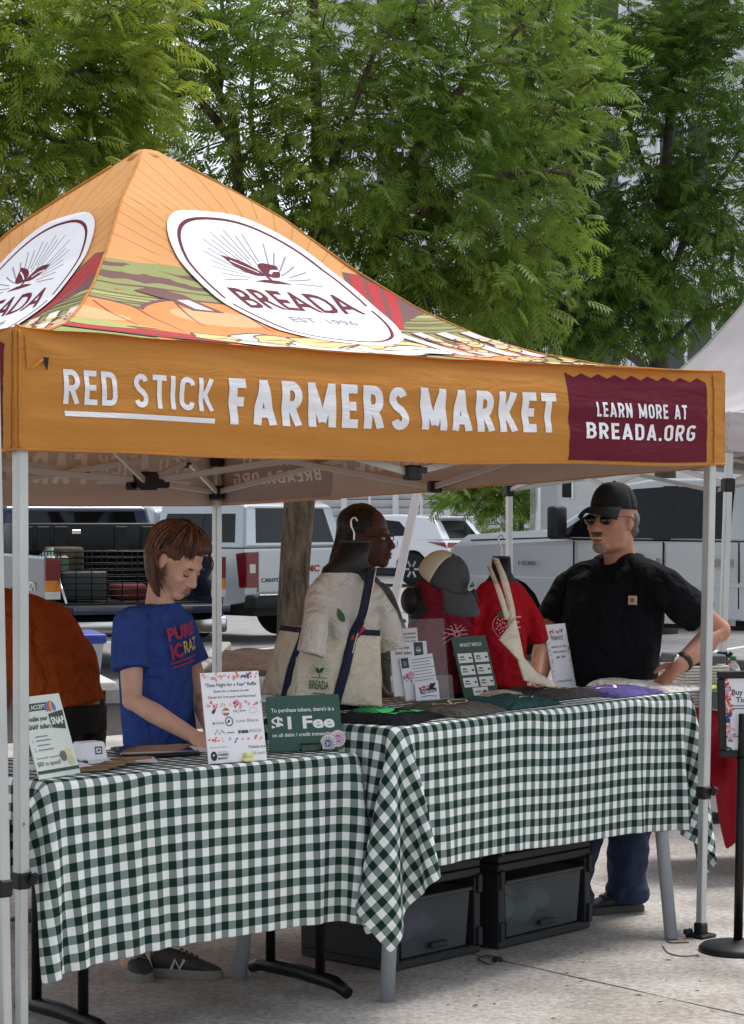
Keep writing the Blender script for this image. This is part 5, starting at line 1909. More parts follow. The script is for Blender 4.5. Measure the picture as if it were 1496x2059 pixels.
for a, b in (((-0.03, 0.03), (0.43, 0.03)), ((-0.03, 0.29), (0.43, 0.29)), ((-0.03, 0.03), (-0.03, 0.29)), ((0.43, 0.03), (0.43, 0.29))):
    mb.bar(T3.w(a[0], a[1], z0 + 0.035), T3.w(b[0], b[1], z0 + 0.035), 0.012, 0.07)
mb.build('tub', m_tray, tr)
m_grn = mat('produce_green', srgb(176, 200, 92), rough=0.5, var=0.25, vscale=20)
rr_ = random.Random(5)
for k in range(22):
    mb = MB()
    x, y = rr_.uniform(0.0, 0.4), rr_.uniform(0.05, 0.27)
    a = rr_.uniform(0, 3.1)
    d = V(math.cos(a), math.sin(a), 0.1) * 0.045
    c_ = T3.w(x, y, z0 + 0.062 + rr_.uniform(0, 0.03))
    mb.tube([c_ - d, c_ - d * 0.4 + V(0, 0, .006), c_ + d * 0.4 + V(0, 0, .006), c_ + d], [0.004, 0.012, 0.012, 0.003], 8)
    o = mb.build('pepper', m_grn)
    tag(o, 'slim pale green pepper heaped in the dark grey tray', 'pepper', 'green peppers in the tray')
# stack of folded papers: each one a sheet bundle
m_paper = mat('newsprint', srgb(214, 208, 198), rough=0.9, var=0.08, vscale=30)
rr_ = random.Random(8)
base = P(1402, 1404, 9.75)
for k in range(13):
    mb = MB()
    mb.box(base + V(rr_.uniform(-.004, .004), 0.12 + rr_.uniform(-.004, .004), T3.h + 0.012 - base.z + 0.0065 + k * 0.013), (0.21, 0.28, 0.0105), 0.3 + rr_.uniform(-.03, .03), 0.003)
    o = mb.build('folded_newspaper', m_paper)
    tag(o, 'folded newspaper in the thick stack beside the man', 'newspaper', 'newspapers stacked beside the man')
mb = MB()
mb.box(base + V(0.0, 0.12, T3.h + 0.012 - base.z + 0.195), (0.2, 0.26, 0.04), 0.3, 0.006)
tag(mb.build('grey_box', m_tray), 'flat dark grey box lying on the stack of newspapers', 'box')
bo = P(1474, 1380, 9.9)
bt_ = thing('water_bottle', (bo.x, bo.y, T3.h + 0.008), 'clear water bottle with a green cap above the sign frame', 'bottle')
z0 = T3.h + 0.008
mb = MB(); mb.lathe([(0.0, 0), (0.032, 0), (0.033, 0.06), (0.031, 0.08), (0.033, 0.1), (0.033, 0.14), (0.025, 0.165), (0.013, 0.178), (0.013, 0.19)], (bo.x, bo.y, z0), 20)
mb.build('bottle_body', mat('clear_plastic', (0.9, 0.95, 0.93), rough=0.1, trans=0.9, ior=1.3), bt_)
mb = MB(); mb.lathe([(0.015, 0.186), (0.015, 0.205), (0.0, 0.206)], (bo.x, bo.y, z0), 16); mb.build('cap', mat('cap_green', srgb(34, 110, 70), rough=0.4), bt_)

# ---- folding table and tubs behind the girl
T4 = Table((-2.75, 10.75), (-1.29, 11.15), 0.6, 0.74)
t = thing('folding_table', T4.w(0.7, 0.3, 0), 'white plastic folding table with storage tubs behind the girl in blue', 'table')
mb = MB(); mb.box(T4.w(T4.L / 2, T4.D / 2, T4.h - 0.022), (T4.L, T4.D, 0.044), T4.rot(), 0.012, 2); mb.build('tabletop', m_ttop, t)
for x, s_ in ((0.16, 1), (T4.L - 0.06, -1)):
    for y in (0.08, 0.52):
        mb = MB(); mb.cyl(T4.w(x, y, 0), T4.w(x, y, T4.h - 0.044), 0.0165, None, 10); mb.build('leg', m_tblk, t)
    mb = MB(); mb.cyl(T4.w(x, 0.08, 0.32), T4.w(x, 0.52, 0.32), 0.012, None, 8); mb.build('cross_brace', m_tblk, t)
    mb = MB(); mb.tube([T4.w(x, 0.3, 0.45), T4.w(x + 0.25 * s_, 0.3, 0.5), T4.w(x + 0.42 * s_, 0.3, 0.7)], 0.011, 8); mb.build('folding_strut', m_tblk, t)
m_tub = mat('tub_clear', srgb(190, 198, 206), rough=0.3, alpha=0.75)
m_lid = mat('lid_blue', srgb(48, 70, 160), rough=0.35)
tb_ = thing('storage_tub', T4.w(1.1, 0.3, T4.h), 'clear storage tub with a blue lid on the folding table', 'tub')
mb = MB()
ra = [T4.w(0.86, 0.10, T4.h + 0.002), T4.w(1.44, 0.10, T4.h + 0.002), T4.w(1.44, 0.5, T4.h + 0.002), T4.w(0.86, 0.5, T4.h + 0.002)]
rb = [T4.w(0.84, 0.08, T4.h + 0.19), T4.w(1.46, 0.08, T4.h + 0.19), T4.w(1.46, 0.52, T4.h + 0.19), T4.w(0.84, 0.52, T4.h + 0.19)]
mb.add(ra + rb, [(0, 1, 5, 4), (1, 2, 6, 5), (2, 3, 7, 6), (3, 0, 4, 7), (3, 2, 1, 0)]); mb.build('tub_body', m_tub, tb_)
mb = MB(); mb.box(T4.w(1.15, 0.3, T4.h + 0.212), (0.65, 0.47, 0.05), T4.rot(), 0.012, 2); mb.build('lid', m_lid, tb_)
mb = MB(); mb.box(T4.w(1.18, 0.068, T4.h + 0.155), (0.16, 0.024, 0.035), T4.rot(), 0.005); mb.build('latch', m_lid, tb_)
for dx, col, lab in ((0.94, (186, 60, 40), 'small red food box beside the blue-lidded tub'), (1.08, (214, 196, 120), 'small yellow food box beside the blue-lidded tub'), (0.80, (150, 110, 84), 'small brown food box beside the blue-lidded tub')):
    mb = MB(); mb.box(T4.w(dx + 0.30, 0.045, T4.h + 0.026), (0.10, 0.06, 0.05), T4.rot(), 0.01, 2)
    tag(mb.build('food_box', mat('food_%d' % int(dx * 100), srgb(*col), rough=0.5, var=0.2, vscale=30)), lab, 'box')

# ---- poster stand at the right edge
sb = G(1484, 1912)
st = thing('sign_stand', sb, 'black pedestal sign stand with a round base and framed notice', 'sign stand')
mb = MB(); mb.lathe([(0.142, 0.0), (0.142, 0.012), (0.130, 0.024), (0.06, 0.036), (0.02, 0.042), (0.0, 0.043)], sb, 36); mb.build('base', m_blk, st)
mb = MB(); mb.cyl(sb + V(0, 0, 0.03), sb + V(0.012, 0, 0.70), 0.0165, None, 16); mb.build('pole', m_tblk, st)
mb = MB(); mb.cyl(sb + V(0.012, 0, 0.68), sb + V(0.016, 0, 0.86), 0.0135, None, 16); mb.build('upper_pole', m_tblk, st)
fo = P(1446, 1524, 8.02)           # lower left outer corner of the frame
fx = V(0.985, -0.12, 0.06).normalized()
fy = V(-0.012, 0.10, 0.99).normalized()
fx = (fx - fy * fx.dot(fy)).normalized()
fn = plane_fn(fo, fx, fy)
FW, FH = 0.262, 0.315
mb = MB()
for a, b in (((0, 0.014), (FW, 0.014)), ((0, FH - 0.014), (FW, FH - 0.014)), ((0.014, 0.028), (0.014, FH - 0.028)), ((FW - 0.014, 0.028), (FW - 0.014, FH - 0.028))):
    mb.bar(fn(a[0], a[1], 0), fn(b[0], b[1], 0), 0.028, 0.02, up=fx.cross(fy), bev=0.004)
mb.build('frame', m_blk, st)
mb = MB(); mb.add([fn(0.02, 0.02, 0.0), fn(FW - 0.02, 0.02, 0.0), fn(FW - 0.02, FH - 0.02, 0.0), fn(0.02, FH - 0.02, 0.0)], [(0, 1, 2, 3)])
m_sheet = mat('paper_sheet', srgb(236, 235, 240), rough=0.5)
mb.build('notice', m_sheet, st)
mb = MB(); mb.box(fn(FW / 2, 0.12, -0.014), (0.06, 0.02, 0.16), None, 0.004); mb.build('bracket', m_tblk, st)
m_ink = mat('ink_black', srgb(40, 38, 52), rough=0.7)
m_inkg = mat('ink_grey', srgb(128, 124, 140), rough=0.7)
m_fl = [mat('flower_' + n_, srgb(*c_), rough=0.6) for n_, c_ in (('pink', (226, 150, 178)), ('red', (206, 74, 56)), ('orange', (224, 128, 70)), ('green', (128, 152, 112)), ('blue', (72, 74, 130)), ('lilac', (216, 186, 216)))]
def flowers(items, x0, y0, x1, y1, n, sz, sd, lv=2):
    r = random.Random(sd)
    for k in range(n):
        t_ = (k + r.uniform(-.3, .3)) / max(1, n - 1)
        x, y = x0 + (x1 - x0) * t_, y0 + (y1 - y0) * t_
        m = m_fl[r.randrange(6)]
        s_ = sz * r.uniform(0.4, 0.95)
        for q in range(r.choice((2, 3, 5))):
            items.append((leaf2d(x + r.uniform(-s_, s_) * 0.4, y + r.uniform(-s_, s_) * 0.4, s_, s_ * 0.3, r.uniform(0, 6.28), 5), m, lv + 0.1 * q + 0.02 * k))
it = []
flowers(it, 0.038, 0.04, 0.038, FH - 0.04, 18, 0.028, 3)
flowers(it, FW - 0.036, 0.04, FW - 0.036, FH - 0.04, 14, 0.02, 4)
def line(items, s, x, y, h, m=None, bold=0.004, align='LEFT', width=None, lv=3):
    items.append((at2(text2d(s, h, bold, align=align, width=width), x, y), m or m_ink, lv))
line(it, 'Buy your', 0.052, 0.228, 0.020, bold=0.012)
line(it, 'Tickets', 0.066, 0.200, 0.020, bold=0.012)
for k, y in enumerate((0.186, 0.176)):
    it.append((rect2d(0.05, y, FW - 0.06, y + 0.004), m_inkg, 3))
for y in (0.15, 0.135, 0.12, 0.105):
    it.append((rect2d(0.115, y, 0.15, y + 0.006), m_ink, 3))
it.append((rect2d(0.055, 0.075, FW - 0.055, 0.079), m_inkg, 3))
decal('notice_print', it, fn, st, lift=0.0006)

# wire loop and twig litter on the concrete
for pts, r_, nm, lab, cat in (([G(1340, 1893), G(1352, 1897), G(1385, 1896)], 0.003, 'twig', 'thin straw lying on the concrete by the canopy foot', 'twig'),
                         ([G(1332, 1903), G(1345, 1918), G(1375, 1924), G(1405, 1921)], 0.0025, 'twig', 'curved dry stem on the concrete by the sign base', 'twig'),
                         ([G(962, 1928), G(972, 1936), G(990, 1940), G(1003, 1934), G(995, 1925), G(975, 1922)], 0.003, 'wire_loop', 'bent wire loop lying at the slab joint', 'wire')):
    mb = MB(); mb.tube([p + V(0, 0, r_) for p in bez(pts, 4)], r_, 6)
    tag(mb.build(nm, mat('straw', srgb(120, 104, 84), rough=0.8)), lab, cat)
mb = MB(); mb.ell(G(1001, 1934) + V(0, 0, 0.008), (0.02, 0.016, 0.012), None, 10, 6)
tag(mb.build('pebble', mat('dark_pebble', srgb(44, 40, 36), rough=0.9)), 'dark pebble sitting in the slab joint', 'pebble')
m_litter = mat('dry_leaf', srgb(112, 92, 70), rough=0.9, var=0.2, vscale=30)
rr_ = random.Random(21)
for k in range(26):
    q = G(rr_.uniform(860, 1480), rr_.uniform(1900, 2050))
    mb = MB()
    a = rr_.uniform(0, 6.28); l_ = rr_.uniform(0.006, 0.018)
    d = V(math.cos(a), math.sin(a), 0); e = V(-d.y, d.x, 0)
    mb.add([q - d * l_ + V(0, 0, .001), q + e * l_ * 0.3 + V(0, 0, .004), q + d * l_ + V(0, 0, .002), q - e * l_ * 0.3 + V(0, 0, .001)], [(0, 1, 2, 3)])
    tag(mb.build('leaf_scrap', m_litter), 'tiny dry leaf scrap on the pale concrete', 'leaf', 'leaf scraps on the concrete')

# ================================================================== things on the tables
m_acry = mat('clear_acrylic', (0.92, 0.95, 0.96), rough=0.08, alpha=0.07, spec=0.6)
m_dgreen = mat('sign_green', srgb(44, 84, 70), rough=0.4)
m_dgreen2 = mat('sign_green_dark', srgb(28, 66, 50), rough=0.45)
m_wtext = mat('print_white_ink', srgb(240, 241, 240), rough=0.5)
m_cardw = mat('card_white', srgb(232, 234, 228), rough=0.45)
ZT1, ZT2 = T1.h + 0.006, T2.h + 0.006


def board(name, label, bl, br, zt, H, lean, m_face, m_edge=None, thick=0.004, cat='sign', corner=0.0, dy=0.0, W=None):
    """upright sheet whose lower edge runs between two pixels on the table top; returns thing, plane map, width"""
    a, b = G(bl[0], bl[1], zt), G(br[0], br[1], zt)
    a.z = b.z = zt + dy
    ux = (b - a); Wd = W or ux.length; ux.normalize()
    back = V(-ux.y, ux.x, 0)
    if back.y < 0:
        back = -back
    uy = V(0, 0, 1) * math.cos(lean) + back * math.sin(lean)
    fn = plane_fn(a, ux, uy)
    t = thing(name, a, label, cat)
    mb = MB()
    poly = [(0, 0), (Wd, 0), (Wd, H), (0, H)]
    if corner:
        poly = []
        for cx, cy, a0 in ((Wd - corner, corner, -90), (Wd - corner, H - corner, 0), (corner, H - corner, 90), (corner, corner, 180)):
            poly += [(cx + corner * math.cos(math.radians(a0 + k * 15)), cy + corner * math.sin(math.radians(a0 + k * 15))) for k in range(7)]
    mb.prism(poly, fn, -thick, 0)
    mb.build('panel', m_face, t)
    return t, fn, Wd


def prop(t, fn, W, H, zt, m=None):
    """slanted foot behind the sheet"""
    mb = MB()
    a, b = fn(W * 0.3, H * 0.55, -0.006), fn(W * 0.7, H * 0.55, -0.006)
    n = (fn(0, 0, -1) - fn(0, 0, 0)); n.z = 0; n.normalize()
    c, d = a + n * 0.07, b + n * 0.07
    c.z = d.z = zt
    mb.add([a, b, d, c], [(0, 1, 2, 3)]); mb.add([p + n * 0.003 for p in (a, b, d, c)], [(3, 2, 1, 0)])
    mb.build('prop', m or m_acry, t)


def word(it, s, x, y, h, m, width=None, align='LEFT', bold=0.0, lv=2):
    it.append((at2(text2d(s, h, bold, align=align, width=width), x, y), m, lv))


def rays(it, cx, cy, r0, r1, n, w, m, a0=0, a1=180, lv=2):
    for k in range(n):
        a = math.radians(a0 + (a1 - a0) * k / (n - 1))
        it.append((stroke2d([(cx + r0 * math.cos(a), cy + r0 * math.sin(a)), (cx + r1 * math.cos(a), cy + r1 * math.sin(a))], w), m, lv))


# ---- SNAP sign
m_snapbg = mat('sign_pale', srgb(214, 222, 212), rough=0.4)
t, fn, W = board('table_sign', 'pale slanted sign about doubling food dollars beside the front canopy leg', (80, 1568), (162, 1554), ZT1, 0.245, 0.33, m_snapbg)
prop(t, fn, W, 0.245, ZT1)
it = []
H = 0.245
it.append((rect2d(0, H - 0.045, W * 0.62, H - 0.022), m_dgreen2, 1)); word(it, 'WE ACCEPT', 0.012, H - 0.040, 0.013, m_wtext, W * 0.52, bold=0.01)
word(it, 'Double your', 0.012, H - 0.075, 0.015, m_ink, W * 0.50, bold=0.015); word(it, 'SNAP dollars', 0.012, H - 0.099, 0.015, m_ink, W * 0.53, bold=0.015)
it.append((poly2d([(W * 0.60, H - 0.058), (W - 0.006, H - 0.05), (W - 0.012, H - 0.108), (W * 0.62, H - 0.10)]), m_dgreen2, 2)); word(it, 'SNAP', W * 0.63, H - 0.090, 0.022, m_wtext, W * 0.31, bold=0.03, lv=3)
for k, cc in enumerate(((96, 120, 180), (200, 80, 60), (230, 170, 70), (80, 120, 190))):
    it.append((leaf2d(W * 0.60 + 0.013 * k, H - 0.052, 0.034, 0.011, math.radians(70 + 12 * k)), mat('snap_fruit%d' % k, srgb(*cc), rough=0.5), 3 + k * 0.1))
for k, y in enumerate((0.110, 0.096, 0.082, 0.122)):
    it.append((rect2d(0.03, y, 0.03 + 0.07 - 0.012 * (k % 2), y + 0.0035), m_inkg, 2))
word(it, '1.', 0.012, 0.107, 0.011, m_inkg); word(it, '2.', 0.012, 0.080, 0.011, m_inkg)
word(it, 'You swipe $40 + we match $40 =', 0.010, 0.058, 0.0055, m_ink, W * 0.62)
word(it, '$80 to spend!', 0.008, 0.037, 0.014, m_inkg, W * 0.56, bold=0.012)
it.append((poly2d(oval(W * 0.70, 0.058, 0.016, 0.016)), mat('seal_grey', srgb(108, 104, 92), rough=0.5), 2))
it.append((poly2d(oval(W * 0.84, 0.066, 0.015, 0.015)), mat('seal_gold', srgb(222, 212, 160), rough=0.5), 2))
it.append((poly2d(oval(W * 0.86, 0.042, 0.015, 0.015)), mat('seal_gold2', srgb(206, 200, 152), rough=0.5), 2.2))
it.append((rect2d(0, 0.014, W, 0.024), m_dgreen2, 2))
decal('sign_print', it, fn, t, lift=0.0005)

# ---- raffle sign
t, fn, W = board('table_sign', 'white raffle notice with flower borders and restaurant logos', (420, 1536), (537, 1528), ZT1, 0.279, 0.2, m_sheet)
prop(t, fn, W, 0.279, ZT1)
H = 0.279
it = []
flowers(it, 0.012, H - 0.014, W - 0.012, H - 0.014, 14, 0.016, 31)
word(it, '"Date Night for a Year" Raffle', W / 2, H - 0.044, 0.011, m_ink, W * 0.88, 'CENTER', 0.006)
word(it, 'Enter for a chance to win', W / 2, H - 0.062, 0.0075, m_ink, W * 0.6, 'CENTER', 0.006)
word(it, 'Dinner for 2 to your local favorites!', W / 2, H - 0.080, 0.0075, m_ink, W * 0.82, 'CENTER', 0.006)
flowers(it, 0.012, H - 0.101, W - 0.012, H - 0.101, 12, 0.014, 33)
m_lg = [mat('logo_%d' % k, srgb(*c_), rough=0.6) for k, c_ in enumerate(((60, 60, 62), (160, 120, 60), (120, 130, 150), (220, 200, 206), (120, 122, 124)))]
it.append((leaf2d(0.028, H - 0.128, 0.022, 0.006, 0.9), m_lg[0], 2)); it.append((poly2d(oval(0.076, H - 0.123, 0.0125, 0.0125)), m_lg[1], 2)); it.append((rect2d(0.064, H - 0.126, 0.088, H - 0.120), m_sheet, 2.5))
word(it, 'MC', 0.102, H - 0.127, 0.009, m_lg[4], 0.02); it.append((rect2d(0.124, H - 0.124, 0.145, H - 0.121), m_lg[4], 2)); it.append((stroke2d(oval(0.172, H - 0.122, 0.013, 0.009), 0.002, True), m_lg[3], 2))
word(it, 'olsa', 0.036, H - 0.160, 0.009, m_lg[4], 0.03); it.append((poly2d(oval(0.030, H - 0.157, 0.004, 0.004)), m_lg[1], 2))
it.append((stroke2d(oval(0.084, H - 0.153, 0.0125, 0.0135), 0.003, True), m_lg[0], 2)); it.append((leaf2d(0.078, H - 0.158, 0.014, 0.004, 0.8), m_lg[0], 2.2))
word(it, 'LUNA', 0.108, H - 0.157, 0.0075, m_lg[4], 0.034); word(it, 'Elica', 0.148, H - 0.157, 0.009, m_lg[4], 0.04)
it.append((stroke2d([(0.03, H - 0.192), (0.04, H - 0.176), (0.046, H - 0.192), (0.056, H - 0.178), (0.064, H - 0.19)], 0.0022), m_lg[0], 2)); it.append((rect2d(0.072, H - 0.189, 0.098, H - 0.186), m_lg[4], 2))
word(it, 'zea', 0.110, H - 0.191, 0.0135, m_ink, 0.038, bold=0.03); word(it, 'ROCCA', 0.152, H - 0.190, 0.0095, m_lg[4], 0.042)
flowers(it, 0.014, H - 0.208, W - 0.014, H - 0.208, 9, 0.012, 35)
it.append((poly2d(oval(0.020, 0.022, 0.011, 0.0145)), m_ink, 2)); it.append((leaf2d(0.016, 0.022, 0.009, 0.003, 0.6), m_sheet, 2.5))
word(it, 'RED STICK', 0.034, 0.031, 0.0045, m_inkg, 0.036); word(it, 'FARMERS', 0.034, 0.022, 0.007, m_ink, 0.038, bold=0.02); word(it, 'MARKET', 0.034, 0.011, 0.007, m_ink, 0.034, bold=0.02)
word(it, 'All proceeds support', 0.008, 0.047, 0.005, m_inkg, 0.06)
word(it, 'Tickets are', 0.142, 0.040, 0.009, m_ink, 0.06, bold=0.006); word(it, '$25 each!', 0.150, 0.020, 0.009, m_inkg, 0.05)
decal('sign_print', it, fn, t, lift=0.0005)
mb = MB(); q = G(497, 1531, ZT1); mb.box(q + V(0, 0, 0.006), (0.034, 0.03, 0.012), 0.6, 0.004, 2); mb.box(q + V(0.004, 0, 0.02), (0.026, 0.022, 0.016), 0.6, 0.004, 2)
tag(mb.build('yellow_eraser', mat('soft_yellow', srgb(226, 222, 158), rough=0.6)), 'small pale yellow block in front of the raffle notice', 'block')

# ---- fee sign on a wire easel
t, fn, W = board('table_sign', 'dark green one dollar fee sign with white letters on a wire easel', (543, 1515), (690, 1508), ZT1, 0.178, 0.2, m_dgreen, corner=0.008, dy=0.004)
H = 0.178
it = []
word(it, "To purchase tokens, there's is a", W / 2 - 0.004, H - 0.052, 0.013, m_wtext, W * 0.86, 'CENTER', 0.014)
word(it, '$1 Fee', W / 2 - 0.006, H - 0.106, 0.040, m_wtext, W * 0.86, 'CENTER', 0.032)
word(it, 'on all debit / credit transactions.', W / 2 - 0.004, H - 0.131, 0.012, m_wtext, W * 0.88, 'CENTER', 0.014)
m_tok1 = mat('token_blue', srgb(52, 84, 140), rough=0.5); m_tok2 = mat('token_pink', srgb(186, 92, 170), rough=0.5); m_tokw = mat('token_white', srgb(232, 224, 216), rough=0.5)
for cx, cy, m, s_, lv in ((W - 0.016, 0.034, m_tok2, '$20', 3), (W - 0.052, 0.020, m_tok1, '$1', 5)):
    it.append((poly2d([(x, max(0.001, y)) for x, y in oval(cx, cy, 0.027, 0.027, 40)]), m_tokw, lv))
    for k in range(18):
        a = k * math.pi / 9 + 0.1
        it.append((stroke2d([(cx + 0.013 * math.cos(a), max(0.002, cy + 0.013 * math.sin(a))), (cx + 0.024 * math.cos(a), max(0.002, cy + 0.024 * math.sin(a)))], 0.0022), m, lv + 0.5))
    it.append((poly2d(oval(cx, cy, 0.012, 0.012, 24)), m, lv + 0.5))
    word(it, s_, cx, cy - 0.0055, 0.011, m_tokw, None, 'CENTER', 0.02, lv + 1)
decal('sign_print', it, fn, t, lift=0.0005)
mb = MB()
n_ = (fn(0, 0, 1) - fn(0, 0, 0))
a_ = [fn(W * 0.40, 0.0, -0.03), fn(W * 0.40, -0.001, 0.012), fn(W * 0.41, 0.020, 0.012), fn(W * 0.68, 0.020, 0.012), fn(W * 0.69, -0.001, 0.012), fn(W * 0.69, 0.0, -0.03)]
for p in a_:
    p.z = max(p.z, ZT1 + 0.004)
mb.tube(a_, 0.0025, 8)
mb.tube([fn(W * 0.40, 0.0, -0.03), fn(W * 0.45, H * 0.6, -0.008)], 0.0025, 8); mb.tube([fn(W * 0.69, 0.0, -0.03), fn(W * 0.64, H * 0.6, -0.008)], 0.0025, 8)
mb.build('wire_easel', m_wire, t)

# ---- card reader, tablet, papers, wooden tokens
t = thing('card_reader', G(190, 1530, ZT1), 'white card reader dock with a black square mark', 'card reader')
a, b = G(163, 1531, ZT1), G(216, 1527, ZT1)
ux = (b - a).normalized(); uy = V(-ux.y, ux.x, 0)
mb = MB()
rings = []
for z, e, bk in ((0, 0, 0), (0.008, -0.002, 0), (0.05, 0.004, 0.008), (0.056, 0.007, 0.012)):
    rings.append([a + ux * e + uy * (bk) + V(0, 0, z), b - ux * e + uy * bk + V(0, 0, z), b - ux * (e + .004) + uy * (0.075 - bk) + V(0, 0, z), a + ux * (e + .004) + uy * (0.075 - bk) + V(0, 0, z)])
mb.loft(rings, False)
o = mb.build('dock', mat('white_gloss', srgb(238, 238, 242), rough=0.25), t); setmod(o, 'BEVEL', width=0.004, segments=3)
fn = plane_fn(a + V(0, 0, 0.006) + uy * 0.0, ux, (uy * 0.15 + V(0, 0, 1)))
wd = (b - a).length
decal('square_mark', [(stroke2d([(wd * .57, .014), (wd * .8, .014), (wd * .8, .034), (wd * .57, .034)], 0.0045, True), m_ink, 1), (rect2d(wd * .65, .021, wd * .72, .027), m_ink, 1)], fn, t, lift=0.0012)
t = thing('tablet_computer', G(315, 1516, ZT1), 'black tablet computer lying flat on the gingham cloth', 'tablet')
c0 = G(312, 1517, ZT1)
mb = MB(); mb.box(c0 + V(0, 0, 0.010), (0.25, 0.175, 0.008), Matrix.Rotation(0.35, 3, 'Z') @ Matrix.Rotation(0.06, 3, 'X'), 0.003, 2); mb.build('case', m_blk, t)
mb = MB(); mb.box(c0 + V(0, 0, 0.0155), (0.236, 0.162, 0.002), Matrix.Rotation(0.35, 3, 'Z') @ Matrix.Rotation(0.06, 3, 'X'), 0.001); mb.build('screen', mat('screen_glass', srgb(24, 26, 32), rough=0.08, spec=0.8), t)
mb = MB(); mb.bar(c0 + V(-0.1, -0.09, 0.012), c0 + V(0.14, -0.01, 0.012), 0.006, 0.006); mb.build('bezel_edge', mat('silver_edge', srgb(190, 190, 192), rough=0.3, metal=0.8), t)
for px, py, w_, d_, r_, lab in ((110, 1541, 0.2, 0.15, 0.5, 'white paper sheet under the slanted sign'), (245, 1530, 0.21, 0.15, 0.2, 'white paper sheet beside the card reader'), (380, 1508, 0.22, 0.16, 0.5, 'white paper sheet behind the tablet')):
    mb = MB(); mb.box(G(px, py, ZT1) + V(0, 0, 0.002), (w_, d_, 0.002), r_)
    tag(mb.build('paper_sheet', m_sheet), lab, 'paper')
rr_ = random.Random(3)
m_wood = [mat('token_wood%d' % k, srgb(*c_), rough=0.7, var=0.1, vscale=30) for k, c_ in enumerate(((124, 92, 72), (150, 118, 84), (96, 78, 66)))]
for k in range(11):
    q = G(178 + 9.5 * k + rr_.uniform(-4, 4), 1551 - 1.6 * k + rr_.uniform(-2, 2), ZT1)
    mb = MB(); mb.box(q + V(0, 0, 0.004 + 0.0015 * k), (0.085, 0.05, 0.004), 0.5 + rr_.uniform(-.3, .3), 0.001)
    tag(mb.build('wooden_tag', m_wood[k % 3]), 'flat brown wooden tag in the row by the card reader', 'tag', 'wooden tags by the card reader')

# ================================================================== mannequins and merchandise
m_form = mat('form_black', srgb(22, 22, 24), rough=0.55, bump=0.2, bscale=80)
m_hook = mat('hook_metal', srgb(206, 206, 204), rough=0.25, metal=0.9)

def frame_at(base, yaw):
    """local x = figure's left, y = towards its back, z up; yaw 0 faces the camera"""
    return Matrix.Translation(base) @ Matrix.Rotation(yaw, 4, 'Z')

TORSO = [(0.0, .150, .098), (0.10, .140, .092), (0.20, .142, .094), (0.30, .155, .104), (0.37, .160, .102), (0.42, .152, .085), (0.455, .115, .070), (0.475, .072, .060), (0.50, .052, .052), (0.56, .047, .049)]

def mannequin(label, base, yaw, sc, hook=True, H=1.0, ns=1.0, lean=0.0):
    X = frame_at(base, yaw)
    t = thing('torso_form', base, label, 'mannequin')
    mb = MB(); mb.X = X
    k_ = lambda z: 1.0 if z < 0.44 else ns
    eloft(mb, [((lean * max(0, z - 0.44) * sc, -0.3 * lean * max(0, z - 0.44) * sc, z * sc * H), (1, 0, 0), (0, 1, 0), rx * sc * (k_(z) if z > 0.47 else 1), ry * sc * (k_(z) if z > 0.47 else 1)) for z, rx, ry in TORSO], 28)
    o = mb.build('torso', m_form, t)
    X = X @ Matrix.Translation((0, 0, 0))
    nx_ = lean * 0.12 * sc
    for s_ in ((-1, 1) if not hook else ()):
        mb = MB(); mb.X = X
        mb.ell((s_ * 0.150 * sc, 0, 0.385 * sc * H), (0.045 * sc, 0.062 * sc, 0.066 * sc)); mb.build('shoulder_cap', m_form, t)
    mb = MB(); mb.X = X; mb.lathe([(0.047 * sc * ns, 0.0), (0.044 * sc * ns, 0.008), (0, 0.009)], (nx_, -0.3 * nx_, 0.56 * sc * H), 24); mb.build('neck_cap', mat('neck_cap', srgb(58, 57, 56), rough=0.6), t)
    if hook:
        mb = MB(); mb.X = X
        z = 0.565 * sc * H
        mb.tube(bez([(nx_ + a_, 0, z + b_) for a_, b_ in ((0, 0), (0.0, 0.03), (-0.010, 0.052), (-0.010, 0.076), (0.004, 0.083), (0.013, 0.070))], 5), 0.0035, 8); mb.build('hook', m_hook, t)
    return t, X

def tee(name, label, X, sc, m, sleeve=True, hem=0.02, H=1.0, off=0.012, sl=0.17, neckw=1.0, wr=0.006, seed=1, cat='shirt', fwd=0.0):
    mb = MB(); mb.X = X
    S_ = [(max(hem, 0.0), .165, .112), (0.10, .158, .108), (0.20, .156, .110), (0.30, .168, .120), (0.37, .174, .116), (0.42, .164, .098), (0.452, .122, .080), (0.465, .084 * neckw, .070)]
    eloft(mb, [((0, 0, z * sc * H), (1, 0, 0), (0, 1, 0), rx * sc, ry * sc) for z, rx, ry in S_], 28)
    if sleeve:
        for s_ in (-1, 1):
            a = Vector((s_ * 0.128 * sc, 0, 0.395 * sc * H)); b = Vector((s_ * (0.245) * sc, -fwd * (s_ < 0), (0.395 - sl) * sc * H))
            eloft(mb, [(a, (1, 0, 0.5 * s_), (0, 1, 0), 0.052 * sc, 0.072 * sc), ((a + b) / 2 + Vector((s_ * .012, -fwd * 0.25 * (s_ < 0), .012)), (1, 0, 0.35 * s_), (0, 1, 0), 0.058 * sc, 0.080 * sc), (b, (1, 0, 0.3 * s_), (0, 1, 0), 0.060 * sc, 0.086 * sc)], 20)
    o = fuse(name, mb, 0.008, 3, m, None, wr, 9, (1, 1, 0.6), seed)
    tag(o, label, cat)
    return o

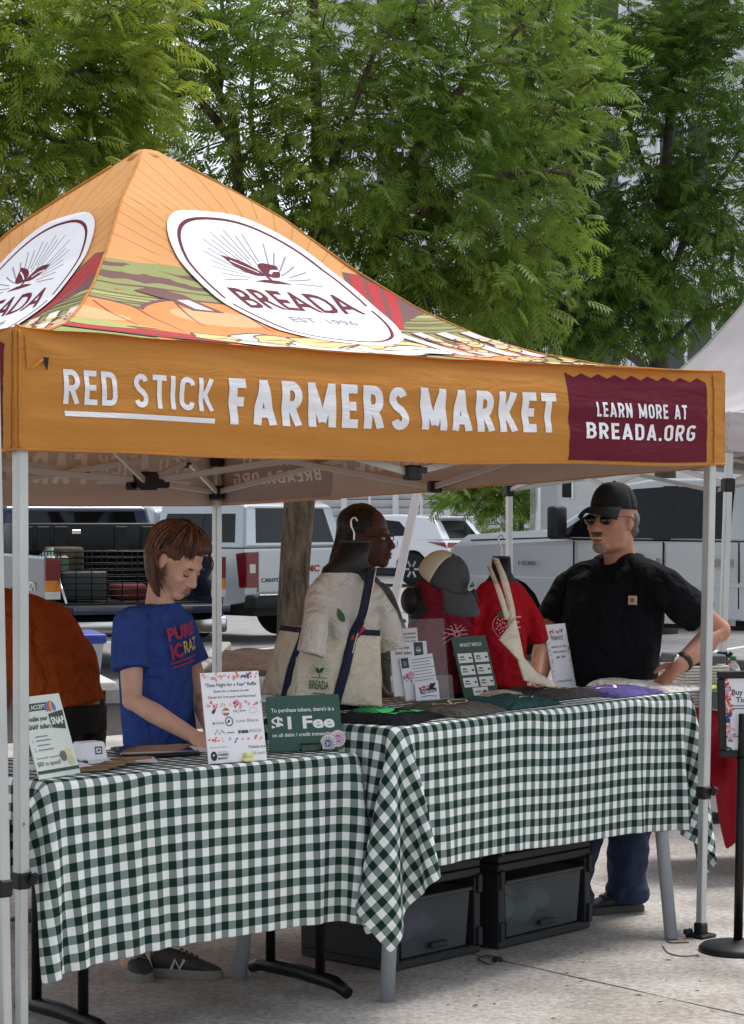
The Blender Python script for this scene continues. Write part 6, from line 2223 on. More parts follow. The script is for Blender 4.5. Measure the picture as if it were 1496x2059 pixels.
def chest_fn(X, sc, H=1.0, extra=0.0, off=0.006):
    """map (x across, z up) on to the front of a shirted torso"""
    zs = [0.0, 0.10, 0.20, 0.30, 0.37, 0.42, 0.452]
    rxs = [.165, .156, .156, .166, .172, .162, .122]; rys = [.112, .104, .106, .115, .112, .094, .08]
    def fn(x, z, h):
        zz = z / (sc * H)
        rx = float(np.interp(zz, zs, rxs)) * sc; ry = float(np.interp(zz, zs, rys)) * sc
        k = max(0.0, 1 - (x / rx) ** 2) ** 0.5
        return X @ Vector((x, -ry * k - off - h - extra, z))
    return fn

# -- first form: oatmeal tee
m_oat = mat('oatmeal_jersey', srgb(206, 198, 188), rough=0.95, crease=0.5, cscale=8, var=0.06, vscale=120, bump=0.1, bscale=150, spec=0.1)
b1 = G(690, 1424, T2.h + 0.004); b1.z = T2.h + 0.005
X1 = None
man1, X1 = mannequin('black torso form wearing the oatmeal tee with a tall wire hook', b1, 0.42, 0.76, H=1.36, ns=1.6, lean=0.45)
tee('display_tee', 'oatmeal tee on the black form behind the canvas tote', X1, 0.76, m_oat, seed=3, sl=0.20, wr=0.010, H=1.36, neckw=1.25, fwd=0.15)
m_pr = mat('print_tomato', srgb(196, 40, 44), rough=0.8); m_pg = mat('print_leafgreen', srgb(60, 104, 62), rough=0.8)
it = [(poly2d([(-0.01, 0.25), (0.02, 0.30), (0.07, 0.265), (0.10, 0.235), (0.085, 0.215), (0.0, 0.215)]), m_pr, 1), (leaf2d(-0.035, 0.305, 0.055, 0.014, 2.0), m_pg, 1), (leaf2d(0.088, 0.228, 0.028, 0.01, 0.6), m_pg, 2)]
decal('tee_print', it, chest_fn(X1, 0.76, 1.36, off=0.008), man1, step=0.02, lift=0.001)

# -- tote hung on it
m_canvas = mat('natural_canvas', srgb(222, 210, 188), rough=0.95, crease=0.35, cscale=9, var=0.06, vscale=14, bump=0.35, bscale=220, spec=0.1)
m_navy_c = mat('navy_webbing', srgb(34, 38, 62), rough=0.9, bump=0.3, bscale=160)
t = thing('tote_bag', b1 + V(0, -0.12, 0), 'natural canvas tote with navy straps and a green sprout logo', 'bag')
# front panel: a grid through photo points at depths just in front of the form
def quadmap(pts, ds):
    c = [P(*pts[k], ds[k]) for k in range(4)]     # bl br tr tl
    def fn(u, v, h=0.0):
        p = (c[0] * (1 - u) + c[1] * u) * (1 - v) + (c[3] * (1 - u) + c[2] * u) * v
        n = (c[1] - c[0]).cross(c[3] - c[0]).normalized()
        bulge = 0.028 * math.sin(math.pi * u) * math.sin(math.pi * min(1, v * 0.9 + 0.05)) + 0.008 * noise1(u * 4, v * 4, 2.0) + 0.004 * noise1(u * 11, v * 7, 4.0)
        return p + n * (bulge + h)
    return fn
FP = quadmap([(592, 1408), (768, 1424), (764, 1268), (600, 1262)], [7.60, 7.66, 7.68, 7.64])
mb = MB(); mb.grid(lambda u, v: FP(u, v), 26, 24); o = mb.build('front_panel', m_canvas, t, fix=False); setmod(o, 'SOLIDIFY', thickness=0.003)
GP = quadmap([(524, 1394), (592, 1408), (600, 1262), (566, 1258)], [7.80, 7.60, 7.64, 7.78])
mb = MB(); mb.grid(lambda u, v: GP(u, v), 14, 20); o = mb.build('gusset', m_canvas, t, fix=False); setmod(o, 'SOLIDIFY', thickness=0.003)
BP = quadmap([(524, 1394), (700, 1412), (716, 1270), (566, 1258)], [7.80, 7.95, 7.97, 7.78])
mb = MB(); mb.grid(lambda u, v: BP(u, v, -0.03 * math.sin(math.pi * u)), 14, 12); o = mb.build('back_panel', m_canvas, t, fix=False); setmod(o, 'SOLIDIFY', thickness=0.003)
RP = quadmap([(768, 1424), (700, 1412), (716, 1270), (764, 1268)], [7.66, 7.95, 7.97, 7.68])
mb = MB(); mb.grid(lambda u, v: RP(u, v), 10, 12); o = mb.build('gusset', m_canvas, t, fix=False); setmod(o, 'SOLIDIFY', thickness=0.003)
for nm, Fm, u0, u1 in (('top_band', FP, 0.0, 1.0), ('top_band', GP, 0.0, 1.0)):
    mb = MB(); mb.grid(lambda u, v: Fm(u0 + (u1 - u0) * u, 0.93 + 0.075 * v, 0.003), 24, 2); o = mb.build(nm, m_navy_c, t, fix=False); setmod(o, 'SOLIDIFY', thickness=0.002)
def ribbon(pts, w, nrm, name, m, parent, n=8, edge=None):
    pp = bez(pts, n)
    mb = MB()
    L, R_ = [], []
    for k, p in enumerate(pp):
        tg = (pp[min(k + 1, len(pp) - 1)] - pp[max(k - 1, 0)]).normalized()
        s_ = tg.cross(Vector(nrm)).normalized() * (w / 2)
        L.append(p - s_); R_.append(p + s_)
    k = len(pp)
    mb.add(L + R_, [(i, i + 1, k + i + 1, k + i) for i in range(k - 1)], True)
    o = mb.build(name, m, parent, fix=False); setmod(o, 'SOLIDIFY', thickness=0.003, offset=0)
    return o
cn = (0.25, -0.96, 0.1)
ribbon([FP(0.46, 0.0, 0.006), FP(0.55, 0.45, 0.006), FP(0.66, 0.92, 0.006), P(728, 1240, 7.60), P(738, 1195, 7.61), P(744, 1160, 7.67), P(748, 1143, 7.74), P(742, 1138, 7.86)], 0.034, cn, 'strap', m_navy_c, t)
ribbon([FP(0.505, 0.0, 0.0065), FP(0.595, 0.45, 0.0065), FP(0.705, 0.92, 0.0065), P(737, 1240, 7.599), P(747, 1195, 7.609), P(753, 1160, 7.669), P(756, 1143, 7.739)], 0.004, cn, 'strap_edge', m_canvas, t)
ribbon([GP(0.80, 0.02, 0.006), GP(0.93, 0.45, 0.006), FP(0.04, 0.80, 0.007), FP(0.07, 0.97, 0.007)], 0.030, cn, 'strap', m_navy_c, t)
it = []
m_lgreen = mat('logo_green', srgb(40, 92, 58), rough=0.8); m_lray = mat('logo_ray', srgb(120, 128, 110), rough=0.8)
rays(it, 0.50, 0.50, 0.14, 0.30, 15, 0.006, m_lray)
it.append((leaf2d(0.50, 0.52, 0.14, 0.045, math.radians(145)), m_lgreen, 3)); it.append((leaf2d(0.50, 0.52, 0.14, 0.045, math.radians(35)), m_lgreen, 3)); it.append((stroke2d([(0.50, 0.44), (0.50, 0.54)], 0.02), m_lgreen, 3.2))
it.append((rect2d(0.28, 0.425, 0.72, 0.435), m_lgreen, 3))
word(it, 'BREADA', 0.50, 0.24, 0.15, m_lgreen, 0.52, 'CENTER', 0.012, 3)
it.append((rect2d(0.33, 0.16, 0.67, 0.175), m_lgreen, 3))
lu0, lu1, lv0, lv1 = 0.05, 0.47, -0.02, 0.78
decal('tote_print', it, lambda x, y, h: FP(lu0 + (lu1 - lu0) * x, lv0 + (lv1 - lv0) * y, 0.005 + h), t, step=0.08, lift=0.0006)

# -- second form: maroon tank, two-tone cap on its neck
m_mar = mat('maroon_jersey', srgb(124, 36, 50), rough=0.95, crease=0.5, cscale=9, bump=0.1, bscale=150, spec=0.1, var=0.05)
b2 = G(884, 1400, T2.h + 0.004); b2.z = T2.h + 0.005
man2, X2 = mannequin('black torso form wearing the maroon tank top under the two-tone cap', b2, 0.35, 0.78, hook=False, H=1.19)
mb = MB(); mb.X = X2
sc = 0.78; H2 = 1.19
eloft(mb, [((0, 0, z * sc * H2), (1, 0, 0), (0, 1, 0), rx * sc, ry * sc) for z, rx, ry in ((0.01, .160, .108), (.10, .150, .102), (.20, .150, .103), (.29, .154, .114), (.35, .130, .116), (.40, .108, .108), (.435, .088, .092))], 28)
for s_ in (-1, 1):
    mb.tube([(s_ * 0.086 * sc, -0.085 * sc, 0.37 * sc * H2), (s_ * 0.092 * sc, -0.05 * sc, 0.44 * sc * H2), (s_ * 0.095 * sc, 0.0, 0.458 * sc * H2), (s_ * 0.09 * sc, 0.06 * sc, 0.43 * sc * H2), (s_ * 0.086 * sc, 0.08 * sc, 0.36 * sc * H2)], 0.026 * sc, 10)
tank = fuse('display_tank_top', mb, 0.008, 3, m_mar, None, 0.006, 9, seed=8)
tag(tank, 'maroon tank top with a pale line-drawn palm on the second form', 'shirt')
m_pink = mat('print_pink_line', srgb(214, 150, 158), rough=0.8)
it = []
for a0 in (20, 60, 110, 150, 195):
    a = math.radians(a0)
    pts = [(0.03 + 0.055 * k / 5 * math.cos(a) + 0.004 * math.sin(k * 2), 0.235 + 0.05 * k / 5 * math.sin(a) - 0.012 * (k / 5) ** 2) for k in range(6)]
    it.append((stroke2d([(x + 0.008 * math.sin(a), y - 0.008 * math.cos(a)) for x, y in pts], 0.0035), m_pink, 1)); it.append((stroke2d([(x - 0.008 * math.sin(a), y + 0.008 * math.cos(a)) for x, y in pts], 0.0035), m_pink, 1))
it.append((stroke2d([(0.024, 0.235), (0.020, 0.19), (0.018, 0.155)], 0.004), m_pink, 1)); it.append((stroke2d([(0.040, 0.235), (0.044, 0.19), (0.046, 0.155)], 0.004), m_pink, 1))
word(it, 'follow', 0.06, 0.17, 0.028, m_pink, 0.07, bold=0.004)
decal('tank_print', it, chest_fn(X2, 0.78, 1.19, off=0.010), man2, step=0.02, lift=0.001)
# cap
m_capb = mat('cap_beige', srgb(196, 184, 160), rough=0.95, bump=0.2, bscale=160); m_capg = mat('cap_grey', srgb(66, 66, 68), rough=0.95, bump=0.2, bscale=160)
def cap(label, center, axis, fwd, r, mats, brim_drop=0.25, mid=0.0, bl=0.085, parent=None, part='cap'):
    """crown dome round axis, brim towards fwd"""
    ax = Vector(axis).normalized(); fw = Vector(fwd); fw = (fw - ax * fw.dot(ax)).normalized(); sd = ax.cross(fw)
    c = Vector(center)
    if parent is None:
        t = thing('baseball_cap', c, label, 'cap')
    else:
        t = thing(part, c, None, None); t.parent = parent; t.matrix_parent_inverse = parent.matrix_basis.inverted()
    for half, m in ((1, mats[0]), (-1, mats[1])):
        mb = MB()
        def dome(u, v):
            ph = (math.pi * (u - 0.5)) if half == 1 else (math.pi * (u + 0.5))
            th = v * math.pi / 2
            k = math.cos(th) ** 0.75 if v < 1 else 0.0
            rr = r * (1.0 + 0.10 * abs(math.cos(ph)))
            return c + fw * (rr * k * math.cos(ph)) + sd * (r * 0.9 * k * math.sin(ph)) + ax * (r * 1.12 * math.sin(th))
        mb.grid(dome, 18, 12)
        o = mb.build('crown_front' if half == 1 else 'crown_back', m, t, fix=False); setmod(o, 'SOLIDIFY', thickness=0.003)
    mb = MB()
    def brim(u, v):
        ph = math.radians(-62 + 124 * u)
        a = c + fw * (r * 1.08 * math.cos(ph)) + sd * (r * 0.88 * math.sin(ph)) + ax * 0.004
        out = fw * (bl * math.cos(ph) ** 0.6) * v
        return a + out + sd * (0.012 * math.sin(ph) * v) - ax * (bl * brim_drop * v * v + 0.03 * math.sin(ph) ** 2 * v)
    mb.grid(brim, 24, 8); o = mb.build('brim', mats[0], t, fix=False); setmod(o, 'SOLIDIFY', thickness=0.004)
    mb = MB(); mb.ell(c + ax * r * 1.125, (0.008, 0.008, 0.005), rot_to(ax)); mb.build('button', mats[0], t)
    return t, c, ax, fw, sd
cc = P(890, 1166, 7.90)
ct, c_, ax_, fw_, sd_ = cap('two-tone beige and charcoal cap perched on the maroon form', cc, (0.36, -0.38, 0.85), (0.66, -0.42, -0.62), 0.092, [m_capg, m_capb], 0.5)
fnl = lambda x, y, h: c_ + fw_ * (0.113 + h - 0.02 * y * 8) + sd_ * x + ax_ * (0.05 + y)
it = [(poly2d(oval(0.0, 0.0, 0.024, 0.022)), mat('patch_grey', srgb(160, 160, 158), rough=0.8), 3), (rect2d(-0.014, -0.006, 0.014, 0.004), m_capg, 5), (leaf2d(-0.008, 0.006, 0.016, 0.005, 0.5), m_capg, 5)]
decal('patch', it, fnl, ct, lift=0.001)

# -- third form: red tee, apron-style canvas strap
m_redt = mat('red_jersey', srgb(176, 30, 40), rough=0.95, crease=0.5, cscale=9, bump=0.1, bscale=150, spec=0.1, var=0.05)
b3 = G(1008, 1391, T2.h + 0.004); b3.z = T2.h + 0.005
man3, X3 = mannequin('black torso form wearing the red strawberry tee', b3, 0.45, 0.66, H=1.38, ns=1.15)
tee('display_tee', 'red tee with a pink outlined strawberry on the third form', X3, 0.66, m_redt, seed=6, H=1.38, sl=0.19, wr=0.008)
it = [(stroke2d([(x, y) for x, y in [(-0.045 + 0.03 * math.cos(a) * (1 - 0.35 * (math.sin(a) < 0) * abs(math.sin(a))), 0.255 + 0.042 * math.sin(a)) for a in np.linspace(0, 2 * math.pi, 22)[:-1]]], 0.003, True), m_pink, 1), (leaf2d(-0.06, 0.298, 0.03, 0.012, 0.1), m_pg, 1.5)]
for k in range(16):
    it.append((poly2d(oval(-0.045 + 0.019 * math.cos(k * 2.4) * (k / 16) ** 0.5 * 1.1, 0.258 + 0.03 * math.sin(k * 2.4) * (k / 16) ** 0.5, 0.0035, 0.004, 8)), m_pink, 1))
for k in range(3):
    it.append((rect2d(0.0, 0.285 - 0.02 * k, 0.04 - 0.008 * (k % 2), 0.292 - 0.02 * k), m_pink, 1))
decal('tee_print', it, chest_fn(X3, 0.66, 1.38, off=0.010), man3, step=0.02, lift=0.001)
t = thing('canvas_bag', b3 + V(0.1, -0.1, 0), 'folded canvas bag slung from the red form by a long beige strap', 'bag')
ribbon([P(996, 1122, 8.22), P(1012, 1160, 8.10), P(1024, 1205, 8.07), P(1030, 1240, 8.06), P(1024, 1262, 8.06)], 0.026, (0.3, -0.95, 0), 'strap', m_canvas, t)
ribbon([P(984, 1140, 8.2), P(1000, 1180, 8.07), P(1012, 1215, 8.05), P(1020, 1245, 8.055)], 0.02, (0.3, -0.95, 0), 'strap', m_canvas, t)
mb = MB()
A_ = [P(1033, 1244, 8.05), P(1003, 1286, 8.03), P(1042, 1326, 8.05), P(1054, 1368, 8.08), P(1112, 1384, 8.2)]
B_ = [P(1037, 1244, 8.06), P(1046, 1284, 8.08), P(1054, 1322, 8.11), P(1080, 1352, 8.16), P(1122, 1376, 8.26)]
lin = lambda Q: [Q[k].lerp(Q[k + 1], j / 5) for k in range(4) for j in range(5)] + [Q[-1]]
aa, bb_ = lin(A_), lin(B_)
mb.grid(lambda u, v: aa[min(len(aa) - 1, int(round(u * (len(aa) - 1))))].lerp(bb_[min(len(bb_) - 1, int(round(u * (len(bb_) - 1))))], v) + V(0, -0.012 * math.sin(v * math.pi) - 0.006 * math.sin(u * 9), 0), 20, 8)
o = mb.build('bag_body', m_canvas, t, fix=False); setmod(o, 'SOLIDIFY', thickness=0.005)

# ---- folded shirts on the table
def folded(label, px, py, w, d, th, rot, col, seed, prints=None, name='folded_shirt', lift=0.0):
    c = G(px, py, ZT2); c.z = ZT2 + lift
    m = mat('shirt_%d_%d_%d' % col, srgb(*col), rough=0.95, crease=0.6, cscale=12, var=0.06, vscale=40, bump=0.15, bscale=140, spec=0.1)
    R = T2.rot() @ Matrix.Rotation(rot, 3, 'Z')
    def surf(x, y, h):
        ex, ey = min(1, abs(2 * x / w)), min(1, abs(2 * y / d))
        e = max(0, 1 - ex ** 5) ** 0.5 * max(0, 1 - ey ** 4) ** 0.5
        z = th * e * (0.9 + 0.35 * noise1(x * 7 + seed, y * 7, 1.0) + 0.15 * noise1(x * 19, y * 19 + seed, 2.0)) * (0.75 + 0.4 * (0.5 + y / d))
        wob = 0.012 * noise1(x * 6, y * 6, seed)
        return c + R @ Vector((x + wob, y + wob * 0.7, max(0.0005, z) + h * (e > 0)))
    mb = MB(); mb.grid(lambda u, v: surf((u - .5) * w, (v - .5) * d, 0), 34, 26)
    o = mb.build(name, m, None, fix=False)
    mb2 = MB(); mb2.grid(lambda u, v: surf((u - .5) * w * 0.985, (v - .5) * d * 0.985, 0) * 1.0 - V(0, 0, 0.0), 2, 2)
    tag(o, label, 'shirt')
    if prints:
        decal('shirt_print', prints, lambda x, y, h: surf(x, y, 0.0015 + h), o, step=0.02, lift=0.0008)
    return o
m_neon = mat('print_neon_green', srgb(70, 224, 120), rough=0.7); m_gold = mat('print_gold', srgb(222, 206, 150), rough=0.8)
it = []
rays(it, -0.02, 0.0, 0.03, 0.10, 13, 0.005, m_neon, 0, 180)
it += [(poly2d([(-0.07, -0.02), (-0.03, 0.03), (0.0, 0.005), (0.03, 0.03), (0.06, -0.01), (0.0, -0.03)]), m_neon, 2.5), (rect2d(0.07, -0.085, 0.15, -0.055), m_neon, 2)]
word(it, 'BREADA', -0.02, -0.075, 0.03, m_neon, 0.15, 'CENTER', 0.01)
folded('black folded shirt with neon green print at the table corner', 775, 1446, 0.34, 0.30, 0.034, 0.25, (36, 36, 40), 3, it)
it = [(stroke2d([(x, 0.02 * math.sin(x * 60) + 0.0) for x in np.linspace(-0.10, 0.08, 40)], 0.008), m_gold, 1), (stroke2d([(x, -0.03 + 0.012 * math.sin(x * 90 + 1)) for x in np.linspace(-0.06, 0.10, 30)], 0.005), m_gold, 1)]
folded('brownish grey folded shirt with cream script beside the black one', 905, 1432, 0.32, 0.28, 0.036, 0.1, (92, 88, 82), 5, it)
folded('dark teal folded shirt lying by the merchandise sign', 1020, 1417, 0.34, 0.26, 0.034, 0.05, (52, 84, 84), 7, [(stroke2d([(x, -0.05 + 0.006 * math.sin(x * 70)) for x in np.linspace(0.0, 0.1, 16)], 0.004), m_wtext, 1)])
it = [(at2(text2d('MARKET', 0.045, 0.02, width=0.18, align='CENTER'), 0, 0.0), m_gold, 1), (stroke2d([(x, -0.04 + 0.01 * math.sin(x * 50)) for x in np.linspace(-0.09, 0.09, 20)], 0.012), m_gold, 1)]
folded('charcoal folded shirt with mustard print near the small notice', 1112, 1399, 0.34, 0.28, 0.036, -0.1, (74, 72, 72), 9, it)
it = [(stroke2d([(x, 0.018 * math.sin(x * 55)) for x in np.linspace(-0.12, 0.12, 40)], 0.012), m_wtext, 1)]
folded('purple folded shirt with white script', 1236, 1394, 0.32, 0.26, 0.030, 0.0, (98, 88, 146), 11, it)
folded('white folded shirt with a red stripe beside the purple one', 1262, 1384, 0.26, 0.24, 0.030, 0.1, (226, 222, 214), 13, [(rect2d(0.03, -0.08, 0.06, 0.05), m_pr, 1)], lift=0.012)
folded('white folded shirt at the end of the table by the man', 1328, 1386, 0.26, 0.26, 0.030, -0.1, (230, 226, 220), 15)
folded('cream folded canvas below the red form', 1020, 1402, 0.18, 0.16, 0.03, 0.0, (212, 198, 172), 17, name='folded_canvas')

# ---- leaflets in clear holders
def leaflet_holder(label, bl, br, H, lean):
    t, fn, W = board('leaflet_holder', label, bl, br, ZT2, H, lean, m_acry, cat='holder')
    mb = MB(); mb.box(fn(W / 2, 0.004, 0.02), (W, 0.05, 0.006), math.atan2((fn(1, 0, 0) - fn(0, 0, 0)).y, (fn(1, 0, 0) - fn(0, 0, 0)).x)); mb.build('base', m_acry, t)
    mb = MB(); mb.prism([(0, 0), (W, 0), (W, H * 0.3), (0, H * 0.3)], fn, 0.030, 0.033); mb.build('front_pocket', m_acry, t)
    return t, fn, W
ht, hf, hW = leaflet_holder('clear acrylic holder full of market leaflets', (806, 1412), (905, 1408), 0.30, 0.16)
def leaflet(label, x, y, w, h, off, rot, prints, m=None):
    c, s_ = math.cos(rot), math.sin(rot)
    f2 = lambda a, b, q: hf(x + a * c - b * s_, y + a * s_ + b * c, off + q)
    mb = MB(); mb.prism([(0, 0), (w, 0), (w, h), (0, h)], f2, -0.002, 0)
    o = mb.build('leaflet', m or m_sheet, None)
    tag(o, label, 'leaflet')
    decal('leaflet_print', prints, f2, o, lift=0.0004)
it = []
for k, s_ in enumerate(('Benefitting individual', 'farmers & food artisans', 'for fresh, local produce!')):
    word(it, s_, 0.006, 0.222 - 0.014 * k, 0.008, m_ink, 0.078, bold=0.01)
leaflet('tall white leaflet with bold lines at the back of the holder', -0.002, 0.02, 0.092, 0.245, 0.006, 0.03, it)
it = []
word(it, 'Double your', 0.018, 0.170, 0.012, m_ink, 0.06, bold=0.01); word(it, 'SNAP dollars', 0.018, 0.150, 0.012, m_ink, 0.066, bold=0.01)
it.append((rect2d(0.095, 0.138, 0.132, 0.192), m_dgreen2, 1)); it.append((poly2d(oval(0.113, 0.165, 0.011, 0.013)), m_inkg, 2)); it.append((rect2d(0.104, 0.16, 0.122, 0.164), m_wtext, 3))
leaflet('white leaflet on doubling food dollars with a dark green panel', -0.03, 0.02, 0.148, 0.195, 0.012, 0.02, it)
it = [(rect2d(0.004, 0.115, 0.034, 0.152), m_dgreen2, 1), (poly2d(oval(0.018, 0.132, 0.008, 0.010)), m_inkg, 2)]
for k in range(9):
    it.append((rect2d(0.045, 0.140 - 0.011 * k, 0.045 + (0.075 if k % 3 else 0.09), 0.1425 - 0.011 * k), m_inkg, 1))
flowers(it, 0.01, 0.085, 0.034, 0.09, 5, 0.018, 51); flowers(it, 0.01, 0.075, 0.034, 0.08, 4, 0.016, 53)
leaflet('front white flyer with a small green square and an onion drawing', 0.012, 0.004, 0.135, 0.155, 0.020, 0.10, it)
it = []
flowers(it, 0.02, 0.042, 0.075, 0.045, 7, 0.022, 55)
it.append((poly2d([(0.02, 0.022), (0.085, 0.030), (0.083, 0.044), (0.018, 0.036)]), m_ink, 3)); word(it, 'FARM FETE', 0.024, 0.026, 0.010, m_wtext, 0.055, bold=0.02, lv=4)
it.append((leaf2d(0.055, 0.04, 0.035, 0.010, 0.6), m_ink, 3)); it.append((stroke2d([(0.02, 0.012), (0.05, 0.016), (0.085, 0.012)], 0.003), m_inkg, 2))
leaflet('small festival card standing in front of the flyers', 0.045, 0.0, 0.095, 0.068, 0.036, 0.03, it)
# brown paper leaflets at the side
it = []
leaflet('pinkish kraft leaflet tucked behind the flyers', 0.0, 0.01, 0.12, 0.14, 0.009, 0.13, it, mat('kraft_pink', srgb(196, 160, 140), rough=0.8))
# sprig of leaves left of the holder
t = thing('potted_sprig', G(812, 1404, ZT2), 'small leafy sprig in a dark pot left of the leaflets', 'plant')
q = P(806, 1404, 8.25); q.z = ZT2
mb = MB(); mb.lathe([(0.022, 0), (0.03, 0.05), (0.032, 0.055), (0, 0.056)], q, 16); mb.build('pot', m_blk, t)
rr_ = random.Random(4)
for k in range(16):
    a = rr_.uniform(0, 6.28); z = rr_.uniform(0.10, 0.28)
    mb = MB()
    s0 = q + V(0, 0, 0.05); e0 = q + V(0.035 * math.cos(a), 0.035 * math.sin(a), z)
    if k % 3 == 0:
        mb.tube([s0, (s0 + e0) / 2 + V(0.005, 0, 0.01), e0], 0.0018, 5)
        mb.build('stem', m_lgreen, t); mb = MB()
    d = V(math.cos(a), math.sin(a), 0.5).normalized() * 0.04; w_ = V(-math.sin(a), math.cos(a), 0.2) * 0.012
    mb.add([e0, e0 + d * 0.45 + w_, e0 + d, e0 + d * 0.45 - w_], [(0, 1, 2, 3)]); mb.build('leaf', mat('sprig_leaf', srgb(116, 140, 78), rough=0.6, transl=0.2), t)

# ---- merchandise price board and festival notice
t, fn, W = board('price_board', 'dark green merchandise price board with white tags', (935, 1406), (1004, 1400), ZT2, 0.235, 0.3, m_dgreen2)
prop(t, fn, W, 0.235, ZT2, m_dgreen2)
it = []
word(it, 'MARKET MERCH', W / 2, 0.196, 0.014, m_wtext, W * 0.62, 'CENTER', 0.012)
for k in range(3):
    for j in range(2):
        x, y = 0.012 + j * (W - 0.012) / 2, 0.135 - 0.046 * k
        it.append((rect2d(x, y, x + W / 2 - 0.018, y + 0.036), m_cardw, 1))
        it.append((rect2d(x + 0.010, y + 0.020, x + 0.032, y + 0.025), m_ink, 2)); it.append((rect2d(x + 0.006, y + 0.010, x + 0.036, y + 0.015), m_inkg, 2)); it.append((rect2d(x + W / 2 - 0.036, y + 0.014, x + W / 2 - 0.023, y + 0.021), m_ink, 2))
it.append((rect2d(W * 0.28, 0.010, W * 0.72, 0.040), m_cardw, 1)); it.append((rect2d(W * 0.33, 0.021, W * 0.5, 0.027), m_inkg, 2)); it.append((rect2d(W * 0.56, 0.021, W * 0.67, 0.028), m_ink, 2))
decal('sign_print', it, fn, t, lift=0.0006)
t, fn, W = board('table_sign', 'small white festival notice with flower border before the man', (1117, 1388), (1187, 1378), ZT2, 0.255, 0.2, m_sheet, W=0.175)
prop(t, fn, W, 0.255, ZT2)
it = []
H = 0.255
flowers(it, 0.012, 0.03, 0.012, H - 0.03, 10, 0.012, 61); flowers(it, W - 0.012, 0.02, W - 0.012, H - 0.05, 10, 0.014, 62); flowers(it, 0.04, H - 0.03, W - 0.04, H - 0.03, 7, 0.022, 63)
word(it, 'FARM FETE', W / 2, H - 0.062, 0.016, m_inkg, W * 0.52, 'CENTER', 0.02, 4)
word(it, 'September 25, 2025', W / 2, H - 0.092, 0.008, m_ink, W * 0.7, 'CENTER', 0.006)
word(it, 'At Main Street Market', W / 2, H - 0.112, 0.008, m_ink, W * 0.66, 'CENTER', 0.006)
word(it, '6PM - 9PM', W / 2, H - 0.134, 0.009, m_ink, W * 0.42, 'CENTER', 0.006)
word(it, 'Tickets on Pre-Sale', W / 2, 0.028, 0.009, m_ink, W * 0.66, 'CENTER', 0.006)
decal('sign_print', it, fn, t, lift=0.0006)

# ================================================================== people
def skin_mat(name, col, col2):
    m = mat(name, srgb(*col), rough=0.5, col2=srgb(*col2), vscale=18, bump=0.06, bscale=200, spec=0.35)
    b = m.node_tree.nodes['Principled BSDF']
    b.inputs['Subsurface Weight'].default_value = 0.08
    b.inputs['Subsurface Radius'].default_value = (0.01, 0.004, 0.002)
    return m

def hair_mat(name, col, col2):
    return mat(name, srgb(*col), rough=0.45, col2=srgb(*col2), vscale=90, bump=0.9, bscale=110, stretch=(1, 1, 0.10), spec=0.4)

class Head:
    """skull, jaw, nose, lips and ears in a frame f (forward), l (left), u (up); c is the skull's centre"""
    def __init__(s, c, fh, pitch, roll=0.0, k=1.0):
        fh = Vector(fh).normalized(); z = V(0, 0, 1)
        s.f = fh * math.cos(pitch) - z * math.sin(pitch)
        s.u = z * math.cos(pitch) + fh * math.sin(pitch)
        s.l = s.u.cross(s.f)
        if roll:
            R = Matrix.Rotation(roll, 3, s.f); s.u = R @ s.u; s.l = R @ s.l
        s.c = Vector(c); s.k = k
        s.R = Matrix((s.f, s.l, s.u)).transposed()

    def p(s, f, l, u):
        return s.c + (s.f * f + s.l * l + s.u * u) * s.k

    def e(s, mb, f, l, u, rf, rl, ru, n=16, extra=None):
        R = s.R if extra is None else s.R @ extra
        mb.ell(s.p(f, l, u), (rf * s.k, rl * s.k, ru * s.k), R, n, n * 2 // 3)

    def flesh(s, mb, fat=1.0):
        s.e(mb, -0.012, 0, 0.032, 0.095, 0.074, 0.093, 24)
        s.e(mb, 0.030, 0, -0.030, 0.062, 0.060 * fat, 0.088, 20)
        s.e(mb, 0.015, 0, -0.070, 0.058, 0.056 * fat, 0.040, 18)
        s.e(mb, 0.066, 0, -0.098, 0.026, 0.030 * fat, 0.024)
        s.e(mb, 0.070, 0, 0.020, 0.022, 0.048, 0.018)            # brow
        for q in (-1, 1):
            s.e(mb, 0.058, q * 0.036, -0.030, 0.026, 0.024 * fat, 0.026)
            s.e(mb, -0.008, q * 0.076, -0.012, 0.018, 0.007, 0.031, 14, Matrix.Rotation(-0.25, 3, 'Y'))
            s.e(mb, -0.006, q * 0.074, -0.034, 0.009, 0.007, 0.011)
            s.e(mb, 0.098, q * 0.0115, -0.042, 0.011, 0.008, 0.008)
        mb.tube([s.p(0.078, 0, 0.014), s.p(0.094, 0, -0.012), s.p(0.108, 0, -0.034)], [0.009 * s.k, 0.0105 * s.k, 0.0125 * s.k], 10)
        s.e(mb, 0.106, 0, -0.036, 0.0135, 0.0125, 0.0115)
        s.e(mb, 0.086, 0, -0.064, 0.013, 0.023, 0.0075); s.e(mb, 0.085, 0, -0.076, 0.013, 0.020, 0.008)

    def part(s, name, m, items, parent, n=14):
        mb = MB()
        for it_ in items:
            s.e(mb, *it_, n)
        return mb.build(name, m, parent)


m_eyew = mat('eye_white', srgb(214, 208, 202), rough=0.2)
m_iris = mat('eye_dark', srgb(46, 34, 26), rough=0.15)

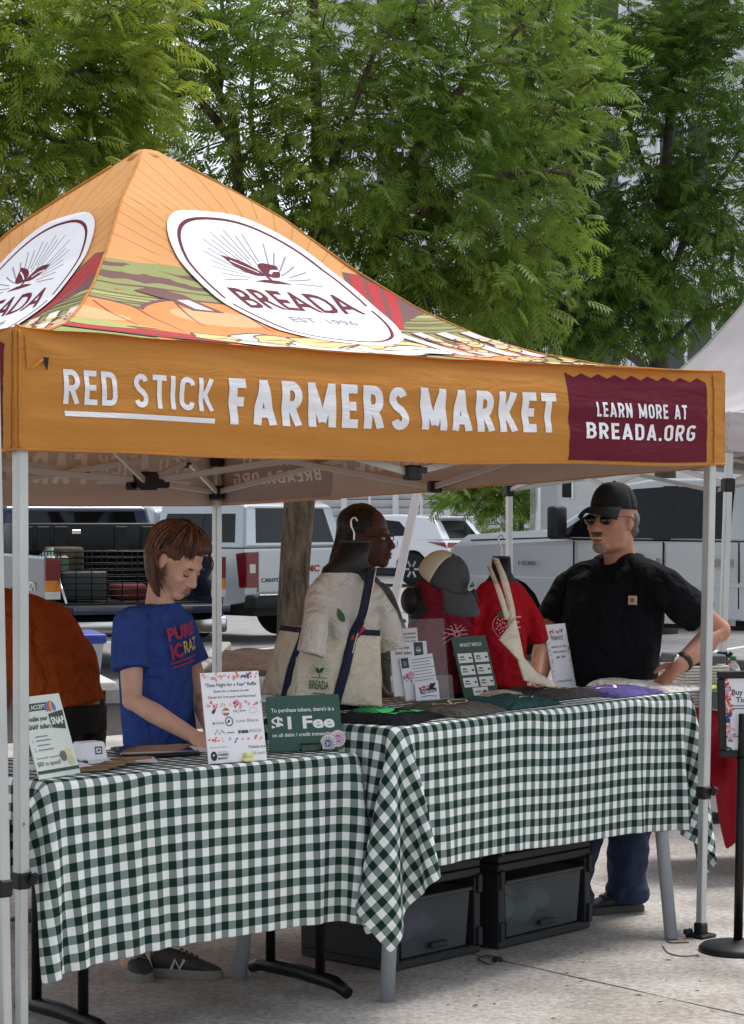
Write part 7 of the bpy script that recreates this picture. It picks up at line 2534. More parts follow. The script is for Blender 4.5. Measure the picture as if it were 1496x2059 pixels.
def hand(mb, w, d, side, up, spread=0.35, curl=0.35, k=1.0):
    """palm at w running along d; side = direction of the thumb; up = back of the hand"""
    w, d, side, up = Vector(w), Vector(d).normalized(), Vector(side), Vector(up)
    side = (side - d * side.dot(d)).normalized(); up = d.cross(side) if d.cross(side).dot(up) > 0 else side.cross(d)
    R = Matrix((d, side, up)).transposed()
    mb.ell(w + d * 0.045 * k, (0.052 * k, 0.040 * k, 0.017 * k), R, 16, 10)
    mb.ell(w + d * 0.075 * k, (0.022 * k, 0.040 * k, 0.015 * k), R, 14, 10)
    for j, (o, L) in enumerate(((0.031, 0.070), (0.0105, 0.078), (-0.0105, 0.073), (-0.031, 0.058))):
        a = w + d * 0.082 * k + side * o * k * 1.05
        dd = (d + side * (o * spread * 6)).normalized()
        p1 = a + dd * L * 0.45 * k - up * 0.006 * k * curl
        d2 = (dd * math.cos(curl) - up * math.sin(curl))
        p2 = p1 + d2 * L * 0.32 * k
        d3 = (dd * math.cos(curl * 2.1) - up * math.sin(curl * 2.1))
        p3 = p2 + d3 * L * 0.26 * k
        capsule(mb, [a, p1, p2, p3], [0.0092 * k, 0.0088 * k, 0.0080 * k, 0.0068 * k], 10)
    a = w + d * 0.018 * k + side * 0.026 * k
    p1 = a + (d * 0.6 + side * 0.8).normalized() * 0.036 * k - up * 0.006
    p2 = p1 + (d * 0.9 + side * 0.35).normalized() * 0.030 * k - up * 0.006
    p3 = p2 + (d + side * 0.1).normalized() * 0.022 * k
    capsule(mb, [a, p1, p2, p3], [0.013 * k, 0.011 * k, 0.0095 * k, 0.0075 * k], 10)

def shoe(parent, heel, d, L, m_up, m_sole, m_det=None, name='shoe', lace=True):
    heel, d = Vector(heel), Vector(d).normalized(); z = V(0, 0, 1); s_ = z.cross(d)
    prof = [(0.0, .030), (.06, .036), (.25, .038), (.45, .035), (.65, .044), (.82, .042), (.94, .030), (1.0, .014)]
    t = thing(name, heel, None, None); t.parent = parent; t.matrix_parent_inverse = parent.matrix_basis.inverted()
    mb = MB()
    out = [heel + d * (L * x) + s_ * w for x, w in prof] + [heel + d * (L * x) - s_ * w for x, w in prof[::-1]]
    mb.loft([[p + z * 0.001 for p in out], [p + z * 0.022 for p in out], [heel + d * L * 0.5 + (p - heel - d * L * 0.5) * 0.95 + z * 0.030 for p in out]], False)
    mb.build('sole', m_sole, t)
    mb = MB()
    def ring(x, w, h0, h1, n=16):
        c = heel + d * (L * x)
        return [c + s_ * (w * math.cos(a)) + z * (h0 + (h1 - h0) * (0.5 + 0.5 * math.sin(a))) for a in [2 * math.pi * k / n for k in range(n)]]
    mb.loft([ring(0.01, .022, .025, .075), ring(.08, .034, .02, .095), ring(.25, .037, .02, .10), ring(.42, .036, .02, .088), ring(.6, .041, .02, .070), ring(.8, .040, .02, .052), ring(.93, .028, .02, .040), ring(.99, .010, .022, .032)])
    o = mb.build('upper', m_up, t); setmod(o, 'SUBSURF', levels=1, render_levels=1)
    if lace:
        for k in range(4):
            x = 0.42 + 0.07 * k
            mb = MB(); c = heel + d * (L * x) + z * (0.094 - 0.007 * k)
            mb.tube([c - s_ * 0.022 - z * 0.008, c + z * 0.002, c + s_ * 0.022 - z * 0.008], 0.003, 6); mb.build('lace', m_det or m_sole, t)
    return t

def limb_cloth(mb, pts, rs, n=18):
    mb.tube([Vector(p) for p in pts], rs, n)

def torso_rings(mb, secs, l, f):
    eloft(mb, [(c, l, f, a, b) for c, a, b in secs], 30)

# ---------------------------------------------------------------- girl in blue
sk1 = skin_mat('skin_fair', (206, 158, 134), (220, 174, 150))
D = 7.6
girl = thing('person', G(330, 1960), 'person in a blue printed tee looking down at the tablet', 'person')
fh = V(0.86, -0.51, 0).normalized(); lv_ = V(0, 0, 1).cross(fh)
hd_ = Head(P(357, 1126, 7.58), fh, 0.60, k=0.97)
chest = P(310, 1300, 7.6)
neck = P(322, 1216, 7.6)
shN, shF = P(262, 1256, 7.46), P(356, 1254, 7.74)
elN, wrN = P(266, 1408, 7.40), P(392, 1482, 7.27)
elF, wrF = P(404, 1402, 7.78), P(428, 1478, 7.42)
mb = MB()
hd_.flesh(mb)
capsule(mb, [hd_.p(-0.03, 0, -0.05), neck + V(0, 0, 0.02), neck - V(0, 0, 0.05)], [0.050, 0.050, 0.06])
torso_rings(mb, [(P(322, 1510, 7.6), .13, .085), (P(316, 1420, 7.6), .115, .08), (chest, .135, .092), (P(312, 1240, 7.6), .13, .065), (neck, .055, .05)], lv_, fh)
for a, b, c, sgn in ((shN, elN, wrN, 1), (shF, elF, wrF, -1)):
    capsule(mb, [a, a.lerp(b, 0.5), b, b.lerp(c, 0.35), c], [0.046, 0.041, 0.036, 0.035, 0.024], 14)
hand(mb, wrN, P(430, 1496, 7.18) - wrN, V(0.2, 0.6, 0.3), V(0, 0, 1), 0.3, 0.5, 0.92)
hand(mb, wrF, P(452, 1494, 7.26) - wrF, V(-0.6, -0.4, 0.2), V(0, 0, 1), 0.3, 0.5, 0.92)
ankN, ankF = G(322, 1955), G(262, 1962)
for hip, ank in ((P(305, 1520, 7.53), ankN), (P(340, 1520, 7.68), ankF)):
    kn = hip.lerp(ank + V(0, 0, 0.08), 0.5) + fh * 0.03
    capsule(mb, [hip, kn, ank + V(0, 0, 0.09), ank + V(0, 0, 0.05)], [0.075, 0.052, 0.036, 0.036], 14)
fuse('body', mb, 0.0052, 2, sk1, girl)
hd_.part('lips', mat('lips_rose', srgb(176, 104, 96), rough=0.4), [(0.0925, 0, -0.064, 0.0085, 0.020, 0.0058), (0.0915, 0, -0.075, 0.0085, 0.017, 0.0062)], girl)
m_brow1 = mat('brow_auburn', srgb(106, 70, 52), rough=0.8)
for q in (-1, 1):
    hd_.part('eyebrow', m_brow1, [(0.086, q * 0.033, 0.020, 0.006, 0.017, 0.0032)], girl)
    hd_.part('eyelid', mat('eyelid_fair', srgb(190, 138, 118), rough=0.5), [(0.0745, q * 0.031, -0.004, 0.013, 0.0145, 0.0105)], girl)
    hd_.part('lashes', mat('lash_dark', srgb(60, 42, 36), rough=0.8), [(0.0825, q * 0.032, -0.0115, 0.0062, 0.0135, 0.0016)], girl)
hm = hair_mat('hair_auburn', (70, 44, 35), (104, 66, 48))
mb = MB()
hd_.e(mb, -0.022, 0, 0.046, 0.098, 0.081, 0.088, 24)
hd_.e(mb, 0.026, 0.006, 0.090, 0.062, 0.064, 0.036, 18)          # swept fringe
hd_.e(mb, -0.072, 0, 0.0, 0.062, 0.078, 0.085, 18)
for q in (-1, 1):                                             # hair behind the ears hangs straight down
    for j in range(7):
        st_ = hd_.p(-0.050 - 0.010 * j, q * (0.078 - 0.011 * j), 0.02 - 0.002 * j)
        L_ = 0.122 + 0.012 * ((j * 2) % 3)
        mb.tube(bez([st_, st_ + V(-0.020, 0, -L_ * 0.45), st_ + V(-0.008 + 0.003 * j, 0, -L_), st_ + V(0.010, 0, -L_ - 0.03)], 4), [0.024] * 6 + [0.022, 0.019, 0.015, 0.011, 0.008, 0.005, 0.002], 8)
fuse('hair', mb, 0.006, 1, hm, girl, 0.0025, 60, (1, 1, 0.15))
rs_ = random.Random(2)
mb = MB()
for k in range(420):                     # combed strands from the parting over the sides
    q = -1 if k % 3 else 1
    ph = rs_.uniform(-0.1, 3.0)           # 0 = towards the face, pi = back
    pts = []
    go_ = rs_.uniform(-0.01, 0.035)
    amax = 1.62 if ph > 1.75 else (rs_.uniform(1.15, 1.72) if ph < 0.8 else rs_.uniform(1.2, 1.58))
    for j in range(9):
        a = j / 8 * amax
        g = 1.012 + go_ + rs_.uniform(-0.004, 0.006)
        cf, cl = math.cos(ph), math.sin(ph) * 0.55 + 0.45
        lift_ = 0.014 * max(0, cf) * math.sin(a)
        pts.append(hd_.p(-0.022 + (0.098 * g) * math.sin(a) * cf, q * (0.006 + 0.081 * g * math.sin(a) * min(1, cl)), 0.046 + 0.088 * g * math.cos(a) + lift_))
    if ph > 1.75:
        p_ = pts[-1]
        L_ = rs_.uniform(0.10, 0.175)
        for j in range(1, 6):
            pts.append(p_ + V(0.020 * (j / 5) ** 2 - 0.022 * math.sin(j / 5 * 3.1) + rs_.uniform(-.002, .002), rs_.uniform(-.002, .002), -L_ * j / 5))
    mb.mi = rs_.choice((0, 0, 1, 2))
    mb.tube(pts, [0.0030] * (len(pts) - 3) + [0.0024, 0.0016, 0.0006], 4, False)
w_ = hd_.p(0.075, 0.02, 0.085)
mb.tube(bez([w_, w_ + V(0.022, 0, -0.03), w_ + V(0.020, 0, -0.06), w_ + V(0.004, 0, -0.085)], 5), [0.0022] * 10 + [0.0018, 0.0015, 0.0012, 0.001, 0.0008, 0.0006], 4, False)
o_ = mb.build('hair_strands', [hm, hair_mat('hair_auburn_light', (116, 78, 56), (150, 104, 74)), hair_mat('hair_auburn_deep', (48, 30, 25), (66, 42, 33))], girl, fix=False); o_['kind'] = 'stuff'
mt = mat('tee_blue', srgb(56, 78, 144), rough=0.95, crease=0.6, cscale=6, var=0.05, vscale=30, bump=0.12, bscale=160, spec=0.1)
mb = MB()
torso_rings(mb, [(P(322, 1494, 7.6), .155, .112), (P(316, 1420, 7.6), .145, .108), (chest, .158, .118), (P(311, 1248, 7.6), .158, .088), (P(316, 1222, 7.6), .105, .072), (P(320, 1213, 7.6), .072, .062)], lv_, fh)
for a, b, k in ((shN, elN, 0.60), (shF, elF, 0.55)):
    ee = a.lerp(b, k)
    limb_cloth(mb, [a + (a - b).normalized() * 0.02, a.lerp(b, k * 0.5), ee], [0.056, 0.064, 0.070])
    mb.ell(a, 0.060)
fuse('tee', mb, 0.0075, 3, mt, girl, 0.010, 7, (1.3, 1.3, 0.7), 3)
# chest print wraps the front of the tee
def tee_fn(x, z, h):
    c = P(312, 1300, 7.6) + V(0, 0, z)
    a = x / 0.13
    return c + lv_ * (0.158 * math.sin(a)) + fh * (0.122 * math.cos(a) + 0.004 + h)
mprx = mat('print_crimson', srgb(168, 48, 78), rough=0.8); mpry = mat('print_yellow', srgb(206, 176, 70), rough=0.8)
it = []
word(it, 'PURE', -0.070, 0.050, 0.044, mprx, 0.115, bold=0.04); word(it, 'IC', -0.070, -0.012, 0.048, mprx, 0.045, bold=0.04); word(it, 'RAZ', -0.018, -0.006, 0.044, mpry, 0.075, bold=0.02)
it.append((rect2d(-0.08, -0.030, 0.06, -0.024), mprx, 2)); it.append((rect2d(-0.075, -0.044, 0.04, -0.039), mprx, 2))
it = [(at2(sh, 0.012, -0.01, 0.2), m_, lv) for sh, m_, lv in it]
decal('tee_print', it, tee_fn, girl, step=0.015, lift=0.002)
mj = mat('denim', srgb(48, 62, 92), rough=0.95, var=0.15, vscale=14, bump=0.2, bscale=180)
mb = MB()
mb.ell(P(322, 1520, 7.6), (0.14, 0.14, 0.10))
for hip, ank in ((P(305, 1520, 7.53), ankN), (P(340, 1520, 7.68), ankF)):
    kn = hip.lerp(ank + V(0, 0, 0.08), 0.5) + fh * 0.03
    limb_cloth(mb, [hip + V(0, 0, .04), hip.lerp(kn, 0.5), kn, ank + V(0, 0, 0.16)], [0.092, 0.082, 0.066, 0.060]); mb.ell(hip, 0.092)
fuse('jeans', mb, 0.010, 2, mj, girl, 0.008, 10)
m_sh1 = mat('shoe_charcoal', srgb(58, 56, 56), rough=0.8, var=0.15, vscale=30); m_so1 = mat('sole_grey', srgb(128, 124, 118), rough=0.8); m_n = mat('shoe_flash', srgb(170, 168, 164), rough=0.6)
sN = shoe(girl, G(305, 1960), V(0.97, -0.25, 0), 0.255, m_sh1, m_so1, m_sh1)
hN = G(305, 1960); dN = V(0.97, -0.25, 0).normalized(); nN = V(dN.y, -dN.x, 0)
if nN.y > 0:
    nN = -nN
fnn = plane_fn(hN + nN * 0.040 + dN * 0.085 + V(0, 0, 0.03), dN, V(0, 0, 1) - nN * 0.18)
decal('flash', [(stroke2d([(0.0, 0.0), (0.012, 0.034), (0.030, 0.004), (0.046, 0.036)], 0.010), m_n, 1)], fnn, sN, lift=0.002)
shoe(girl, G(262, 1948), V(0.30, -0.95, 0), 0.25, m_sh1, m_so1, m_so1)

# ---------------------------------------------------------------- man in black
sk2 = skin_mat('skin_tan', (174, 122, 100), (192, 140, 116))
man = thing('person', G(1235, 1833), 'person in a black polo and cap smiling with one hand on the hip', 'person')
fh = V(-0.68, -0.73, 0).normalized(); fb = V(-0.50, -0.87, 0).normalized(); lb = V(0, 0, 1).cross(fb)
hd_ = Head(P(1232, 1044, 8.72), fh, -0.02, k=1.09)
neck = P(1246, 1136, 8.76)
shL, elL, wrL = P(1340, 1184, 8.60), P(1446, 1268, 8.66), P(1366, 1338, 8.50)
shR, elR, wrR = P(1146, 1184, 8.92), P(1098, 1292, 8.90), P(1082, 1366, 8.68)
mb = MB()
hd_.flesh(mb, 1.2)
hd_.e(mb, 0.02, 0, -0.092, 0.055, 0.064, 0.03)
hd_.e(mb, 0.108, 0, -0.036, 0.016, 0.017, 0.014)
capsule(mb, [hd_.p(-0.025, 0, -0.05), neck + V(0, 0, 0.03), neck - V(0, 0, 0.05)], [0.062, 0.064, 0.075])
torso_rings(mb, [(P(1238, 1450, 8.76), .15, .115), (P(1224, 1340, 8.76), .175, .145), (P(1234, 1225, 8.76), .18, .118), (P(1242, 1160, 8.76), .17, .075), (neck, .07, .065)], lb, fb)
for a, b, c in ((shL, elL, wrL), (shR, elR, wrR)):
    capsule(mb, [a, a.lerp(b, 0.5), b, b.lerp(c, 0.35), c], [0.060, 0.056, 0.047, 0.048, 0.033], 14)
hand(mb, wrL, P(1322, 1382, 8.52) - wrL, V(-0.1, 0.8, 0.4), V(0.7, -0.5, 0.4), 0.25, 0.55, 1.05)
hand(mb, wrR, P(1048, 1380, 8.52) - wrR, V(0.8, 0.2, 0.1), V(0, 0, 1), 0.3, 0.3, 1.05)
an1, an2 = G(1262, 1832), G(1150, 1846)
for hip, ank in ((P(1268, 1462, 8.72), an1), (P(1200, 1462, 8.82), an2)):
    capsule(mb, [hip, hip.lerp(ank, 0.5), ank + V(0, 0, 0.14), ank + V(0, 0, 0.09)], [0.085, 0.062, 0.040, 0.036], 14)
fuse('body', mb, 0.0058, 2, sk2, man)
hd_.part('lips', mat('lips_tan', srgb(140, 84, 74), rough=0.5), [(0.0935, 0, -0.0625, 0.0080, 0.024, 0.0045), (0.0920, 0, -0.077, 0.0085, 0.021, 0.0062)], man)
hd_.part('teeth', mat('teeth', srgb(214, 206, 192), rough=0.3), [(0.0925, 0, -0.0695, 0.0075, 0.021, 0.0038)], man)
m_grz = mat('beard_grey', srgb(150, 128, 114), rough=0.95, var=0.25, vscale=120, bump=0.6, bscale=200)
hd_.part('beard', m_grz, [(0.0690, 0, -0.102, 0.0265, 0.033, 0.024)], man)
hd_.part('moustache', mat('moustache_brown', srgb(96, 72, 60), rough=0.95, bump=0.5, bscale=200), [(0.0955, 0, -0.0535, 0.0075, 0.028, 0.0052)], man)
m_lens = mat('dark_lens', srgb(20, 22, 24), rough=0.06, spec=0.9); m_gfr = mat('glasses_frame', srgb(40, 36, 34), rough=0.4)
gl = thing('sunglasses', hd_.p(0.09, 0, 0.0), None, None); gl.parent = man; gl.matrix_parent_inverse = man.matrix_basis.inverted()
for q in (-1, 1):
    mb = MB(); mb.ell(hd_.p(0.088, q * 0.034, -0.004), (0.012, 0.029, 0.020), hd_.R); mb.build('lens', m_lens, gl)
    mb = MB(); mb.tube(bez([hd_.p(0.090, q * 0.060, 0.006), hd_.p(0.05, q * 0.078, 0.010), hd_.p(0.0, q * 0.083, 0.008), hd_.p(-0.02, q * 0.082, -0.008)], 4), 0.0022, 6); mb.build('temple', m_gfr, gl)
mb = MB(); mb.tube([hd_.p(0.098, -0.008, 0.006), hd_.p(0.103, 0, 0.008), hd_.p(0.098, 0.008, 0.006)], 0.0022, 6); mb.build('bridge', m_gfr, gl)
mb = MB()
hd_.e(mb, -0.045, 0, 0.0, 0.068, 0.077, 0.055); hd_.e(mb, -0.062, 0, -0.04, 0.045, 0.066, 0.035)
fuse('hair', mb, 0.007, 1, hair_mat('hair_grey_brown', (84, 74, 68), (120, 108, 100)), man)
mblk = mat('cap_black', srgb(26, 27, 30), rough=0.9, bump=0.2, bscale=140, var=0.08)
cap('', hd_.p(-0.006, 0, 0.036), hd_.u - hd_.f * 0.02, hd_.f, 0.097, [mblk, mblk], 0.36, bl=0.074, parent=man, part='cap')
mpo = mat('polo_black', srgb(20, 21, 25), rough=0.9, crease=0.6, cscale=6, var=0.08, vscale=20, bump=0.15, bscale=150, spec=0.15)
mb = MB()
torso_rings(mb, [(P(1238, 1450, 8.76), .182, .150), (P(1226, 1385, 8.76), .198, .172), (P(1224, 1330, 8.76), .202, .172), (P(1234, 1225, 8.76), .205, .148), (P(1242, 1168, 8.76), .198, .108), (P(1244, 1146, 8.76), .13, .088), (P(1246, 1134, 8.76), .086, .076)], lb, fb)
for a, b, k in ((shL, elL, 0.66), (shR, elR, 0.66)):
    limb_cloth(mb, [a + (a - b).normalized() * 0.02, a.lerp(b, k * 0.5), a.lerp(b, k)], [0.070, 0.078, 0.082]); mb.ell(a, 0.070)
    capsule(mb, [neck + (a - neck) * 0.22 + V(0, 0, 0.004), neck + (a - neck) * 0.6 + V(0, 0, 0.006), a], [0.066, 0.072, 0.072], 16)
fuse('polo', mb, 0.008, 3, mpo, man, 0.012, 6, (1.2, 1.2, 0.7), 9)
mb = MB()
for q in (-1, 1):
    pts = [neck + fb * -0.085 + V(0, 0, 0.032), neck + lb * q * 0.088 + V(0, 0, 0.024) - fb * 0.01, neck + lb * q * 0.072 + fb * 0.075 + V(0, 0, -0.012), neck + lb * q * 0.018 + fb * 0.118 + V(0, 0, -0.055)]
    mb.tube(bez(pts, 5), [0.019] * 10 + [0.020] * 5 + [0.008], 10)
fuse('collar', mb, 0.006, 1, mpo, man)
# skin showing in the open collar
q = P(1272, 1207, 8.56)
mb = MB(); mb.bar(q - V(0, 0, 0.017), q + V(0, 0, 0.017), 0.034, 0.006, up=(0.5, 0.87, 0)); lab_ = mb.build('pocket_label', mat('label_tan', srgb(196, 176, 148), rough=0.8), man)
decal('label_mark', [(poly2d(oval(0, 0, 0.009, 0.009, 16)), mat('label_brown', srgb(140, 96, 84), rough=0.8), 1)], plane_fn(q + V(-0.5, -0.87, 0) * 0.004, V(0.87, -0.5, 0), V(0, 0, 1)), man, lift=0.0012)
mb = MB(); R_ = rot_to(elL - wrL); mb.lathe([(0.036, -0.012), (0.039, -0.010), (0.039, 0.010), (0.036, 0.012)], wrL + (elL - wrL).normalized() * 0.028, 20, rot=R_); mb.build('watch_band', m_blk, man)
mb = MB(); mb.ell(wrL + (elL - wrL).normalized() * 0.028 + V(-0.03, -0.022, 0.012), (0.012, 0.020, 0.020), R_); mb.build('watch_face', m_chrome, man)
mb = MB()
mb.ell(P(1238, 1470, 8.76), (0.17, 0.15, 0.11))
for hip, ank in ((P(1268, 1462, 8.72), an1), (P(1200, 1462, 8.82), an2)):
    limb_cloth(mb, [hip + V(0, 0, 0.05), hip.lerp(ank, 0.30), hip.lerp(ank, 0.6), ank + V(0, 0, 0.14), ank + V(0.01, 0, 0.045)], [0.110, 0.100, 0.084, 0.078, 0.076])
    for zz in (0.07, 0.095):
        mb.tube([ank + V(0.08 * math.cos(a), 0.08 * math.sin(a), zz + 0.006 * math.sin(3 * a)) for a in np.linspace(0, 2 * math.pi, 17)[:-1]], 0.012, 8, closed=True)
fuse('jeans', mb, 0.010, 2, mat('denim_dark', srgb(40, 52, 78), rough=0.95, var=0.2, vscale=14, bump=0.2, bscale=180), man, 0.014, 11, seed=5)
m_sh2 = mat('shoe_black', srgb(34, 34, 36), rough=0.6, var=0.1); m_so2 = mat('sole_dark', srgb(70, 68, 66), rough=0.8)
for ank in (an1, an2):
    shoe(man, ank + V(0.055, 0.02, 0), V(-0.92, -0.38, 0), 0.28, m_sh2, m_so2, m_sh2)

# ---------------------------------------------------------------- woman behind the first form
sk3 = skin_mat('skin_deep', (84, 56, 48), (98, 66, 56))
wm = thing('person', (P(735, 1036, 9.0).x, 9.0, 0), 'person with dark pulled-back hair and glasses behind the oatmeal tee', 'person')
fh = V(0.96, -0.28, 0).normalized(); lw_ = V(0, 0, 1).cross(fh)
hd_ = Head(P(738, 1080, 9.0), fh, 0.02, k=1.02)
neck = P(728, 1162, 9.0)
mb = MB()
hd_.flesh(mb)
hd_.e(mb, 0.088, 0, -0.064, 0.015, 0.024, 0.010); hd_.e(mb, 0.087, 0, -0.078, 0.015, 0.022, 0.010)
capsule(mb, [hd_.p(-0.03, 0, -0.05), neck + V(0, 0, 0.02), neck - V(0, 0, 0.05)], [0.05, 0.052, 0.065])
torso_rings(mb, [(P(728, 1450, 9.0), .15, .10), (P(728, 1350, 9.0), .125, .09), (P(728, 1250, 9.0), .14, .095), (P(728, 1188, 9.0), .14, .065), (neck, .055, .05)], lw_, fh)
sN_, sF_ = P(728, 1200, 8.85), P(760, 1200, 9.14)
eN_, eF_ = P(720, 1330, 8.84), P(800, 1310, 9.2)
wN_, wF_ = P(770, 1400, 8.7), P(845, 1370, 9.0)
for a, b, c in ((sN_, eN_, wN_), (sF_, eF_, wF_)):
    capsule(mb, [a, a.lerp(b, .5), b, b.lerp(c, .35), c], [0.05, 0.044, 0.037, 0.036, 0.025], 12)
hand(mb, wN_, V(0.8, -0.4, -0.2), V(0, 0.7, 0.3), V(0, 0, 1), k=0.92); hand(mb, wF_, V(0.8, -0.4, -0.2), V(0, -0.7, 0.3), V(0, 0, 1), k=0.92)
for x in (-0.07, 0.07):
    hip = P(728, 1460, 9.0) + lw_ * x
    capsule(mb, [hip, V(hip.x, hip.y, 0.45), V(hip.x, hip.y, 0.09), V(hip.x, hip.y, 0.05)], [0.08, 0.055, 0.038, 0.038], 12)
fuse('body', mb, 0.0058, 2, sk3, wm)
hd_.part('lips', mat('lips_deep', srgb(96, 54, 50), rough=0.4), [(0.0965, 0, -0.0645, 0.0085, 0.021, 0.0065), (0.0950, 0, -0.078, 0.0085, 0.019, 0.0070)], wm)
for q in (-1, 1):
    hd_.part('eye', m_eyew, [(0.0775, q * 0.031, -0.002, 0.0105, 0.0125, 0.0075)], wm)
    hd_.part('iris', m_iris, [(0.0850, q * 0.031, -0.002, 0.005, 0.0055, 0.0055)], wm)
mhb = hair_mat('hair_black', (24, 22, 22), (42, 38, 38))
mb = MB()
hd_.e(mb, -0.030, 0, 0.046, 0.098, 0.084, 0.090, 22); hd_.e(mb, -0.075, 0, 0.0, 0.055, 0.07, 0.085)
for j in range(9):
    q = (j - 4) / 4
    mb.tube(bez([hd_.p(-0.09, q * 0.055, 0.03), hd_.p(-0.115, q * 0.06, -0.05), hd_.p(-0.13, q * 0.065, -0.13), hd_.p(-0.15, q * 0.07, -0.22 - 0.02 * (j % 3))], 5), [0.014 + 0.002 * (k % 2) for k in range(15)] + [0.006], 8)
fuse('hair', mb, 0.0065, 1, mhb, wm, 0.003, 40, (1, 1, 0.4))
gl = thing('glasses', hd_.p(0.09, 0, 0.0), None, None); gl.parent = wm; gl.matrix_parent_inverse = wm.matrix_basis.inverted()
for q in (-1, 1):
    mb = MB(); pts = [hd_.p(0.094, q * 0.034 + 0.024 * math.cos(a), 0.0 + 0.017 * math.sin(a)) for a in np.linspace(0, 2 * math.pi, 21)[:-1]]; mb.tube(pts, 0.0022, 6, closed=True); mb.build('rim', m_gfr, gl)
    mb = MB(); mb.tube([hd_.p(0.094, q * 0.058, 0.004), hd_.p(0.0, q * 0.083, 0.004)], 0.002, 6); mb.build('temple', m_gfr, gl)
mol = mat('tee_olive', srgb(84, 84, 76), rough=0.95, crease=0.5, cscale=6, var=0.06, vscale=30, bump=0.12, bscale=160, spec=0.1)
mb = MB()
torso_rings(mb, [(P(728, 1460, 9.0), .17, .122), (P(728, 1350, 9.0), .15, .115), (P(728, 1250, 9.0), .165, .118), (P(728, 1192, 9.0), .165, .088), (P(728, 1170, 9.0), .11, .072), (P(728, 1160, 9.0), .072, .062)], lw_, fh)
for a, b in ((sN_, eN_), (sF_, eF_)):
    limb_cloth(mb, [a, a.lerp(b, .4), a.lerp(b, .75)], [0.062, 0.066, 0.070]); mb.ell(a, 0.062)
fuse('tee', mb, 0.008, 3, mol, wm, 0.009, 7, seed=4)
mb = MB()
mb.ell(P(728, 1470, 9.0), (0.15, 0.15, 0.11))
for x in (-0.07, 0.07):
    hip = P(728, 1460, 9.0) + lw_ * x
    limb_cloth(mb, [hip + V(0, 0, .04), V(hip.x, hip.y, 0.45), V(hip.x, hip.y, 0.08)], [0.092, 0.07, 0.062])
fuse('trousers', mb, 0.010, 2, mat('trousers_dark', srgb(40, 42, 48), rough=0.95), wm, 0.006, 9)
for x in (-0.07, 0.07):
    hip = P(728, 1460, 9.0) + lw_ * x
    shoe(wm, V(hip.x, hip.y, 0) - fh * 0.06, fh, 0.25, m_sh1, m_so1, m_sh1)

# ---------------------------------------------------------------- person in rust bending over
D = 8.45
op = thing('person', (P(110, 1036, D).x, D, 0), 'person in a rust orange tee and black shorts bending down beside the canopy leg', 'person')
sk4 = skin_mat('skin_brown', (150, 104, 84), (168, 118, 96))
fo_ = V(-0.92, 0.38, 0).normalized(); lo_ = V(0, 0, 1).cross(fo_)
spine = [P(128, 1432, D), P(110, 1352, D), P(66, 1290, D), P(12, 1272, D + .05), P(-50, 1290, D + .1)]
mb = MB()
ux_ = lambda i: (spine[min(i + 1, 4)] - spine[max(i - 1, 0)]).normalized()
eloft(mb, [(spine[i], lo_, ux_(i).cross(lo_), a, b) for i, (a, b) in enumerate(((.17, .135), (.165, .14), (.18, .15), (.18, .14), (.15, .10)))], 28)
capsule(mb, [spine[4], spine[4] + V(-0.10, 0.04, -0.04)], [0.06, 0.055])
ho = Head(spine[4] + V(-0.20, 0.08, -0.10), V(-0.7, 0.3, 0), 1.0)
ho.flesh(mb)
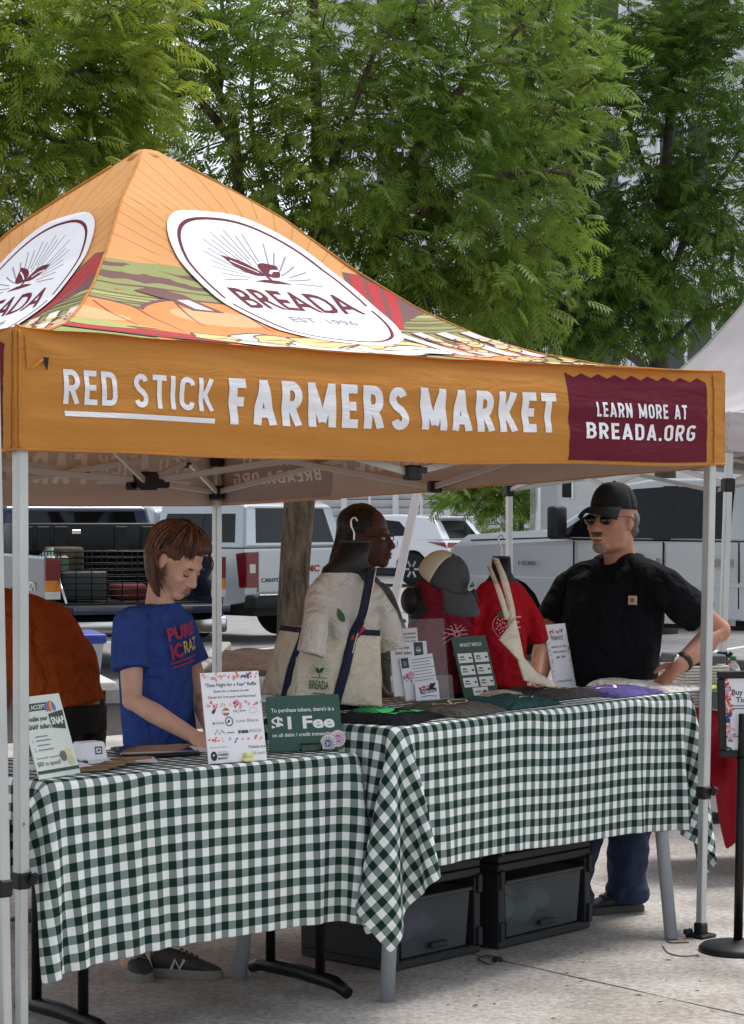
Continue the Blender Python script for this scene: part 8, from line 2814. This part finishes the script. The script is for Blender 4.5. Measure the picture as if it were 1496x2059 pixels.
for q in (-1, 1):
    sh_ = spine[3] + lo_ * q * 0.19 + V(-0.06, 0.02, -0.02); el_ = sh_ + V(-0.06, 0.02, -0.27); wr_ = el_ + V(-0.16, 0.05, -0.16)
    capsule(mb, [sh_, sh_.lerp(el_, .5), el_, el_.lerp(wr_, .35), wr_], [0.052, 0.046, 0.038, 0.037, 0.026], 12)
    hand(mb, wr_, V(-0.6, 0.2, -0.7), V(0, -q, 0.2), V(-0.5, 0, 0.8), k=0.95)
    hip = spine[0] + lo_ * q * 0.09 + V(0, 0, -0.04)
    ft_ = V(hip.x + 0.02, hip.y, 0)
    capsule(mb, [hip, hip.lerp(ft_, 0.5) + fo_ * 0.03, ft_ + V(0, 0, 0.10), ft_ + V(0, 0, 0.05)], [0.095, 0.06, 0.04, 0.04], 14)
fuse('body', mb, 0.0065, 2, sk4, op)
mru = mat('tee_rust', srgb(156, 72, 34), rough=0.95, crease=0.7, cscale=6,  var=0.06, vscale=20, bump=0.15, bscale=150, spec=0.1)
mb = MB()
eloft(mb, [(spine[i] if i else P(132, 1425, D), lo_, ux_(i).cross(lo_), a, b) for i, (a, b) in enumerate(((.185, .155), (.185, .165), (.205, .185), (.205, .175), (.13, .11)))], 30)
for q in (-1, 1):
    sh_ = spine[3] + lo_ * q * 0.19 + V(-0.06, 0.02, -0.02); el_ = sh_ + V(-0.06, 0.02, -0.27)
    limb_cloth(mb, [sh_ + V(0, 0, .02), sh_.lerp(el_, .6)], [0.07, 0.076]); mb.ell(sh_, 0.07)
fuse('tee', mb, 0.0085, 3, mru, op, 0.016, 5, (0.7, 1, 1.6), 12)
mb = MB()
eloft(mb, [(P(112, 1350, D), lo_, V(0.5, 0, 0.86).cross(lo_), .178, .150), (P(128, 1425, D), lo_, fo_, .186, .155), (P(132, 1470, D), lo_, fo_, .18, .15)], 28)
for q in (-1, 1):
    hip = spine[0] + lo_ * q * 0.09
    limb_cloth(mb, [hip, hip + V(0.01, 0, -0.14), hip + V(0.016, 0, -0.27)], [0.118, 0.112, 0.108])
fuse('shorts', mb, 0.010, 2, mat('shorts_black', srgb(28, 28, 30), rough=0.9, var=0.1), op, 0.010, 8)
for q in (-1, 1):
    hip = spine[0] + lo_ * q * 0.09
    shoe(op, V(hip.x + 0.06, hip.y, 0), fo_, 0.26, m_sh1, m_so1, m_sh1)
mb = MB(); ho.e(mb, -0.022, 0, 0.044, 0.100, 0.083, 0.092, 20); fuse('hair', mb, 0.008, 1, hair_mat('hair_brown', (60, 44, 36), (84, 62, 50)), op)
